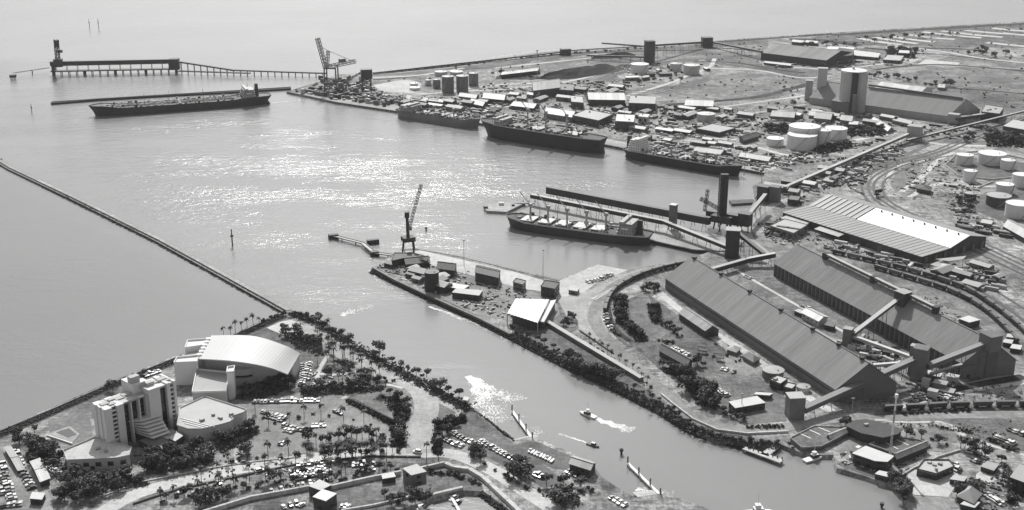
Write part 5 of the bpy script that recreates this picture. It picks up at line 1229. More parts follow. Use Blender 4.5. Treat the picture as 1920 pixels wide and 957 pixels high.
bund([(1772, 311), (1796, 288), (1850, 284), (1925, 300), (1960, 328), (1858, 338), (1797, 331)], 'low pale bund wall around the upper right tank yard', M_pconc)
sheet('bund_floor', [(1800, 385), (1850, 360), (1925, 352), (1960, 420), (1880, 415)], M_dasph)
bund([(1830, 355), (1862, 342)], 'short pale bund wall beside the middle right tank', M_pconc, False)
sheet('bund_floor', [(1430, 270), (1460, 280), (1500, 292), (1570, 272), (1600, 258), (1540, 250), (1460, 258)], M_earth)
hip('control_hut', 'small dark hut alone on the pale ground beside the lawn', (1718, 361), (1744, 366), (1746, 358), 4.5, 6, M_dwall, M_dmetal)
# ================================================================ PORT BUILDINGS, MIDDLE DISTANCE
B = [  # label, three footprint corners on the ground, eave, kind, wall, roof
 ('dark shed with a pale roof behind the black bulk ship, left of the grey annex', (1000, 186), (1050, 180), (1046, 166), 12, 'g', M_dwall, M_pmetal),
 ('dark annex to the right of the pale-roofed shed behind the bulk ship', (1048, 182), (1075, 184), (1076, 172), 10, 'f', M_dwall, M_mmetal),
 ('small dark square building left of the long dark store', (1071, 204), (1094, 206), (1092, 194), 9, 'f', M_dwall, M_pmetal),
 ('long dark store with a thin white roof in the middle of the port', (1104, 199), (1172, 200), (1166, 188), 9, 'g', M_dmetal, M_wmetal),
 ('dark hipped-roof building right of the long dark store', (1178, 209), (1228, 211), (1230, 196), 11, 'f', M_dmetal, M_pmetal),
 ('broad flat pale-roofed shed behind the bow of the bulk ship', (1073, 230), (1122, 240), (1148, 228), 9, 'f', M_dwall, M_pmetal),
 ('dark cube-shaped building with a light roof left of the white deckhouse', (1153, 244), (1188, 246), (1190, 232), 11, 'f', M_dwall, M_wmetal),
 ('dark curved-roof store on the edge of the big grass field', (1284, 206), (1336, 208), (1338, 197), 6, 'g', M_dmetal, M_wmetal),
 ('low colonnaded pavilion with a pale flat roof', (1304, 249), (1348, 257), (1379, 248), 5, 'f', M_dwall, M_pmetal),
 ('grey long shed just behind the black bulk ship deck', (1020, 222), (1072, 230), (1084, 221), 7, 'g', M_brick, M_gal),
 ('low white-roofed shed left of the grey long shed', (958, 205), (1000, 210), (1012, 203), 5, 'g', M_dwall, M_wmetal),
 ('white-roofed shed behind the grey-sided cargo ship', (880, 200), (905, 206), (914, 199), 5, 'g', M_dwall, M_wmetal),
 ('dark shed with a broken white roof near the cargo ship bow', (905, 192), (945, 196), (950, 186), 6, 'g', M_dwall, M_pmetal),
 ('pale low shed near the two tall silos', (860, 186), (892, 190), (898, 184), 4, 'g', M_wall, M_pmetal),
 ('pale low shed behind the wharf cranes', (762, 190), (800, 196), (806, 190), 4, 'g', M_wall, M_pmetal),
 ('small dark shed among the yards behind the wharf cranes', (800, 196), (830, 200), (834, 194), 5, 'f', M_dwall, M_pmetal),
 ('long low pale shed in front of the lone far tank', (1172, 152), (1198, 151), (1198, 147), 4, 'f', M_wall, M_wmetal),
 ('small dark hut beside the loop track', (1205, 152), (1218, 150), (1216, 146), 4, 'f', M_dwall, M_gal),
 ('pale-roofed hut on the road near the silo block', (1445, 225), (1488, 228), (1492, 217), 5, 'g', M_brick, M_pmetal),
 ('grey-roofed house in front of the silo block', (1526, 230), (1556, 233), (1562, 222), 6, 'g', M_brick, M_gal),
 ('white-roofed house left of the grey-roofed house', (1516, 222), (1540, 224), (1542, 216), 4, 'g', M_brick, M_wmetal),
 ('grey-roofed house right in front of the silo foot', (1575, 232), (1596, 235), (1600, 226), 5, 'g', M_brick, M_pmetal),
 ('small white-roofed hut right of the central tanks', (1590, 240), (1608, 241), (1610, 234), 4, 'f', M_dwall, M_wmetal),
 ('long narrow white-roofed ramp building right of the silo block', (1632, 232), (1664, 252), (1675, 247), 4, 'g', M_wall, M_wmetal),
 ('thin white-roofed shed below the long pale shed', (1648, 224), (1680, 230), (1684, 225), 4, 'f', M_wall, M_wmetal),
 ('thin white-roofed shed second below the long pale shed', (1672, 232), (1706, 240), (1712, 233), 4, 'f', M_wall, M_wmetal),
 ('pale hut at the foot of the lone trees in the fields', (1758, 169), (1770, 170), (1772, 165), 4, 'g', M_brick, M_wmetal),
 ('pale-roofed hut near the right tank yard pile', (1768, 448), (1800, 456), (1804, 448), 3, 'f', M_wall, M_gal),
 ('white-roofed shed cut by the right edge below the tanks', (1880, 434), (1926, 460), (1942, 448), 5, 'g', M_dwall, M_pmetal),
 ('small pale hut beside the scrap heap under the tanks', (1836, 424), (1858, 428), (1862, 420), 3, 'f', M_wall, M_wmetal),
 ('low grey shed near the right end of the long berth', (1385, 300), (1440, 309), (1450, 302), 4, 'g', M_wall, M_gal),
 ('low grey shed behind the freighter bow', (1300, 290), (1350, 296), (1362, 289), 4, 'g', M_wall, M_pmetal),
 ('dark low shed beside the small left central tank', (1386, 266), (1414, 258), (1422, 263), 5, 'g', M_dwall, M_mmetal),
 ('small white hut right beside the freighter deckhouse', (1240, 268), (1256, 271), (1262, 266), 3.5, 'f', M_wall, M_wmetal),
 ('white flat roof near the berth behind the freighter', (1322, 274), (1340, 276), (1346, 271), 3, 'f', M_wall, M_wmetal),
 ('small pale shed beside the rail yard road', (1540, 346), (1560, 350), (1568, 343), 4, 'f', M_wall, M_gal),
 ('small dark shed below the twin towers', (1476, 384), (1496, 386), (1500, 378), 5, 'f', M_dwall, M_mmetal),
 ('pale cylinder-like gatehouse between port sheds', (1196, 232), (1214, 234), (1218, 228), 9, 'f', M_pwall, M_wmetal),
]
for lab, a, b, c, e, k, wm, rm in B:
    if k == 'g': gable('port_shed', lab, a, b, c, e, e * 1.5 + 1, wm, rm, 6)
    else: flat('port_shed', lab, None, e, wm, rm, quad=quad4(a, b, c), plant=1 if e > 8 else 0, wins=(1, 6) if e > 6 else None)
# containers, stacked goods and pipes: individual crates across the yards
cm = [M_gal, M_wmetal, M_dmetal, M_mmetal, M_pmetal]
def box_proto(m, l, w_, h):
    o = MB().box((0, 0, 0), l, w_, h).build('shipping_container', m, raw=True)
    d = MB().box((l / 2, 0, .15), .12, w_ * .9, h * .88).build('door', M_mmetal, raw=True); d.parent = o; child(d, o); PROTO.append(o); return o
CP = [box_proto(m, 12, 2.5, 2.7) for m in cm] + [box_proto(m, 6, 2.5, 2.7) for m in cm]
def boxes(quadpx, n, where, group, ang=-.6, stack=.25):
    a, b, c, d = [Vector((x, y, 0)) for x, y in quadpx]
    Q = sorted(((lambda q: (q.x, q.y))(a.lerp(b, u).lerp(d.lerp(c, u), v)) for u, v in ((rnd.random(), rnd.random()) for _ in range(n)))); seen = {}
    for qx, qy in Q:
        p = at(qx, qy)
        k = rnd.randrange(10); seen[k] = seen.get(k, 0) + 1; copy_thing(CP[k], (p.x, p.y, LAND + .25), ang + rnd.choice((0, 0, 1.57, .1)), 1, ('pale grey', 'white', 'dark', 'mid grey', 'off-white')[k % 5] + (' long' if k < 5 else ' short') + ' container ' + where + f', {ORD[seen[k] - 1]} from left', group, 'container')
boxes(((760, 182), (880, 196), (880, 215), (760, 198)), 34, 'in the yard behind the cargo ship', 'containers behind the cargo ship')
boxes(((890, 205), (1010, 220), (1000, 235), (890, 215)), 18, 'on the quay behind the bulk ship', 'containers behind the bulk ship')
boxes(((1195, 252), (1380, 285), (1380, 306), (1180, 272)), 46, 'on the quay behind the freighter', 'containers behind the freighter')
boxes(((1230, 215), (1400, 225), (1390, 250), (1215, 238)), 30, 'in the open yard around the pavilion', 'containers around the pavilion')
boxes(((1380, 275), (1500, 300), (1450, 318), (1390, 306)), 30, 'in the yard below the central tanks', 'containers below the central tanks')
boxes(((1560, 320), (1650, 275), (1690, 285), (1580, 345)), 34, 'beside the long thin gallery in the rail yard', 'containers by the rail yard')
boxes(((1450, 350), (1560, 330), (1570, 350), (1480, 366)), 22, 'around the twin dark towers', 'containers by the twin towers')
boxes(((640, 172), (720, 188), (722, 196), (640, 184)), 14, 'on the outer quay by the container crane', 'containers on the outer quay')
boxes(((1440, 420), (1462, 420), (1466, 448), (1436, 446)), 9, 'outside the grey annex', 'containers outside the annex')
boxes(((1810, 410), (1900, 440), (1880, 450), (1800, 430)), 16, 'in the scrap yard under the right tanks', 'containers in the scrap yard')
boxes(((1760, 520), (1860, 500), (1900, 540), (1840, 550)), 20, 'in the yard behind the warehouse gable', 'containers behind the warehouse')
boxes(((1560, 450), (1720, 495), (1720, 505), (1560, 462)), 14, 'along the shaded wall of the warehouse', 'containers along the warehouse')
boxes(((1590, 625), (1690, 670), (1660, 690), (1570, 640)), 14, 'between the two bulk stores', 'containers between the bulk stores')
boxes(((1000, 165), (1180, 160), (1170, 180), (1000, 178)), 16, 'in the yard among the port sheds', 'containers among the port sheds')
# small goods, scrap and pallets nobody could count, one heap of clutter per yard
def clutter(name, label, polys, n, size, hi=1.6):
    for mi, (mm, fr) in enumerate(((M_dmetal, .4), (M_mmetal, .25), (M_gal, .2), (M_wmetal, .15))):
        b = MB()
        for i in range(int(n * fr)):
            P = polys[rnd.randrange(len(polys))]; q = [Vector((x, y, 0)) for x, y in P]; u, v = rnd.random(), rnd.random(); c = q[0].lerp(q[1], u).lerp(q[3].lerp(q[2], u), v); c = at(c.x, c.y)
            l = size * rnd.uniform(.4, 1.6) * (3 if rnd.random() < .12 else 1); b.box((c.x, c.y, LAND), l, size * rnd.uniform(.3, .9), rnd.uniform(.4, hi), rnd.choice((-.6, -.6, .97, rnd.random() * 3)))
        o = b.build(name, mm, loc=(0, 0, LAND)); o['kind'] = 'stuff'
        if mi == 0: top = tag(o, label, 'clutter')
        else: o.parent = top; o.location = (0, 0, 0)
clutter('yard_clutter', 'small goods and scrap strewn over the port yards behind the berths', [((720, 178), (900, 186), (900, 226), (740, 198)), ((900, 186), (1100, 200), (1120, 262), (900, 226)), ((1100, 190), (1300, 200), (1290, 268), (1120, 250)), ((1300, 200), (1500, 215), (1470, 260), (1300, 265)), ((1180, 262), (1440, 300), (1434, 322), (1180, 276)), ((900, 158), (1180, 150), (1180, 190), (900, 186))], 1500, 3.4, 3.0)
clutter('yard_clutter', 'small goods and scrap strewn along the rail yard and the long gallery', [((1450, 350), (1690, 265), (1700, 290), (1500, 385)), ((1400, 300), (1560, 280), (1660, 262), (1440, 330)), ((1560, 300), (1640, 290), (1620, 350), (1540, 350))], 650, 2.6, 2.4)
clutter('yard_clutter', 'small goods and scrap round the bulk stores and the warehouse', [((1420, 420), (1470, 410), (1560, 460), (1450, 460)), ((1560, 455), (1730, 500), (1740, 512), (1540, 466)), ((1750, 500), (1860, 490), (1900, 545), (1800, 530)), ((1590, 630), (1650, 640), (1700, 690), (1640, 700)), ((1700, 720), (1790, 715), (1800, 752), (1710, 752))], 750, 1.9, 1.7)
clutter('yard_clutter', 'small goods and scrap on the quay peninsula', [((705, 503), (740, 484), (900, 512), (820, 552)), ((820, 520), (1010, 548), (960, 600), (860, 575))], 330, 1.7, 1.7)
clutter('yard_clutter', 'small goods and scrap under the right-hand tanks', [((1790, 400), (1900, 420), (1925, 450), (1800, 430)), ((1700, 300), (1800, 300), (1800, 350), (1690, 360)), ((1780, 350), (1840, 345), (1830, 400), (1780, 400))], 320, 2.2, 2.0)
clutter('yard_clutter', 'dark machinery, hoppers and goods crowding the outer quay under the container crane', [((548, 172), (620, 165), (690, 182), (640, 190)), ((600, 150), (690, 150), (720, 180), (610, 168)), ((690, 176), (740, 190), (735, 202), (660, 190))], 300, 5, 7)
clutter('yard_clutter', 'small goods and scrap by the far sheds and towers', [((1430, 118), (1700, 105), (1720, 122), (1450, 128)), ((1160, 118), (1320, 118), (1300, 140), (1160, 148)), ((1500, 200), (1700, 225), (1680, 250), (1500, 240)), ((1700, 235), (1860, 235), (1900, 262), (1700, 262))], 420, 3.5, 3.0)
clutter('yard_clutter', 'crates, dinghies and goods along the yacht quay', [((1575, 850), (1740, 840), (1690, 905), (1580, 872)), ((1790, 900), (1900, 880), (1920, 957), (1800, 957))], 260, 1.4, 1.3)
clutter('yard_clutter', 'small garden and street clutter in front of the hotel and hall', [((260, 850), (460, 810), (470, 860), (300, 890)), ((380, 870), (560, 850), (560, 880), (330, 930)), ((560, 700), (680, 690), (700, 735), (560, 740))], 240, 1.3, 1.2)
# small sheds strewn through the port yards
def shed_proto(wm, rm):
    t = thing('yard_shed', '', 'shed'); b = MB(); b.box((0, 0, 0), 14, 8, 4.2); wl = b.build('wall', wm, raw=True)
    r = MB()
    for s in (-1, 1):
        q = [(-7.4, s * 4.5, 4.1), (7.4, s * 4.5, 4.1), (7.4, 0, 5.8), (-7.4, 0, 5.8)]; r.poly(q if s < 0 else q[::-1])
    for x in (-7.2, 7.2): r.poly([(x, -4.2, 4.2), (x, 4.2, 4.2), (x, 0, 5.7)])
    rf = r.build('roof', rm, raw=True); d = MB().box((2, -4.05, 0), 3.2, .15, 3.2).build('door', M_dmetal, raw=True)
    for o in (wl, rf, d): o.parent = t; child(o, t)
    PROTO.append(t); return t
SHP = [('dark', shed_proto(M_dwall, M_gmetal)), ('pale-roofed', shed_proto(M_dwall, M_pmetal)), ('white-roofed', shed_proto(M_wall, M_wmetal)), ('grey', shed_proto(M_wall, M_gal))]
def sheds(quadpx, n, where, group, ang):
    a, b, c, d = [Vector((x, y, 0)) for x, y in quadpx]; Q = []
    for i in range(n * 6):
        u, v = rnd.random(), rnd.random(); q = a.lerp(b, u).lerp(d.lerp(c, u), v)
        if all(abs(q.x - x) + 3 * abs(q.y - yy) > 26 for x, yy in Q) and len(Q) < n: Q.append((q.x, q.y))
    for i, (x, yy) in enumerate(sorted(Q)):
        k = rnd.randrange(4); p = at(x, yy); s = rnd.uniform(.7, 1.5)
        copy_thing(SHP[k][1], (p.x, p.y, LAND), ang + rnd.choice((0, 0, 1.57)), (s * rnd.uniform(.8, 1.5), s, rnd.uniform(.8, 1.5)), f'small {SHP[k][0]} shed {where}, {ORD[i]} from left', group, 'shed')
sheds(((745, 182), (900, 192), (900, 214), (745, 200)), 9, 'behind the grey cargo ship', 'small sheds behind the cargo ship', -.6)
sheds(((900, 170), (1170, 168), (1180, 186), (900, 196)), 12, 'among the larger port sheds', 'small sheds among the port sheds', -.5)
sheds(((1150, 205), (1420, 205), (1420, 232), (1160, 226)), 13, 'in the yards left of the silo block', 'small sheds left of the silo block', -.6)
sheds(((1190, 245), (1300, 250), (1420, 285), (1190, 268)), 8, 'on the berth behind the freighter', 'small sheds behind the freighter', -.65)
sheds(((1440, 206), (1560, 214), (1700, 242), (1500, 236)), 8, 'round the foot of the silo block', 'small sheds round the silo foot', -.7)
sheds(((1445, 352), (1560, 322), (1580, 344), (1460, 384)), 7, 'near the twin dark towers', 'small sheds near the twin towers', -.6)
sheds(((1180, 122), (1320, 118), (1330, 134), (1190, 150)), 5, 'by the lone far tanks', 'small sheds by the far tanks', .2)
sheds(((1760, 515), (1850, 500), (1890, 540), (1800, 540)), 6, 'in the yard behind the warehouse gable', 'small sheds behind the warehouse', -.9)
sheds(((715, 498), (800, 512), (920, 560), (800, 540)), 6, 'on the quay peninsula', 'small sheds on the peninsula', -.6)
# light masts
for k, (x, y, yt) in enumerate(((1007, 168, 95), (1010, 222, 175), (990, 216, 178), (1427, 352, 316), (870, 497, 452), (1018, 525, 470), (1395, 330, 285), (1170, 235, 205))):
    g = at(x, y); h = height(g, yt); t = thing('light_mast', ('thin light mast by the long far shed', 'thin light mast behind the bulk ship bow', 'thin light mast behind the bulk ship middle', 'thin light mast near the basin end', 'thin light mast on the apron near the crane', 'thin light mast at the middle of the apron', 'thin light mast behind the freighter bow', 'thin light mast by the cube-shaped building')[k], 'light mast', g)
    MB().tube(g, g + Vector((0, 0, h)), .3, 6, .16).build('pole', M_gal, t); MB().box((g.x, g.y, LAND + h), 2.2, .6, .8).build('lamp_head', M_gal, t)
# ================================================================ RAILWAY
def track(pts, n=8, width=3.0):
    LAY[0] += 1; z = LAND + .05 + .002 * LAY[0]
    P = smooth(px(pts, z), n); o = structure(ribbon(MB(), P, width, z).build('railway_track', M_ballast))
    for s in (-.75, .75):
        b = MB(); ribbon(b, P, .16, z + .22, s); r = b.build('rail', M_rail); r.location = r.location - o.location; r.parent = o
    return P
T1 = track([(1925, 222), (1840, 252), (1760, 285), (1690, 305), (1640, 330), (1628, 352), (1645, 378), (1700, 410), (1790, 445), (1960, 525)])
track([(1925, 226), (1845, 256), (1768, 289), (1698, 309), (1650, 332), (1638, 353), (1654, 376), (1706, 406), (1796, 441), (1960, 517)])
track([(1925, 262), (1840, 288), (1770, 294), (1710, 312), (1664, 334), (1655, 354), (1668, 377), (1720, 405), (1810, 440), (1960, 508)])
track([(1925, 218), (1830, 250), (1748, 284), (1680, 302), (1626, 330), (1616, 352), (1632, 380), (1690, 413), (1780, 449), (1960, 535)])
T5 = track([(1530, 468), (1600, 484), (1700, 508), (1800, 540), (1860, 575), (1920, 625), (1980, 690)])
T6 = track([(1640, 504), (1700, 522), (1780, 548), (1840, 580), (1890, 625), (1950, 700)])
track([(1740, 500), (1800, 524), (1870, 565), (1930, 610), (2000, 680)])
track([(1760, 496), (1820, 520), (1890, 560), (1950, 600), (2010, 650)])
T7 = track([(1640, 772), (1720, 768), (1800, 764), (1925, 762), (2050, 762)])
track([(1640, 777), (1720, 773.5), (1800, 769), (1925, 767), (2050, 767)])
for r_ in (0, 6, 12): track([(1310 - r_, 112 - r_ * .3), (1240 - r_, 122 - r_ * .2), (1160 - r_ * .8, 140), (1128 - r_ * .6, 155 + r_ * .3), (1150 - r_ * .2, 167 + r_ * .6), (1210, 170 + r_ * .6), (1260, 162 + r_ * .6), (1330, 146 + r_ * .4)])
T8 = track([(1285, 497), (1240, 507), (1195, 522), (1155, 545), (1138, 572), (1135, 598), (1150, 622), (1180, 650)])
def wagon_proto(m):
    b = MB(); b.frustum([(-5.6, -1.2), (5.6, -1.2), (5.6, 1.2), (-5.6, 1.2)], 1.0, 3.6, 1.0); b.v[4:8] = [(-6.3, -1.45, 3.6), (6.3, -1.45, 3.6), (6.3, 1.45, 3.6), (-6.3, 1.45, 3.6)]
    o = b.build('rail_wagon', m, raw=True)
    parts = [(MB().box((0, 0, 3.61), 11.4, 2.3, .25), 'load', M_mmetal), (MB().box((0, 0, .8), 12.4, 2.2, .25), 'underframe', M_dmetal), (MB().box((-4.2, 0, .15), 2.4, 2, .75), 'bogie', M_dmetal), (MB().box((4.2, 0, .15), 2.4, 2, .75), 'bogie', M_dmetal)]
    for s in (-4, -1.3, 1.3, 4): parts.append((MB().box((s, -1.38, 1.2), .25, .22, 2.3), 'side_rib', M_dmetal))
    for bb, nm, mm in parts: q = bb.build(nm, mm, raw=True); q.parent = o; child(q, o)
    PROTO.append(o); return o
WAG = [wagon_proto(M_rust), wagon_proto(mat('wagon_paint_pale', .16, .3, .3, rand=.3))]
def train(P, s0, n, label, group, gap=14.2, which=(0, 1)):
    Q = [along(P, s0 + gap * i) for i in range(n)]; order = sorted(range(n), key=lambda i: Q[i][0].x)
    for i in range(n):
        p, a = Q[i]; copy_thing(WAG[which[i % len(which)]], (p.x, p.y, p.z + .2), a, 1, f'{label}, {ORD[order.index(i)]} from the left', group, 'rail wagon')
train(T5, 22, 18, 'hopper wagon in the back line of the train below the warehouse', 'wagons in the back line below the warehouse')
train(T6, 6, 13, 'hopper wagon in the front line of the train below the warehouse', 'wagons in the front line below the warehouse')
train(T7, 12, 12, 'dark hopper wagon on the track along the coal yard at lower right', 'wagons on the lower right track', 15, (0,))
train(T8, 4, 11, 'dark hopper wagon on the curved track round the shed lawn', 'wagons on the curved track', 13.4, (0, 0, 0))
# ================================================================ SOUTH SHORE: HOTEL, CONVENTION HALL, ENTERTAINMENT CENTRE
M_hotel = mat('pale_hotel_render', .74, .06, .08, rough=.8)
M_hotel2 = mat('cream_render', .6, .08, .08)
hb0, hb1 = at(205, 832, LAND + 6.5), at(335, 782, LAND + 6.5)
fd = (hb1 - hb0); HL = fd.length; fd.normalize(); fn = Vector((fd.y, -fd.x, 0))          # fn points out of the facade, to the camera side
if fn.y > 0: fn = -fn
HH = 28.5; DEP = 15.0
def hp(u, o, z=0): q = hb0 + fd * (HL * u) + fn * o; return Vector((q.x, q.y, LAND + z))
t = thing('hotel', 'pale slab hotel tower with tall dark glass recesses and a stepped terrace', 'hotel', hp(.5, 0))
def hblock(name, u0, u1, o0, o1, z0, z1, m): return MB().prism([V2(hp(u0, o0)), V2(hp(u1, o0)), V2(hp(u1, o1)), V2(hp(u0, o1))], LAND + z0, LAND + z1).build(name, m, t)
hblock('left_bay', 0, .085, -DEP, 0, 0, HH, M_hotel); hblock('left_bay', .155, .25, -DEP, 0, 0, HH, M_hotel)
hblock('balcony_core', .085, .155, -DEP, -1.6, 0, HH - 1, M_hotel2)
hblock('glass_recess', .25, .60, -DEP, -4.5, 0, HH - 1.5, M_glass)
hblock('roof_slab', .02, .64, -DEP, -1.5, HH - 1.5, HH - .3, M_wmetal)
for u in (.365, .48, .585): hblock('facade_fin', u - .008, u + .008, -4.5, -1.2, 0, HH - 1.4, M_hotel)
hblock('middle_bay', .60, .76, -DEP - 3, .8, 0, HH + 3, M_hotel); hblock('lift_core', .48, .66, -DEP - 5, -7, 0, HH + 6, M_hotel)
hblock('glass_recess', .76, .865, -DEP, -2.2, 0, HH + 1, M_glass)
hblock('right_bay', .865, .915, -DEP, .4, 0, HH + 3, M_hotel); hblock('right_bay', .965, 1.0, -DEP, .4, 0, HH + 3, M_hotel); hblock('balcony_core', .915, .965, -DEP, -1.4, 0, HH + 2, M_hotel2)
hblock('roof_slab', .76, 1.0, -DEP, -.5, HH + 1, HH + 2.2, M_wmetal)
for k in range(8):
    hblock('balcony', .088, .152, -1.5, -.3, 6.6 + k * 2.7, 7.5 + k * 2.7, M_hotel); hblock('balcony_opening', .09, .15, -1.58, -1.5, 7.5 + k * 2.7, 9.1 + k * 2.7, M_glass)
    hblock('balcony', .917, .963, -1.3, 0.1, 6 + k * 3.0, 7.0 + k * 3.0, M_hotel); hblock('balcony_opening', .918, .962, -1.38, -1.3, 7.0 + k * 3.0, 8.8 + k * 3.0, M_glass)
for k in range(7): hblock('floor_band', .252, .598, -4.5, -4.3, 7.6 + k * 2.8, 7.85 + k * 2.8, M_mmetal)
for k in range(6):                                                       # terraces stepping out at the foot of the glass
    MB().prism([V2(hp(.40 - .012 * k, -4.4)), V2(hp(.56, -4.4)), V2(hp(.74 - .0 * k, 1.0)), V2(hp(.70, 3.0 + 1.9 * (5 - k))), V2(hp(.46, 1.0 + 2.2 * (5 - k)))], LAND + 5.1 + k * 1.6, LAND + 5.8 + k * 1.6, True).build('terrace_slab', M_hotel, t)
    MB().prism([V2(hp(.42 - .012 * k, -4.4)), V2(hp(.56, -4.4)), V2(hp(.72, 0.5)), V2(hp(.69, 1.6 + 1.9 * (5 - k))), V2(hp(.47, -.4 + 2.2 * (5 - k)))], LAND + (k * 1.6 + 4 if k else 0), LAND + 5.1 + k * 1.6, True).build('terrace_wall', M_dmetal, t)  # dark core paints in the shade of the gaps under the slabs
for k in range(3): hblock('end_rib', -.012, 0, -DEP + 2 + k * 5, -DEP + 4.5 + k * 5, 0, HH, M_hotel)
for u, o, w_, h_ in ((.08, -8, 5, 1.6), (.15, -5, 4, 1.2), (.2, -10, 4, 2), (.3, -9, 6, 1.2), (.4, -10, 5, 1.8), (.55, -11, 6, 7.6), (.62, -8, 5, 4), (.7, -6, 5, 4.6), (.8, -8, 5, 2.4), (.9, -8, 6, 3.4), (.95, -5, 4, 2.6)):
    z_ = (HH if u < .47 else HH + 5.8 if u < .6 else HH + 2.8 if u < .76 else HH + 2.0); c = hp(u, o); MB().box((c.x, c.y, LAND + z_ - .4), w_, w_ * .7, h_ * .6, .8).build('rooftop_plant', M_pwall, t)
flat('hotel_podium', 'low podium wing with a pale roof half in the shade of the hotel', [(120, 846.6), (161, 830), (177.6, 822.5), (246, 841), (242, 856), (218, 861), (126, 865)], 6.5, M_pwall, M_pconc, zpx=6.5, wins=(1, 6), parapet=.9, plant=2)
flat('convention_hall', 'broad pale-roofed hall with a scalloped front beside the hotel', [(338, 767), (385, 745.5), (462, 770), (455, 776), (432, 783), (437, 788), (430, 793), (416, 797), (404, 800), (379, 806), (354, 806), (333, 799.5)], 7.5, M_hotel2, M_pmetal, zpx=7.5, wins=(1, 9), parapet=.8, plant=5)
for k in range(3):
    a, b = at(338 + k * 4, 784 + k * 5, LAND + 7.95), at(402 - k * 8, 801 + k * 1.5, LAND + 7.95); MB().beam(a + Vector((0, 0, .2)), b + Vector((0, 0, .2)), .5, .25).build('roof_seam', M_paint, bpy.data.objects['convention_hall'])
for k, pts in enumerate(([(300, 830), (322, 840), (345, 826), (322, 816)], [(318, 836), (330, 842), (344, 832), (334, 826)], [(262, 838), (300, 856), (330, 842), (290, 826)])):
    flat('porte_cochere', ('low grey entrance roof in front of the hotel', 'small bright white canopy beside the hall entrance', 'dark flat entrance block under the hotel terrace')[k], pts, 4 + k % 2, M_dwall, (M_gal, M_wmetal, M_mmetal)[k], parapet=0)
# pool terrace
t = thing('swimming_pool', 'small pool terrace with white edging behind the hotel end wall', 'pool', at(115, 820))
MB().prism([V2(p) for p in px([(88, 815), (130, 800), (150, 815), (135, 832), (110, 822)])], LAND, LAND + .35).build('pool_deck', M_conc, t); MB().prism([V2(p) for p in px([(105, 812), (130, 804), (144, 816), (128, 822)])], LAND + .35, LAND + .42).build('pool_water', M_glass, t)
P = px([(88, 818), (112, 826), (136, 834)]); [MB().beam(P[k] + Vector((0, 0, 1)), P[k + 1] + Vector((0, 0, 1)), .7, 1).build('edge_wall', M_paint, t) for k in (0, 1)]
# entertainment centre
t = thing('entertainment_centre', 'large arena with a sweeping pale curved roof at the point', 'arena', at(450, 690))
NR = 26
M_arena = mat('arena_roof', .6, .05, .04, rough=.55, spec=.3)
def ec(u, v):   # u along the roof 0..1, v 0 back .. 1 front ; photo edge curves lifted to heights
    back = [(396, 630, 22), (473, 631, 24), (534, 649, 18.5), (562, 663.6, 11.5)]; front = [(373, 672, 19), (436, 676, 21), (498.6, 686.6, 17), (540, 701, 10.5)]
    def ev(E):
        s = u * 3; i = min(int(s), 2); f = s - i; Q = [at(e[0], e[1], LAND + e[2]) for e in E]
        A_ = [Q[max(i - 1, 0)], Q[i], Q[i + 1], Q[min(i + 2, 3)]]
        return .5 * ((2 * A_[1]) + (A_[2] - A_[0]) * f + (2 * A_[0] - 5 * A_[1] + 4 * A_[2] - A_[3]) * f * f + (3 * A_[1] - A_[0] - 3 * A_[2] + A_[3]) * f ** 3)
    return ev(back).lerp(ev(front), v)
for i in range(NR):
    b = MB(); q = [ec(i / NR, -.02), ec((i + .985) / NR, -.02), ec((i + .985) / NR, 1.02), ec(i / NR, 1.02)]
    dn = Vector((0, 0, .7)); b.v = [tuple(x) for x in q] + [tuple(x - dn) for x in q]
    b.f = [[3, 2, 1, 0], [4, 5, 6, 7]] + [[k, (k + 1) % 4, 4 + (k + 1) % 4, 4 + k] for k in range(4)]
    b.build('roof_panel', M_arena, t)
b = MB(); W0 = [ec(i / 10, v) for v, rng in ((.62, range(11)), (.03, range(10, -1, -1))) for i in rng]
for i in range(len(W0)):
    p, q = W0[i], W0[(i + 1) % len(W0)]; k = 0.96
    b.poly([(p.x, p.y, LAND), (q.x, q.y, LAND), (q.x, q.y, q.z - .75), (p.x, p.y, p.z - .75)][::-1])
b.build('hall_wall', M_hotel2, t)
def eblock(name, pts, h, m, rm=None, par=1.2):
    P = [at(x, y, LAND + h) for x, y in pts]; P = [Vector((p.x, p.y, LAND)) for p in P]
    if area2(P) < 0: P.reverse()
    o = MB().prism(P, LAND, LAND + h).build(name, m, t)
    b = MB(); [b.beam(P[i] + Vector((0, 0, h + par)), P[(i + 1) % len(P)] + Vector((0, 0, h + par)), .6, par) for i in range(len(P))]; b.build('parapet', M_hotel, o)
    return o
eblock('corner_block', [(326, 682), (332, 672), (374, 668), (371, 680)], 16, M_hotel)
eblock('corner_block', [(347, 654), (352, 640), (392, 637), (388, 648)], 17, M_hotel)
eblock('side_hall', [(336, 672), (366, 652), (392, 650), (378, 672)], 14, M_hotel2, par=.4)
eblock('front_annex', [(360.6, 737), (369, 694), (428, 700), (425, 735)], 10, mat('annex_render', .45, .1, .08))
eblock('stair_tower', [(425, 700), (427, 690), (440, 688), (438, 699)], 19, M_hotel)
for k in range(2):
    c = at(432, 704 + k * 13, LAND + 14 - k * 5); MB().box((c.x, c.y - .2, LAND + 13.2 - k * 5), 3.4, .5, 1.8, -.15).build('tower_window', M_glass, t)
c0 = at(438, 690, LAND); b = MB(); b2 = MB(); Q0 = [(440, 722), (462, 721), (484, 716), (502, 708), (514, 698)]; Pq = smooth(px(Q0), 5)
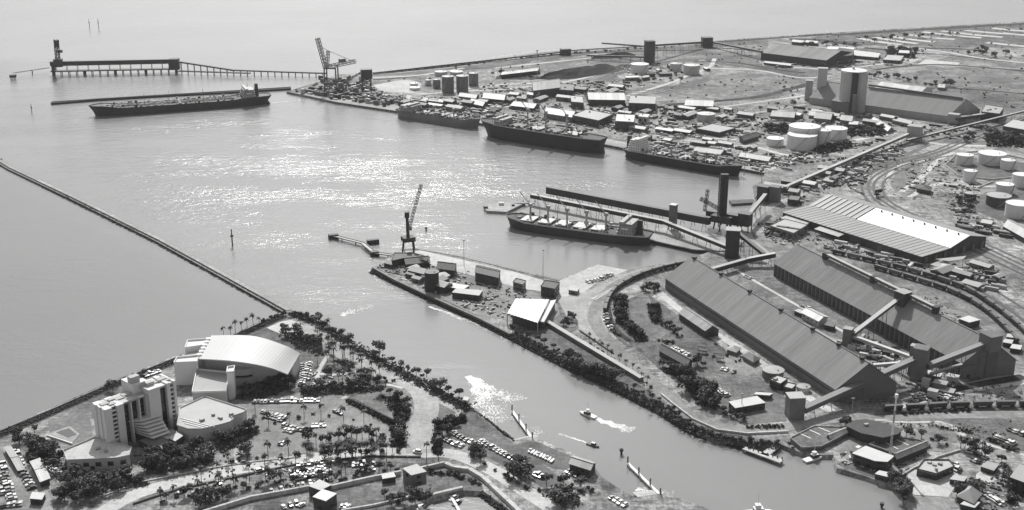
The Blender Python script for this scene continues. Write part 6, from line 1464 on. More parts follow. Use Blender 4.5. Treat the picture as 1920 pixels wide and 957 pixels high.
for i in range(len(Pq) - 1):
    for (z0, z1, off, bb) in ((0, 4.2, 0, b), (6.0, 10.4, 1.2, b), (4.2, 6.0, 2.5, b2)):
        p, q = Pq[i].copy(), Pq[i + 1].copy(); p.y += off; q.y += off
        bb.poly([(p.x, p.y, LAND + z0), (q.x, q.y, LAND + z0), (q.x, q.y, LAND + z1), (p.x, p.y, LAND + z1)])
        bb.poly([(p.x, p.y, LAND + z1), (q.x, q.y, LAND + z1), (q.x, q.y + 18 - off * 2, LAND + z1 + (.8 if z0 == 6 else 0)), (p.x, p.y + 18 - off * 2, LAND + z1 + (.8 if z0 == 6 else 0))])
b.build('curved_gallery', M_hotel2, t); b2.build('gallery_window', M_glass, t)
for k in range(6): c = ec(.004, .15 + k * .14); MB().box((c.x - 1, c.y, c.z - .6), 3, 3.4, 1.3, .2).build('roof_edge_box', M_hotel, t)
c = at(345, 706); flat('stage_block', 'white block with a ledge at the left corner of the arena', [(327, 727), (331, 712), (362, 716), (360, 738)], 15, M_hotel2, M_pmetal, parapet=.6) if False else None
# club buildings and walls along the bottom
for k, (pts, h_, rm, lab) in enumerate((([(756, 904), (772, 917), (800, 910), (782, 896)], 8.5, M_pmetal, 'square white-roofed clubhouse beside the small marina'), ([(580, 930), (602, 938), (622, 928), (600, 918)], 6, M_pmetal, 'pale-roofed boat shed cut into the sea wall'), ([(588, 952), (612, 960), (632, 946), (606, 938)], 6.5, M_wmetal, 'white-roofed shed at the bottom edge of the photo'), ([(718, 908), (742, 904), (738, 896), (716, 900)], 3.2, M_wmetal, 'small white kiosk roof left of the clubhouse'))):
    flat('club_building', lab, pts, h_, M_dwall if k else M_brick, rm, parapet=0, wins=(2, 5) if h_ > 6 else (1, 4))
flat('club_verandah', 'dark lower verandah roof at the front of the clubhouse', [(772, 928), (796, 936), (808, 924), (786, 917)], 3.5, M_dwall, M_dmetal, parapet=0)
def wall_line(pts, label, h=1.4, w_=.8, m=None, z=LAND, name='sea_wall', seg=1):
    P = px(pts, z); t = thing(name, label, 'wall', P[0])
    for i in range(len(P) - 1):
        for k in range(seg): MB().beam(P[i].lerp(P[i + 1], k / seg) + Vector((0, 0, h)), P[i].lerp(P[i + 1], (k + .97) / seg) + Vector((0, 0, h)), w_, h + .3).build('wall_panel', m or M_pconc, t)
    return t
wall_line([(380, 966), (470, 938), (580, 918)], 'long pale sea wall along the car park, left of the boat shed', 2.6, 1.5, M_pconc, seg=6)
wall_line([(620, 918), (690, 902), (752, 890)], 'long pale sea wall between the boat shed and the clubhouse', 2.6, 1.5, M_pconc, seg=5)
wall_line([(786, 884), (834, 873)], 'short pale sea wall right of the clubhouse', 2.6, 1.5, M_pconc, seg=3)
wall_line([(834, 873), (850, 880), (880, 884), (906, 900), (934, 926), (968, 958), (1010, 1000)], 'broad white sea wall curving round the club lawn', 2.2, 2.6, M_pconc, seg=2)
wall_line([(810, 931), (868, 917)], 'white jetty wall across the small marina', 1.6, 2, M_pconc, seg=3)
wall_line([(838, 920), (856, 950), (866, 970)], 'thin white floating pontoon in the small marina', .6, 1.6, M_paint, z=.6, name='pontoon')
wall_line([(640, 960), (700, 950), (770, 934)], 'low pale wall left of the clubhouse verandah', 1.4, 1.2, M_pconc, seg=3)
wall_line([(700, 948), (718, 975)], 'thin white pontoon under the low pale wall', .6, 1.6, M_paint, z=.6, name='pontoon')
wall_line([(775, 934), (795, 962)], 'white gangway beside the clubhouse verandah', .8, 1.6, M_paint, z=1.2, name='pontoon')
wall_line([(655, 752), (690, 768), (738, 792)], 'dark hedge-like fence along the tennis court', 2.0, 1.2, M_dwall, name='court_fence', seg=6)
wall_line([(0, 810), (105, 766), (205, 722), (330, 672), (440, 629), (530, 588)], 'dark low capping wall of the long straight sea wall on the left', 1.0, 1.0, M_mmetal, seg=6)
wall_line([(170, 940), (260, 906), (400, 878), (480, 866), (560, 858)], 'white kerb wall along the boulevard below the trees', .7, .8, M_pconc, name='kerb_wall', seg=5)
wall_line([(250, 946), (330, 920), (430, 898), (560, 871), (690, 857), (790, 858)], 'dark low hedge wall along the near side of the boulevard', .9, 1.1, M_dwall, name='kerb_wall', seg=4)
# breakwater
P = [W(-4, 303, 0), W(20, 318, 0), (W(140, 375, 0)), W(300, 454, 0), W(420, 520, 0), W(542, 588, 0)]
t = thing('breakwater', 'long straight narrow breakwater running from far left to the point', 'breakwater', P[2])
for k in range(len(P) - 1):
    MB().beam(P[k] + Vector((0, 0, 1.7)), P[k + 1] + Vector((0, 0, 1.7)), 8, 3.5).build('rubble_bank', M_mmetal, t)
    n_ = 12
    for j in range(n_): MB().beam(P[k].lerp(P[k + 1], j / n_) + Vector((0, 0, 2.9)), P[k].lerp(P[k + 1], (j + .98) / n_) + Vector((0, 0, 2.9)), 3.6, 1.6).build('crest_slab', M_conc, t)
c = P[0]; MB().cyl(c, 5, -2, 3.2, 12).build('roundhead', M_mmetal, t)
for k in range(len(P) - 1):
    q = [P[k], P[k + 1]]
# beacons
for k, (x, y, yt, m) in enumerate(((436, 461, 430, M_dmetal), (168, 52, 36, M_gal), (185, 52, 36, M_gal), (60, 212, 195, M_gal), (799, 432, 427, M_dmetal), (1165, 852, 841, M_dmetal), (1007, 99, 94, M_dmetal), (1653, 952, 944, M_dmetal))):
    g = at(x, y, 0); h = height(g, yt); t = thing('channel_beacon', ('dark post beacon alone in the middle of the harbour', 'left of two faint beacons on the far sea', 'right of two faint beacons on the far sea', 'thin post beacon near the end of the long mole', 'tiny dark buoy right of the harbour crane', 'small dark marker in the creek by the boat ramp', 'tiny dark marker off the far shore', 'small dark buoy at the lower right of the creek')[k], 'beacon', g)
    MB().tube((g.x, g.y, -4), (g.x, g.y, h), .7 if h > 6 else 1, 7, .5).build('post', m, t); MB().cyl(g, 1.5 if h > 6 else 1.2, h * .55, h * .55 + 1.4, 8).build('platform', m, t)
# creek: boat ramps, walkways, boats
for k, (a, b_, lab) in enumerate((((960, 770), (998, 822), 'upper thin white gangway with posts at the boat ramp'), ((1177, 868), (1238, 928), 'lower thin white gangway with posts by the second ramp'))):
    p, q = at(*a, 1.8), at(*b_, 1.8); t = thing('ramp_gangway', lab, 'jetty', (p.x, p.y, 0)); MB().beam(p, q, 1.8, .5).build('walkway_deck', M_paint, t)
    for u in (0, .35, .7, 1): c = p.lerp(q, u); MB().tube((c.x, c.y, -3), (c.x, c.y, 6), .45, 6).build('pile', M_mmetal, t)
for k, pts in enumerate(([(958, 828), (996, 819), (1000, 826), (964, 832)], [(1186, 926), (1232, 921), (1240, 930), (1196, 936)])):
    structure(MB().sheet([V2(p) for p in px(pts, .3)], .3 + LAND * .4).build('boat_ramp', M_pconc))
def boat(label, x, y, L, rz, cab=True, m=None, cat='boat', name='motor_boat', fly=False):
    g = at(x, y, 0); t = thing(name, label, cat, g, None, rz); hbm = L * .16
    b = MB(); st = [(-.5, .85), (-.2, 1), (.2, .9), (.38, .55), (.5, .03)]
    for X, k in st:
        for s in (-1, 1): b.v += [(X * L * .97, s * hbm * k * .75, -.3), (X * L, s * hbm * k, L * .085 + (X + .5) * L * .03)]
    for i in range(4):
        p, q = i * 4, i * 4 + 4; b.f += [[p, q, q + 1, p + 1], [p + 3, q + 3, q + 2, p + 2], [p + 1, q + 1, q + 3, p + 3]]
    b.f.append([0, 1, 3, 2]); o = b.build('hull', m or M_paint, raw=True); o.parent = t
    if cab:
        c = MB(); c.frustum([(-.12 * L, -hbm * .7), (.22 * L, -hbm * .6), (.22 * L, hbm * .6), (-.12 * L, hbm * .7)], L * .1, L * .22, .75); o = c.build('cabin', M_glass, raw=True); o.parent = t
        c = MB(); c.box((.02 * L, 0, L * .22), L * .28, hbm * 1.2, L * .02); o = c.build('cabin_roof', M_paint, raw=True); o.parent = t
        if fly: c = MB(); c.box((0, 0, L * .27), L * .16, hbm, L * .08); c.tube((0, 0, L * .3), (0, 0, L * .75), .12, 5); o = c.build('flying_bridge', M_paint, raw=True); o.parent = t
    return t
hd = lambda a, b: math.atan2(*(lambda v: (v.y, v.x))(at(*b, 0) - at(*a, 0)))
boat('white fishing boat with a tall mast heading up the creek with a white wake', 1102, 780, 13, hd((1180, 806), (1102, 778)), fly=True)
boat('dark open motor boat trailing a long thin wake in the creek', 1112, 836, 9, hd((1050, 815), (1112, 836)), m=M_mmetal)
boat('white cabin cruiser moored off the timber jetty', 1526, 862, 15, .5, fly=True)
boat('white cruiser moored against the quay at the bottom of the creek', 1420, 966, 19, .1, fly=True)
for k, (x, y, l) in enumerate(((1585, 858, 10), (1608, 846, 12), (1546, 853, 9), (1604, 868, 12), (1625, 876, 11))):
    boat(('small launch in the corner of the yacht dock', 'white launch beside the dark octagonal roof', 'small launch at the mouth of the yacht dock', 'launch tied up below the white quay building', 'second launch tied up below the white quay building')[k], x, y, l, .4 + .3 * k, m=M_paint if k % 2 == 0 else M_gal)
for k in range(9):
    q = at(994 + k * 5.2, 847 + k * 2.3 + rnd.uniform(-.6, .6)); o = boat('white boat on a trailer on the hard stand, ' + ORD[k] + ' from the left', 0, 0, 5.0, 1.17 + rnd.uniform(-.08, .08), cab=k % 3 == 0)
    o.location = (q.x, q.y, LAND + .7); o['group'] = 'trailer boats on the hard stand'
for k, (x, y) in enumerate(((846, 927), (852, 935), (858, 944), (790, 952), (716, 955))):
    boat(('first small boat at the thin pontoon', 'second small boat at the thin pontoon', 'third small boat at the thin pontoon', 'white runabout beside the clubhouse gangway', 'small boat at the pontoon under the low wall')[k], x, y, 8, .9, m=M_paint if k % 2 else M_mmetal)
def foam(pts, label, n, w0, w1, size, group=None, z=.06, dens=None):
    P = smooth(px(pts, 0), 8); L = path_len(P); b = MB()
    for i in range(n):
        u = rnd.random() ** 1.35; p, a = along(P, L * u); w_ = w0 + (w1 - w0) * u
        c = p + Vector((math.sin(a), -math.cos(a), 0)) * ((math.sin(u * 23 + 1) * .25 + rnd.choice((-.55, -.1, .2, .6)) * (.4 + u) + rnd.gauss(0, .2)) * w_); r = size * rnd.uniform(.3, 1.2) * (1 - .4 * u)
        e = rnd.uniform(.15, .55); ph = a + rnd.uniform(-.45, .45)
        b.poly([(c.x + math.cos(ph + k * 1.047) * r * (1.7 if k % 3 == 0 else e * 1.2), c.y + math.sin(ph + k * 1.047) * r * (1.7 if k % 3 == 0 else e * 1.2), z + i * 2e-5) for k in range(6)])
    o = b.build('boat_wake', M_foam); o['kind'] = 'stuff'; return tag(o, label, 'foam', group)
foam([(1108, 783), (1145, 795), (1186, 808)], 'broad white wake behind the fishing boat', 1755, 2.0, 4.5, 0.68)
foam([(1110, 834), (1080, 824), (1048, 814)], 'thin white wake behind the dark motor boat', 710, .8, 1.2, 0.42)
foam([(880, 706), (905, 722), (930, 742), (956, 742), (964, 752)], 'white churned water trailing off the creek bank, upper strand', 1684, 4, 9, 0.88)
foam([(882, 708), (893, 728), (905, 752), (918, 778), (938, 795)], 'white churned water along the creek bank, lower strand', 1684, 3, 12, 0.88)
foam([(890, 715), (915, 740), (935, 768), (948, 788)], 'white churned water between the two strands', 325, 8, 12, 0.68)
foam([(806, 575), (850, 592), (905, 612), (960, 638), (1000, 655)], 'broken white surf along the creek-side quay wall', 1016, 2, 7, 0.62)
foam([(694, 508), (720, 535), (770, 555)], 'thin surf at the pointed end of the quay', 290, 2, 5, 0.52)
foam([(640, 592), (665, 582), (700, 574)], 'broken white ripples off the point', 387, 5, 6, 0.68)
foam([(1196, 916), (1215, 922), (1240, 926), (1262, 930)], 'white ripples at the lower boat ramp', 411, 5, 4, 0.52)
foam([(508, 194), (545, 190), (590, 186)], 'pale ripple line behind the tanker stern', 290, 3, 4, 0.94)
foam([(905, 262), (930, 268), (985, 274)], 'broken ripples under the bow of the black bulk ship', 314, 2, 4, 0.62)
foam([(700, 134), (860, 118), (1050, 92), (1300, 78), (1720, 49), (1920, 38)], 'thin surf line along the far shore', 1210, 8, 8, 1.14)
foam([(990, 822), (1010, 812), (1000, 800)], 'small white splash by the upper gangway', 145, 3, 4, 0.52)
# boat sales hut
gable('boat_shed', 'two-storey boat shed with a pale roof on the creek edge', (1068, 885), (1106, 897), (1116, 884), 5.5, 7.2, M_dwall, M_pmetal, 6, wins=4)
flat('fuel_kiosk', 'tiny round-roofed white kiosk on the creek bank', [(868, 758), (877, 760), (880, 754), (871, 752)], 3, M_pwall, M_wmetal, parapet=0)
# ================================================================ LOWER RIGHT: YACHT QUAY
t = thing('timber_jetty', 'pale T-shaped timber jetty standing in the creek', 'jetty', at(1430, 850, 0))
for pts in ([(1392, 842), (1398, 838), (1470, 862), (1462, 868)], [(1425, 851), (1440, 856), (1464, 836), (1454, 832)]):
    q = px(pts, 2.2); MB().prism([V2(p) for p in q], 1.6, 2.3, True).build('jetty_deck', M_pconc, t)
for k in range(9): c = at(1394 + k * 9, 845 + k * 2.9, 0); MB().tube((c.x, c.y, -3), (c.x, c.y, 3.6), .4, 6).build('pile', M_dmetal, t)
def deckpark(name, label, pts, h, m, lines, lm=M_paint):
    P = [at(x, y, LAND + h) for x, y in pts]; t = thing(name, label, 'car deck', (P[0].x, P[0].y, LAND))
    MB().prism([V2(p) for p in P], LAND - 2, LAND + h).build('deck_slab', m, t)
    b = MB(); [b.beam(P[i] + Vector((0, 0, .8)), P[(i + 1) % len(P)] + Vector((0, 0, .8)), .4, .8) for i in range(len(P))]; b.build('edge_kerb', M_conc, t)
    for (a, c) in lines: p, q = at(*a, LAND + h + .06), at(*c, LAND + h + .06); MB().beam(p, q, .7, .05).build('bay_line', lm, t)
deckpark('parking_deck', 'dark roof car deck with three white bay lines by the jetty', [(1482, 822), (1527, 800), (1580, 802), (1590, 812), (1540, 838), (1503, 840)], 2.5, M_dasph, [((1500, 813), (1520, 822)), ((1518, 806), (1538, 815)), ((1534, 801), (1556, 810))])
deckpark('parking_deck', 'dark car deck with white bay lines in front of the octagonal roof', [(1630, 834), (1668, 818), (1722, 826), (1745, 834), (1684, 854)], 1.5, M_dasph, [((1680, 824), (1704, 835)), ((1660, 830), (1684, 842)), ((1640, 836), (1668, 847))])
P8 = [(1588, 799), (1600, 791), (1624, 788), (1660, 796), (1690, 806), (1680, 814), (1654, 820), (1616, 812)]
flat('pavilion', 'broad dark octagonal-roofed pavilion on the yacht quay', P8, 6, M_dwall, M_dmetal, zpx=6, parapet=0, over=1.2, plant=1)
c = at(1638, 802, LAND + 6.4)
flat('quay_house', 'white-roofed quay building with a dark verandah over the creek', [(1600, 851), (1624, 838), (1674, 856), (1662, 866), (1640, 864)], 6.5, M_dwall, M_wmetal, zpx=6.5, parapet=0, wins=(2, 5), over=.8)
gable('quay_shed', 'long narrow white-roofed shed beside the quay building', (1680, 872), (1738, 848), (1731, 842), 4.5, 6, M_dwall, M_pmetal, 10)
gable('launch_shed', 'small white-roofed launch shed by the dark pavilion', (1556, 832), (1586, 820), (1580, 815), 3.5, 5, M_dwall, M_wmetal, 4)
t = thing('quay_wharf', 'dark timber wharf under the white-roofed quay building', 'wharf', at(1610, 875, 0)); q = px([(1568, 872), (1600, 858), (1664, 880), (1684, 898), (1660, 906), (1610, 888)], 2)
MB().prism([V2(p) for p in q], .8, 2.6, True).build('wharf_deck', M_timber, t)
for k in range(10): c = at(1570 + k * 10, 876 + k * 3.3, 0); MB().tube((c.x, c.y, -3), (c.x, c.y, 2.2), .5, 6).build('pile', M_dmetal, t)
g = at(1668, 860); h = height(g, 746); t = thing('flagpole_mast', 'very tall banded white mast standing on the yacht quay', 'mast', g)
for k in range(5): MB().tube(g + Vector((0, 0, h * k / 5)), g + Vector((0, 0, h * (k + .97) / 5)), .85 - .08 * k, 8, .78 - .08 * k).build('mast_section', M_paint if k % 2 == 0 else M_gal, t)
MB().box((g.x, g.y, LAND + h), 1.6, 1.6, 2.2).build('masthead_light', M_paint, t)
for k, (x, y, yt) in enumerate(((1597, 776, 748), (1390, 770, 740))):
    g = at(x, y); h = height(g, yt); t = thing('light_mast', ('thin pole in the shade beside the banded mast', 'thin pole behind the creek road office')[k], 'light mast', g); MB().tube(g, g + Vector((0, 0, h)), .3, 6, .18).build('pole', M_gal, t); MB().box((g.x, g.y, LAND + h), 2, .6, .6).build('lamp_head', M_gal, t)
flat('boat_office', 'white stepped building with a rounded front on the pale yard', [(1718, 893), (1754, 902), (1787, 888), (1776, 876), (1732, 876)], 4, M_dwall, M_wmetal, parapet=.8, plant=4, wins=(1, 5))
hip('gazebo', 'pale pyramid-roofed gazebo at the bottom right corner', (1794, 942), (1824, 956), (1838, 938), 4, 8.5, M_dwall, M_pmetal)
flat('waterfront_hall', 'tall dark-walled hall with a pale roof cut by the right edge', [(1890, 922), (1950, 945), (1970, 915), (1908, 898)], 9, M_dmetal, M_pmetal, parapet=0, wins=(2, 6))
for k, pts in enumerate(([(1838, 884), (1862, 892), (1872, 880), (1850, 874)], [(1780, 908), (1806, 912), (1812, 904), (1788, 900)], [(1640, 898), (1664, 904), (1668, 896), (1648, 892)], [(1800, 955), (1826, 962), (1836, 952), (1812, 946)])):
    flat('shade_roof', ('pale tent-like roof on the small plaza', 'white shade roof at the right of the pale yard', 'small white shed on the dock edge', 'long white eave in front of the gazebo')[k], pts, 3, M_dwall, M_wmetal if k else M_pmetal, parapet=0, door=False)
wall_line([(1240, 741), (1262, 759), (1300, 788), (1345, 808), (1400, 815), (1478, 811)], 'long white wall between the creek road and the bank', 1.3, 1.1, M_pconc, seg=4, name='road_wall')
wall_line([(1684, 897), (1712, 880), (1760, 858), (1800, 846)], 'pale wall between the pale yard and the narrow dock', 1.2, .9, M_pconc, seg=3, name='dock_wall')
wall_line([(699, 504), (738, 526), (800, 555), (847, 576), (894, 597), (957, 629)], 'dark creek-side wall of the quay peninsula', 1.4, 1.6, M_mmetal, seg=6, name='quay_wall')
wall_line([(752, 469), (781, 467.5), (862, 481.5), (925, 497), (972, 509), (1044, 526)], 'pale coping along the inner edge of the quay apron', .4, 1.0, M_conc, seg=4, name='quay_coping')
wall_line([(1088, 622), (1115, 640), (1150, 664)], 'dark kerb wall along the outer side of the bend', .9, .9, M_dwall, seg=4, name='road_wall')
# low left: long white-roofed market shed, coach and terraces of cars
gable('market_shed', 'white-roofed long shed or coach bay beside the dark trees at lower left', (78, 915), (94, 909), (75, 872), 4, 5, M_dwall, M_wmetal, 6)
gable('carport_roof', 'row of pale flat carport roofs along the lane at lower left', (36, 890), (46, 888), (20, 845), 2.6, 3.2, M_dwall, M_pmetal, 5)
flat('guard_hut', 'pale hut at the bottom of the lane', [(58, 946), (80, 948), (86, 936), (62, 934)], 3.5, M_dwall, M_wmetal, parapet=0)
# seawall and creek rocks
rocks([(-40, 828), (0, 810), (105, 765), (205, 721), (330, 671), (440, 628), (536, 586)][::-1], 'rock_revetment', 'dark boulder revetment along the long straight sea wall on the left', 2600, 1.1, width=-7)
rocks([(-40, 832), (0, 814), (105, 769), (205, 725), (330, 675), (440, 632), (530, 592)], 'rock_crest', 'dark boulders along the crest of the long straight sea wall', 1500, .9, z0=LAND, z1=LAND + .5, width=4)
rocks([(548, 583), (600, 607), (662, 646), (745, 690), (838, 739), (905, 782), (962, 827)], 'rock_revetment', 'dark boulder bank along the south side of the creek', 1500, .9, width=-4)
rocks([(697, 505), (799, 554), (893, 596), (956, 628), (1075, 689), (1150, 723), (1240, 769), (1302, 807), (1390, 833)], 'rock_revetment', 'dark boulder bank along the port side of the creek', 2200, .9, width=3.5)
rocks([(905, 920), (934, 940), (968, 972), (1000, 1010)], 'rock_revetment', 'boulders below the curved white sea wall', 260, .9, width=3.5)
rocks([(690, 138), (860, 122), (1050, 97), (1300, 81), (1591, 61), (1920, 42)], 'rock_revetment', 'dark rocks along the far shore', 900, 1.6, width=-7)
rocks([(-2, 307), (140, 378), (300, 457), (420, 523), (540, 590)], 'rock_revetment', 'boulders along the near side of the long narrow breakwater', 1500, .9, z0=-.6, z1=1.6, width=4.5, z=0)
# ================================================================ VEGETATION
# south shore
grove('p', [(415, 636), (447, 622), (492, 607)], 7, .8, 'coconut palm in the row on the sea wall behind the arena', 'palms on the sea wall', 2)
grove('b', [(492, 605), (534, 588)], 6, 1.01, 'scrubby bush on the sea wall crest near the point', 'bushes near the point')
grove('tb', [(540, 592), (566, 594), (600, 608), (632, 630), (668, 650)], 16, 0.79, 'low dark tree along the creek side of the point', 'trees along the point', 4)
plant('t', 711, 668, 1.25, 'big round dark tree alone on the creek bank', None); plant('t', 704, 672, .9, 'smaller tree tucked beside the big round creek tree', None)
grove('tb', [(728, 678), (762, 694), (800, 712), (838, 736), (870, 752)], 18, 0.79, 'dark low tree in the belt along the creek bank', 'trees along the creek bank', 4)
grove('tpb', [(525, 624), (560, 634), (600, 640), (610, 660)], 22, 0.79, 'dark tree in the gardens behind the arena', 'trees behind the arena', 12)
grove('p', [(596, 608), (640, 680), (660, 668)], 12, 1.06, 'palm in the park between arena and creek', 'palms in the park', 9)
grove('tb', [(600, 700), (640, 690), (700, 716), (740, 722)], 20, 0.70, 'small tree in the park between arena and creek', 'small trees in the park', 12)
grove('tb', [(450, 745), (500, 722), (545, 712), (556, 720), (520, 738)], 26, 0.87, 'dark tree close against the front of the arena', 'trees in front of the arena', 8)
grove('tb', [(572, 740), (610, 728), (660, 734), (700, 730)], 26, 0.79, 'dark tree in the thicket above the main car park', 'trees above the car park', 8)
grove('tb', [(716, 742), (752, 750), (768, 768), (750, 792), (742, 812), (752, 836)], 24, 0.84, 'dark tree beside the tennis court and the shore road', 'trees beside the shore road', 6)
grove('b', [(648, 752), (690, 770), (740, 796)], 16, 0.90, 'bush of the hedge along the tennis court', 'tennis court hedge', 2)
grove('t', [(70, 815), (40, 838), (80, 850), (60, 870), (110, 860), (95, 885)], 16, 1.06, 'large dark tree left of the hotel podium', 'trees left of the podium', 12)
grove('t', [(112, 906), (170, 904), (220, 908), (262, 898), (130, 922), (180, 926), (230, 916)], 30, .9, 'large dark tree of the mass below the hotel podium', 'trees below the podium', 12)
grove('t', [(100, 932), (150, 940), (190, 928)], 12, 0.90, 'dark tree at the foot of the mass at lower left', 'trees at lower left', 10)
grove('t', [(262, 860), (300, 866), (340, 856), (372, 850), (390, 866), (330, 880), (280, 885)], 34, 0.95, 'dark tree of the grove between the hotel and the boulevard', 'trees before the hotel', 10)
grove('tb', [(410, 832), (436, 822), (460, 812), (478, 806)], 16, 0.90, 'dark tree against the front of the pale hall', 'trees before the hall', 6)
grove('b', [(210, 724), (220, 718), (300, 690), (330, 676)], 7, 0.90, 'bush on the long straight sea wall', 'bushes on the sea wall'); plant('t', 212, 732, .75, 'single dark tree on the sea wall above the hotel', None)
grove('t', [(462, 844), (464, 858)], 2, 0.95, 'tall narrow dark tree beside the hotel drive', 'trees by the hotel drive', 1)
plant('t', 578, 828, .95, 'round dark tree alone in the main car park, upper', None); plant('t', 580, 850, .9, 'round dark tree alone in the main car park, lower', None)
grove('pt', [(590, 838), (640, 822), (690, 822), (720, 832)], 18, 0.84, 'tree in the double row at the bottom of the main car park', 'trees at the bottom of the main car park', 6)
grove('pt', [(600, 858), (620, 860), (660, 858), (720, 850)], 14, 1.01, 'tree on the verge of the boulevard', 'trees on the verge', 6)
for k, (x, y) in enumerate(((378, 908), (410, 905), (438, 905), (468, 902), (498, 897), (527, 892), (555, 888), (640, 880), (668, 876), (697, 872), (725, 868), (800, 868), (822, 866))):
    plant('P', x, y, .95, 'tall slim palm in the row along the boulevard', 'tall palms on the boulevard')
grove('tb', [(310, 945), (340, 930), (410, 930), (460, 918), (500, 905), (540, 912), (580, 895), (620, 890)], 26, 0.74, 'small tree dotted over the lower car park', 'trees in the lower car park', 9)
grove('t', [(372, 940), (378, 955), (420, 930), (430, 940)], 5, 0.90, 'dark tree near the bottom edge of the lower car park', 'trees near the bottom edge', 4)
grove('tb', [(600, 905), (650, 905), (690, 885), (745, 880)], 14, 0.77, 'dark tree along the sea wall car park', 'trees along the sea wall car park', 6)
grove('tb', [(815, 800), (850, 796), (870, 786), (815, 830), (818, 850)], 18, 0.84, 'dark tree round the creek car park', 'trees round the creek car park', 5)
grove('t', [(880, 852), (900, 866), (890, 850)], 6, 0.77, 'tree at the end of the creek car park', 'trees at the end of the creek car park', 6)
grove('t', [(950, 892), (968, 880), (985, 890), (960, 900), (975, 900)], 9, 1.01, 'tree of the large dark clump by the boulevard bend', 'clump by the boulevard bend', 8)
grove('t', [(1030, 940), (1060, 935), (1050, 955), (1085, 950)], 9, 1.06, 'tree of the dark clump at the bottom centre of the photo', 'clump at the bottom centre', 9)
grove('tb', [(1020, 905), (1035, 912), (1104, 914), (1110, 920)], 6, 0.90, 'tree near the boat shed', 'trees near the boat shed', 5)
grove('tb', [(720, 930), (735, 945), (790, 938), (800, 945)], 9, 0.90, 'dark tree round the clubhouse', 'trees round the clubhouse', 6)
grove('b', [(800, 886), (850, 892), (900, 912)], 12, 0.90, 'dark bush on the club lawn', 'bushes on the club lawn', 5)
# port side of the creek
grove('tb', [(960, 622), (1010, 645), (1060, 668)], 14, 0.70, 'dark bush on the bank below the folded canopy', 'bank below the folded canopy', 4)
grove('t', [(1060, 672), (1090, 692), (1130, 706), (1160, 718)], 18, 0.92, 'dark tree overhanging the creek below the covered walkway', 'trees overhanging the creek', 7)
grove('tb', [(1170, 722), (1210, 742), (1240, 756), (1270, 778), (1300, 804), (1345, 822)], 24, .5, 'dark tree on the bank below the white road wall', 'trees on the bank below the road wall', 5)
grove('tb', [(1350, 822), (1400, 831), (1450, 833), (1490, 842)], 16, .55, 'dark tree on the bank behind the timber jetty', 'trees behind the timber jetty', 5)
grove('pb', [(1100, 640), (1130, 660), (1170, 690), (1200, 712), (1225, 730)], 22, 0.70, 'small palm or shrub between the walkway and the creek road', 'shrubs by the walkway', 4)
grove('tb', [(1055, 602), (1072, 596), (1060, 612)], 7, 0.90, 'dark tree right of the folded canopy', 'trees right of the canopy', 5)
grove('t', [(1168, 555), (1155, 580), (1165, 605), (1185, 622), (1208, 636)], 22, 0.79, 'dark tree of the curved belt inside the bend', 'curved belt of trees', 5)
grove('b', [(1140, 600), (1150, 622), (1162, 632)], 8, 0.90, 'bush at the foot of the curved belt', 'bushes of the curved belt', 2)
grove('tb', [(1200, 546), (1222, 540), (1235, 548)], 9, 0.77, 'bush at the far corner of the lower shed', 'bushes at the shed corner', 5)
grove('tb', [(1232, 578), (1222, 590), (1232, 606), (1255, 618), (1280, 634)], 20, 0.70, 'rounded bush in the chain left of the pale-roofed store', 'chain of bushes by the store', 4)
grove('b', [(1236, 640), (1262, 645)], 6, 1.01, 'low bush on the lawn below the chain', 'low bushes on the lawn', 3)
grove('tb', [(1245, 690), (1270, 702), (1300, 710)], 14, 0.84, 'dark tree before the long dark low building', 'trees before the low building', 6)
grove('t', [(1300, 684), (1318, 690)], 4, 0.84, 'dark tree at the right end of the long low building', 'trees at the end of the low building', 4)
grove('t', [(1292, 738), (1310, 728), (1330, 740), (1320, 758), (1345, 765)], 20, 1.12, 'big dark tree of the grove above the creek road', 'grove above the creek road', 9)
grove('tb', [(1350, 775), (1380, 784), (1400, 788)], 8, 0.84, 'dark tree below the stepped white-roofed building', 'trees below the stepped roof', 4)
grove('b', [(1400, 803), (1440, 802), (1470, 800)], 10, 0.90, 'street bush along the creek road bend', 'bushes along the creek road', 1)
grove('tb', [(1585, 800), (1582, 806)], 3, 0.90, 'tree at the left corner of the dark pavilion', 'trees at the pavilion corner', 3)
grove('tb', [(1692, 818), (1712, 818), (1780, 838)], 6, 0.77, 'small tree on the yacht quay forecourt', 'trees on the forecourt', 4)
grove('t', [(1676, 900), (1690, 920), (1698, 940), (1680, 935)], 12, 0.77, 'bare-looking tree on the bank left of the pale yard', 'bank left of the pale yard', 8)
grove('t', [(1790, 925), (1800, 935), (1836, 915)], 7, 0.90, 'dark tree behind the gazebo', 'trees behind the gazebo', 6)
grove('tp', [(1838, 862), (1850, 858), (1800, 842), (1842, 846)], 8, 0.90, 'palm or tree along the lower right path', 'trees along the lower right path', 5)
grove('t', [(1880, 950), (1900, 955), (1885, 880), (1880, 862)], 8, 0.90, 'dark tree round the tall dark hall', 'trees round the dark hall', 5)
grove('b', [(1860, 826), (1880, 838), (1905, 848)], 8, 1.01, 'bush beside the right car park', 'bushes by the right car park', 2)
grove('b', [(1690, 778), (1720, 775), (1790, 772), (1820, 771)], 12, 0.90, 'dark bush along the lower right track', 'bushes along the track', 2)
